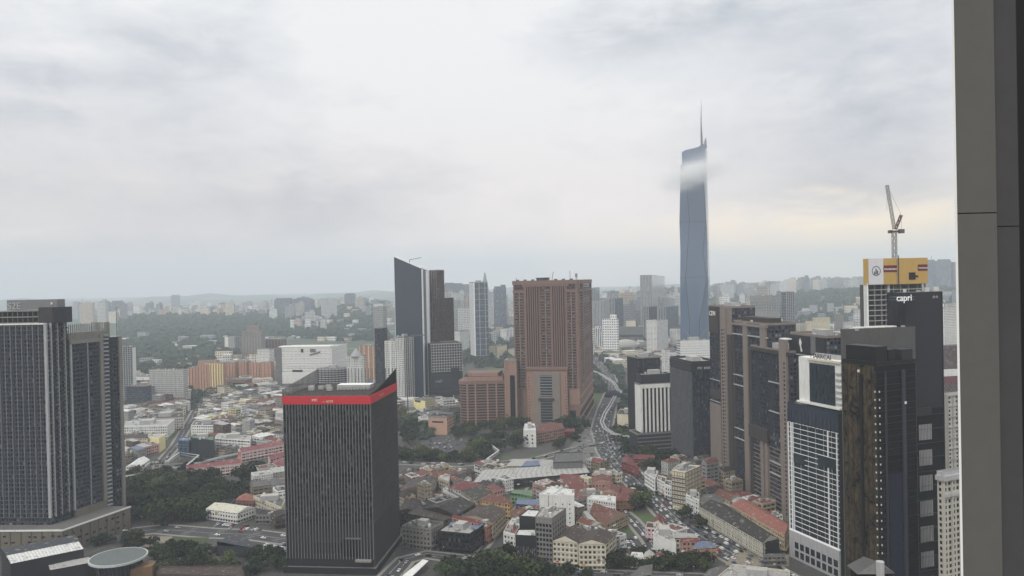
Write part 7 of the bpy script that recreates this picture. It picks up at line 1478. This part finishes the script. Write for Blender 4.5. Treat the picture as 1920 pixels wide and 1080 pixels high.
def far_tower(px, ty, D, w_, d_, i, stepped, zone, name):
    x, y, z = at(px, ty, D); g0 = zt(x, y); a = rf.uniform(-.5, .5); z = max(z, g0 + 18); f = Fm[rf.choice(['f_far', 'f_far2'])]; k = rf.randrange(6)
    mb = MB(); mb.box(x, y, w_, d_, g0 - 4, z, f, a, P['roof_pale'])
    if stepped: mb.box(x + w_ * .2, y, w_ * .4, d_ * .6, z, z + min(14, (z - g0) * .12), f, a, P['roof_pale'])
    else: mb.box(x, y, w_ * .3, d_ * .3, z, z + 5, f, a, P['roof_pale'])
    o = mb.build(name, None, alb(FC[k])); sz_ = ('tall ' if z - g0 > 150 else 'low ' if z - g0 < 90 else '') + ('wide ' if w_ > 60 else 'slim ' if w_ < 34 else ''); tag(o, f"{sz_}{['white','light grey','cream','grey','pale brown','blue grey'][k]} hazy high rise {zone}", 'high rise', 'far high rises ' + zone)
ZONES = [(100, 240, 566, 590, 3600, 6500, 16, 'left of the lightning mast', 45), (240, 480, 566, 590, 4000, 8000, 44, 'on the left skyline beyond the woods', 50), (480, 735, 556, 590, 3500, 7500, 46, 'on the skyline above the white striped mall', 55),
         (835, 965, 545, 592, 2800, 6500, 34, 'behind the slim blue glass tower', 55), (1105, 1280, 545, 600, 2600, 6000, 44, 'between the brown hotel and the faceted skyscraper', 50), (1332, 1480, 526, 545, 4500, 6500, 34, 'right of the faceted skyscraper', 60), (1480, 1625, 519, 533, 4800, 6500, 44, 'on the right hand hills', 60), (1735, 1800, 520, 560, 5000, 9000, 12, 'beside the close pillar', 60), (1105, 1335, 592, 628, 1900, 3000, 15, 'in the near cluster by the skyscraper foot', 30), (850, 962, 600, 640, 2100, 3000, 7, 'near the foot of the slim blue glass tower', 28), (1340, 1470, 545, 575, 2400, 4000, 12, 'behind the taupe condominium row', 34)]
for x0, x1, y0, y1, d0, d1, n, zn, ww in ZONES:
    for i in range(n): far_tower(rf.uniform(x0, x1), rf.uniform(y0, y1), rf.uniform(d0, d1), ww * rf.uniform(.5, 1.4), ww * rf.uniform(.35, .6), i, rf.random() < .4, zn, 'high_rise')
for px, ty, D, w_, lab in [(842, 530, 4200, 55, 'tallest left one of the blue hazy towers behind the slim blue tower'), (858, 531, 4300, 60, 'flat topped blue hazy tower behind the slim blue tower'), (874, 533, 4400, 50, 'blue hazy tower touching the slim blue tower'), (934, 537, 3000, 38, 'dark hazy rounded tower right of the slim blue tower'), (943, 534, 3100, 24, 'slim hazy companion of the dark rounded tower'),
        (327, 553, 7500, 70, 'wide faint tower highest on the left skyline'), (150, 567, 4600, 60, 'blue hazy tower pair nearest the dark condominiums'), (193, 565, 4800, 55, 'first blue hazy tower left of the lightning mast'), (217, 564, 4800, 60, 'second blue hazy tower next to the lightning mast'), (529, 559, 4300, 90, 'white ribbed slab on the skyline left of the slanted tower'), (565, 560, 4300, 110, 'wide pinkish slab beside the white ribbed one'), (655, 550, 4600, 60, 'blue grey tower on the skyline left of the slanted tower'),
        (1746, 487, 4600, 56, 'blue hazy tower just right of the yellow screen'), (1773, 486, 4500, 64, 'blue hazy tower in the gap before the pillar'), (1798, 491, 4500, 60, 'blue hazy tower cut by the pillar')]:
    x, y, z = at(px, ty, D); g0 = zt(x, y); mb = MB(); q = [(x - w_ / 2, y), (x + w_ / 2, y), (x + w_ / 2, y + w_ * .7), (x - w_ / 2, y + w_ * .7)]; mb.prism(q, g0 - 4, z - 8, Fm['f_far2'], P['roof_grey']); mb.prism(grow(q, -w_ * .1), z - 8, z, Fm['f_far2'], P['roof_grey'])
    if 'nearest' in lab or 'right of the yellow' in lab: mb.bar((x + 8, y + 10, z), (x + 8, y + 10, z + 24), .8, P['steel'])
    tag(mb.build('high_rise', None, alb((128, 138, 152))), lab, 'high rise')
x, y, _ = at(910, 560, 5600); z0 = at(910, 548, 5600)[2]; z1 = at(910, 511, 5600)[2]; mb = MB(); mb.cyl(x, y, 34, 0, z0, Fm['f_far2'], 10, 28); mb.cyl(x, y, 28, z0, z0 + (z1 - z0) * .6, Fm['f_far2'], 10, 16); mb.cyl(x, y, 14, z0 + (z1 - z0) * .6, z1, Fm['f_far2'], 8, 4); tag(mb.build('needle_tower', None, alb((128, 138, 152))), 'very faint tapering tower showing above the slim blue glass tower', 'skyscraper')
# low suburbs far away
def suburbs():
    mbs = {}; r = random.Random(4)
    for (poly, n) in [([(225, 700), (225, 640), (520, 640), (520, 700)], 260), ([(110, 600), (240, 585), (740, 575), (740, 596), (400, 606), (230, 612)], 1700), ([(840, 640), (840, 590), (965, 580), (965, 650)], 300), ([(1105, 640), (1105, 575), (1330, 560), (1330, 645)], 800), ([(1335, 575), (1335, 545), (1800, 525), (1800, 548), (1600, 552), (1450, 560)], 1900), ([(1480, 640), (1490, 605), (1620, 600), (1620, 640)], 160), ([(1735, 640), (1735, 590), (1800, 590), (1800, 650)], 60), ([(540, 640), (560, 600), (735, 600), (735, 640)], 120)]:
        for x, y, z, s in scatter(poly, n, 10, 26, int(poly[0][0]) + n, zf=zt):
            if abs(sin(x * .004) + cos(y * .0021)) < .35 and r.random() < .7: continue
            k = r.randrange(6); mb = mbs.setdefault(k, MB()); far_ = math.hypot(x, y) > 3200; h = r.uniform(7, 16) if r.random() < (.55 if far_ else .88) else r.uniform(18, 58 if far_ else 30); mb.box(x, y, s * r.uniform(.8, 2.2), s, z - 3, z + h, Fm['f_far'], r.uniform(-.6, .6), [P['roof_pale'], P['roof_white'], TILE['rust'], P['roof_grey'], TILE['rust'], P['roof_pale']][k])
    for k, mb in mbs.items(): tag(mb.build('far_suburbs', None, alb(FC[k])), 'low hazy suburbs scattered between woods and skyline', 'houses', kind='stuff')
suburbs()
# wisp of cloud across the skyscraper
def wisp():
    me_ = MB(); c = at(1300, 290, 1950); core = at(1303, 322, 1960); R3 = (150, 130, 150); r = random.Random(2); n, m_ = 16, 10; V = [[None] * n for _ in range(m_ + 1)]
    for j in range(m_ + 1):
        for i in range(n): ph = pi * j / m_; t = 2 * pi * i / n; V[j][i] = (c[0] + R3[0] * sin(ph) * cos(t), c[1] + 30 + R3[1] * sin(ph) * sin(t), c[2] + R3[2] * cos(ph) + R3[0] * sin(ph) * cos(t) * .3)
    for j in range(m_):
        for i in range(n): k = (i + 1) % n; me_.face([V[j][i], V[j][k], V[j + 1][k], V[j + 1][i]][::-1] if 0 < j < m_ - 1 else ([V[j][0], V[j + 1][k], V[j + 1][i]][::-1] if j == 0 else [V[j][i], V[j][k], V[j + 1][0]][::-1]), None)
    o = me_.build('cloud_wisp'); o.data.materials.clear(); tag(o, 'thin white wisp of cloud drifting across the upper part of the faceted skyscraper', 'cloud', kind='stuff')
    m = bpy.data.materials.new('cloud'); m.use_nodes = True; t = m.node_tree; t.nodes.clear(); B = NB(t); g = B.n('ShaderNodeNewGeometry').outputs['Position']
    s = B.n('ShaderNodeVectorMath', operation='SUBTRACT'); t.links.new(g, s.inputs[0]); s.inputs[1].default_value = (c[0], c[1] + 30, c[2]); d = B.n('ShaderNodeVectorMath', operation='DIVIDE'); t.links.new(s.outputs[0], d.inputs[0]); d.inputs[1].default_value = R3; L = B.n('ShaderNodeVectorMath', operation='LENGTH'); t.links.new(d.outputs[0], L.inputs[0])
    a = B.noise(g, .013, 6, .62); e = B.m('MAXIMUM', B.m('SUBTRACT', 1.0, L.outputs['Value']), 0)
    s3 = B.n('ShaderNodeVectorMath', operation='SUBTRACT'); t.links.new(g, s3.inputs[0]); s3.inputs[1].default_value = (core[0], core[1] + 30, core[2]); xyz = B.n('ShaderNodeSeparateXYZ'); t.links.new(s3.outputs[0], xyz.inputs[0])
    nz = B.noise(B.vmul(g, (.6, .6, 1.6)), .02, 6, .65); warp = B.m('MULTIPLY', B.m('SUBTRACT', nz, .5), 70.0)
    zz = B.m('DIVIDE', B.m('ADD', B.m('SUBTRACT', xyz.outputs[2], B.m('MULTIPLY', xyz.outputs[0], .32)), warp), 24.0); xx = B.m('DIVIDE', B.m('ADD', xyz.outputs[0], B.m('MULTIPLY', warp, .6)), 58.0)
    cr_ = B.m('EXPONENT', B.m('MULTIPLY', B.m('ADD', B.m('MULTIPLY', zz, zz), B.m('MULTIPLY', xx, xx)), -1.0)); cr_ = B.m('MULTIPLY', cr_, B.m('MAXIMUM', B.m('SUBTRACT', B.m('MULTIPLY', a, 2.4), .55), .05))
    den = B.m('ADD', B.m('MULTIPLY', cr_, .030), B.m('MULTIPLY', B.m('MULTIPLY', e, a), .0022)); den = B.m('MULTIPLY', den, B.m('MINIMUM', B.m('MULTIPLY', e, 4.0), 1.0))
    v = t.nodes.new('ShaderNodeVolumePrincipled'); v.inputs['Color'].default_value = (1, 1, 1, 1); t.links.new(den, v.inputs['Density']); u = t.nodes.new('ShaderNodeOutputMaterial'); t.links.new(v.outputs[0], u.inputs['Volume']); o.data.materials.append(m)
wisp()
# ------------------------------------------------------------------ repeated labels get their place in the row
def settle():
    by = {}
    for o in LABELS: by.setdefault(o['label'], []).append(o)
    ORD = ['leftmost', 'second from left', 'third from left', 'fourth from left', 'fifth from left', 'sixth from left', 'seventh from left', 'eighth from left', 'ninth from left', 'tenth from left']
    for l, os_ in by.items():
        if len(os_) < 2 or os_[0]['category'] in ('car', 'van') and len(os_) > 6 or os_[0].get('kind') == 'stuff': continue
        if len(os_) > len(ORD): continue
        os_.sort(key=lambda o: proj(*o.location)[0]); n = len(os_)
        for i, o in enumerate(os_):
            s = 'rightmost' if i == n - 1 else ORD[i]; s = s if n > 2 or i == 0 or True else s; w_ = (l + ', ' + s).split(); t_ = l + ', ' + s
            for a_, b_ in ((' hazy', ''), ('building, ', ''), (' from left', ''), ('slim grey street', 'street'), (' light', ''), (' low ', ' '), ('low ', '')):
                if len(t_.split()) > 16: t_ = t_.replace(a_, b_)
            o['label'] = t_
settle()

for o in LABELS:
    if len(o['label'].split()) > 16: print('LONG', o['label'])
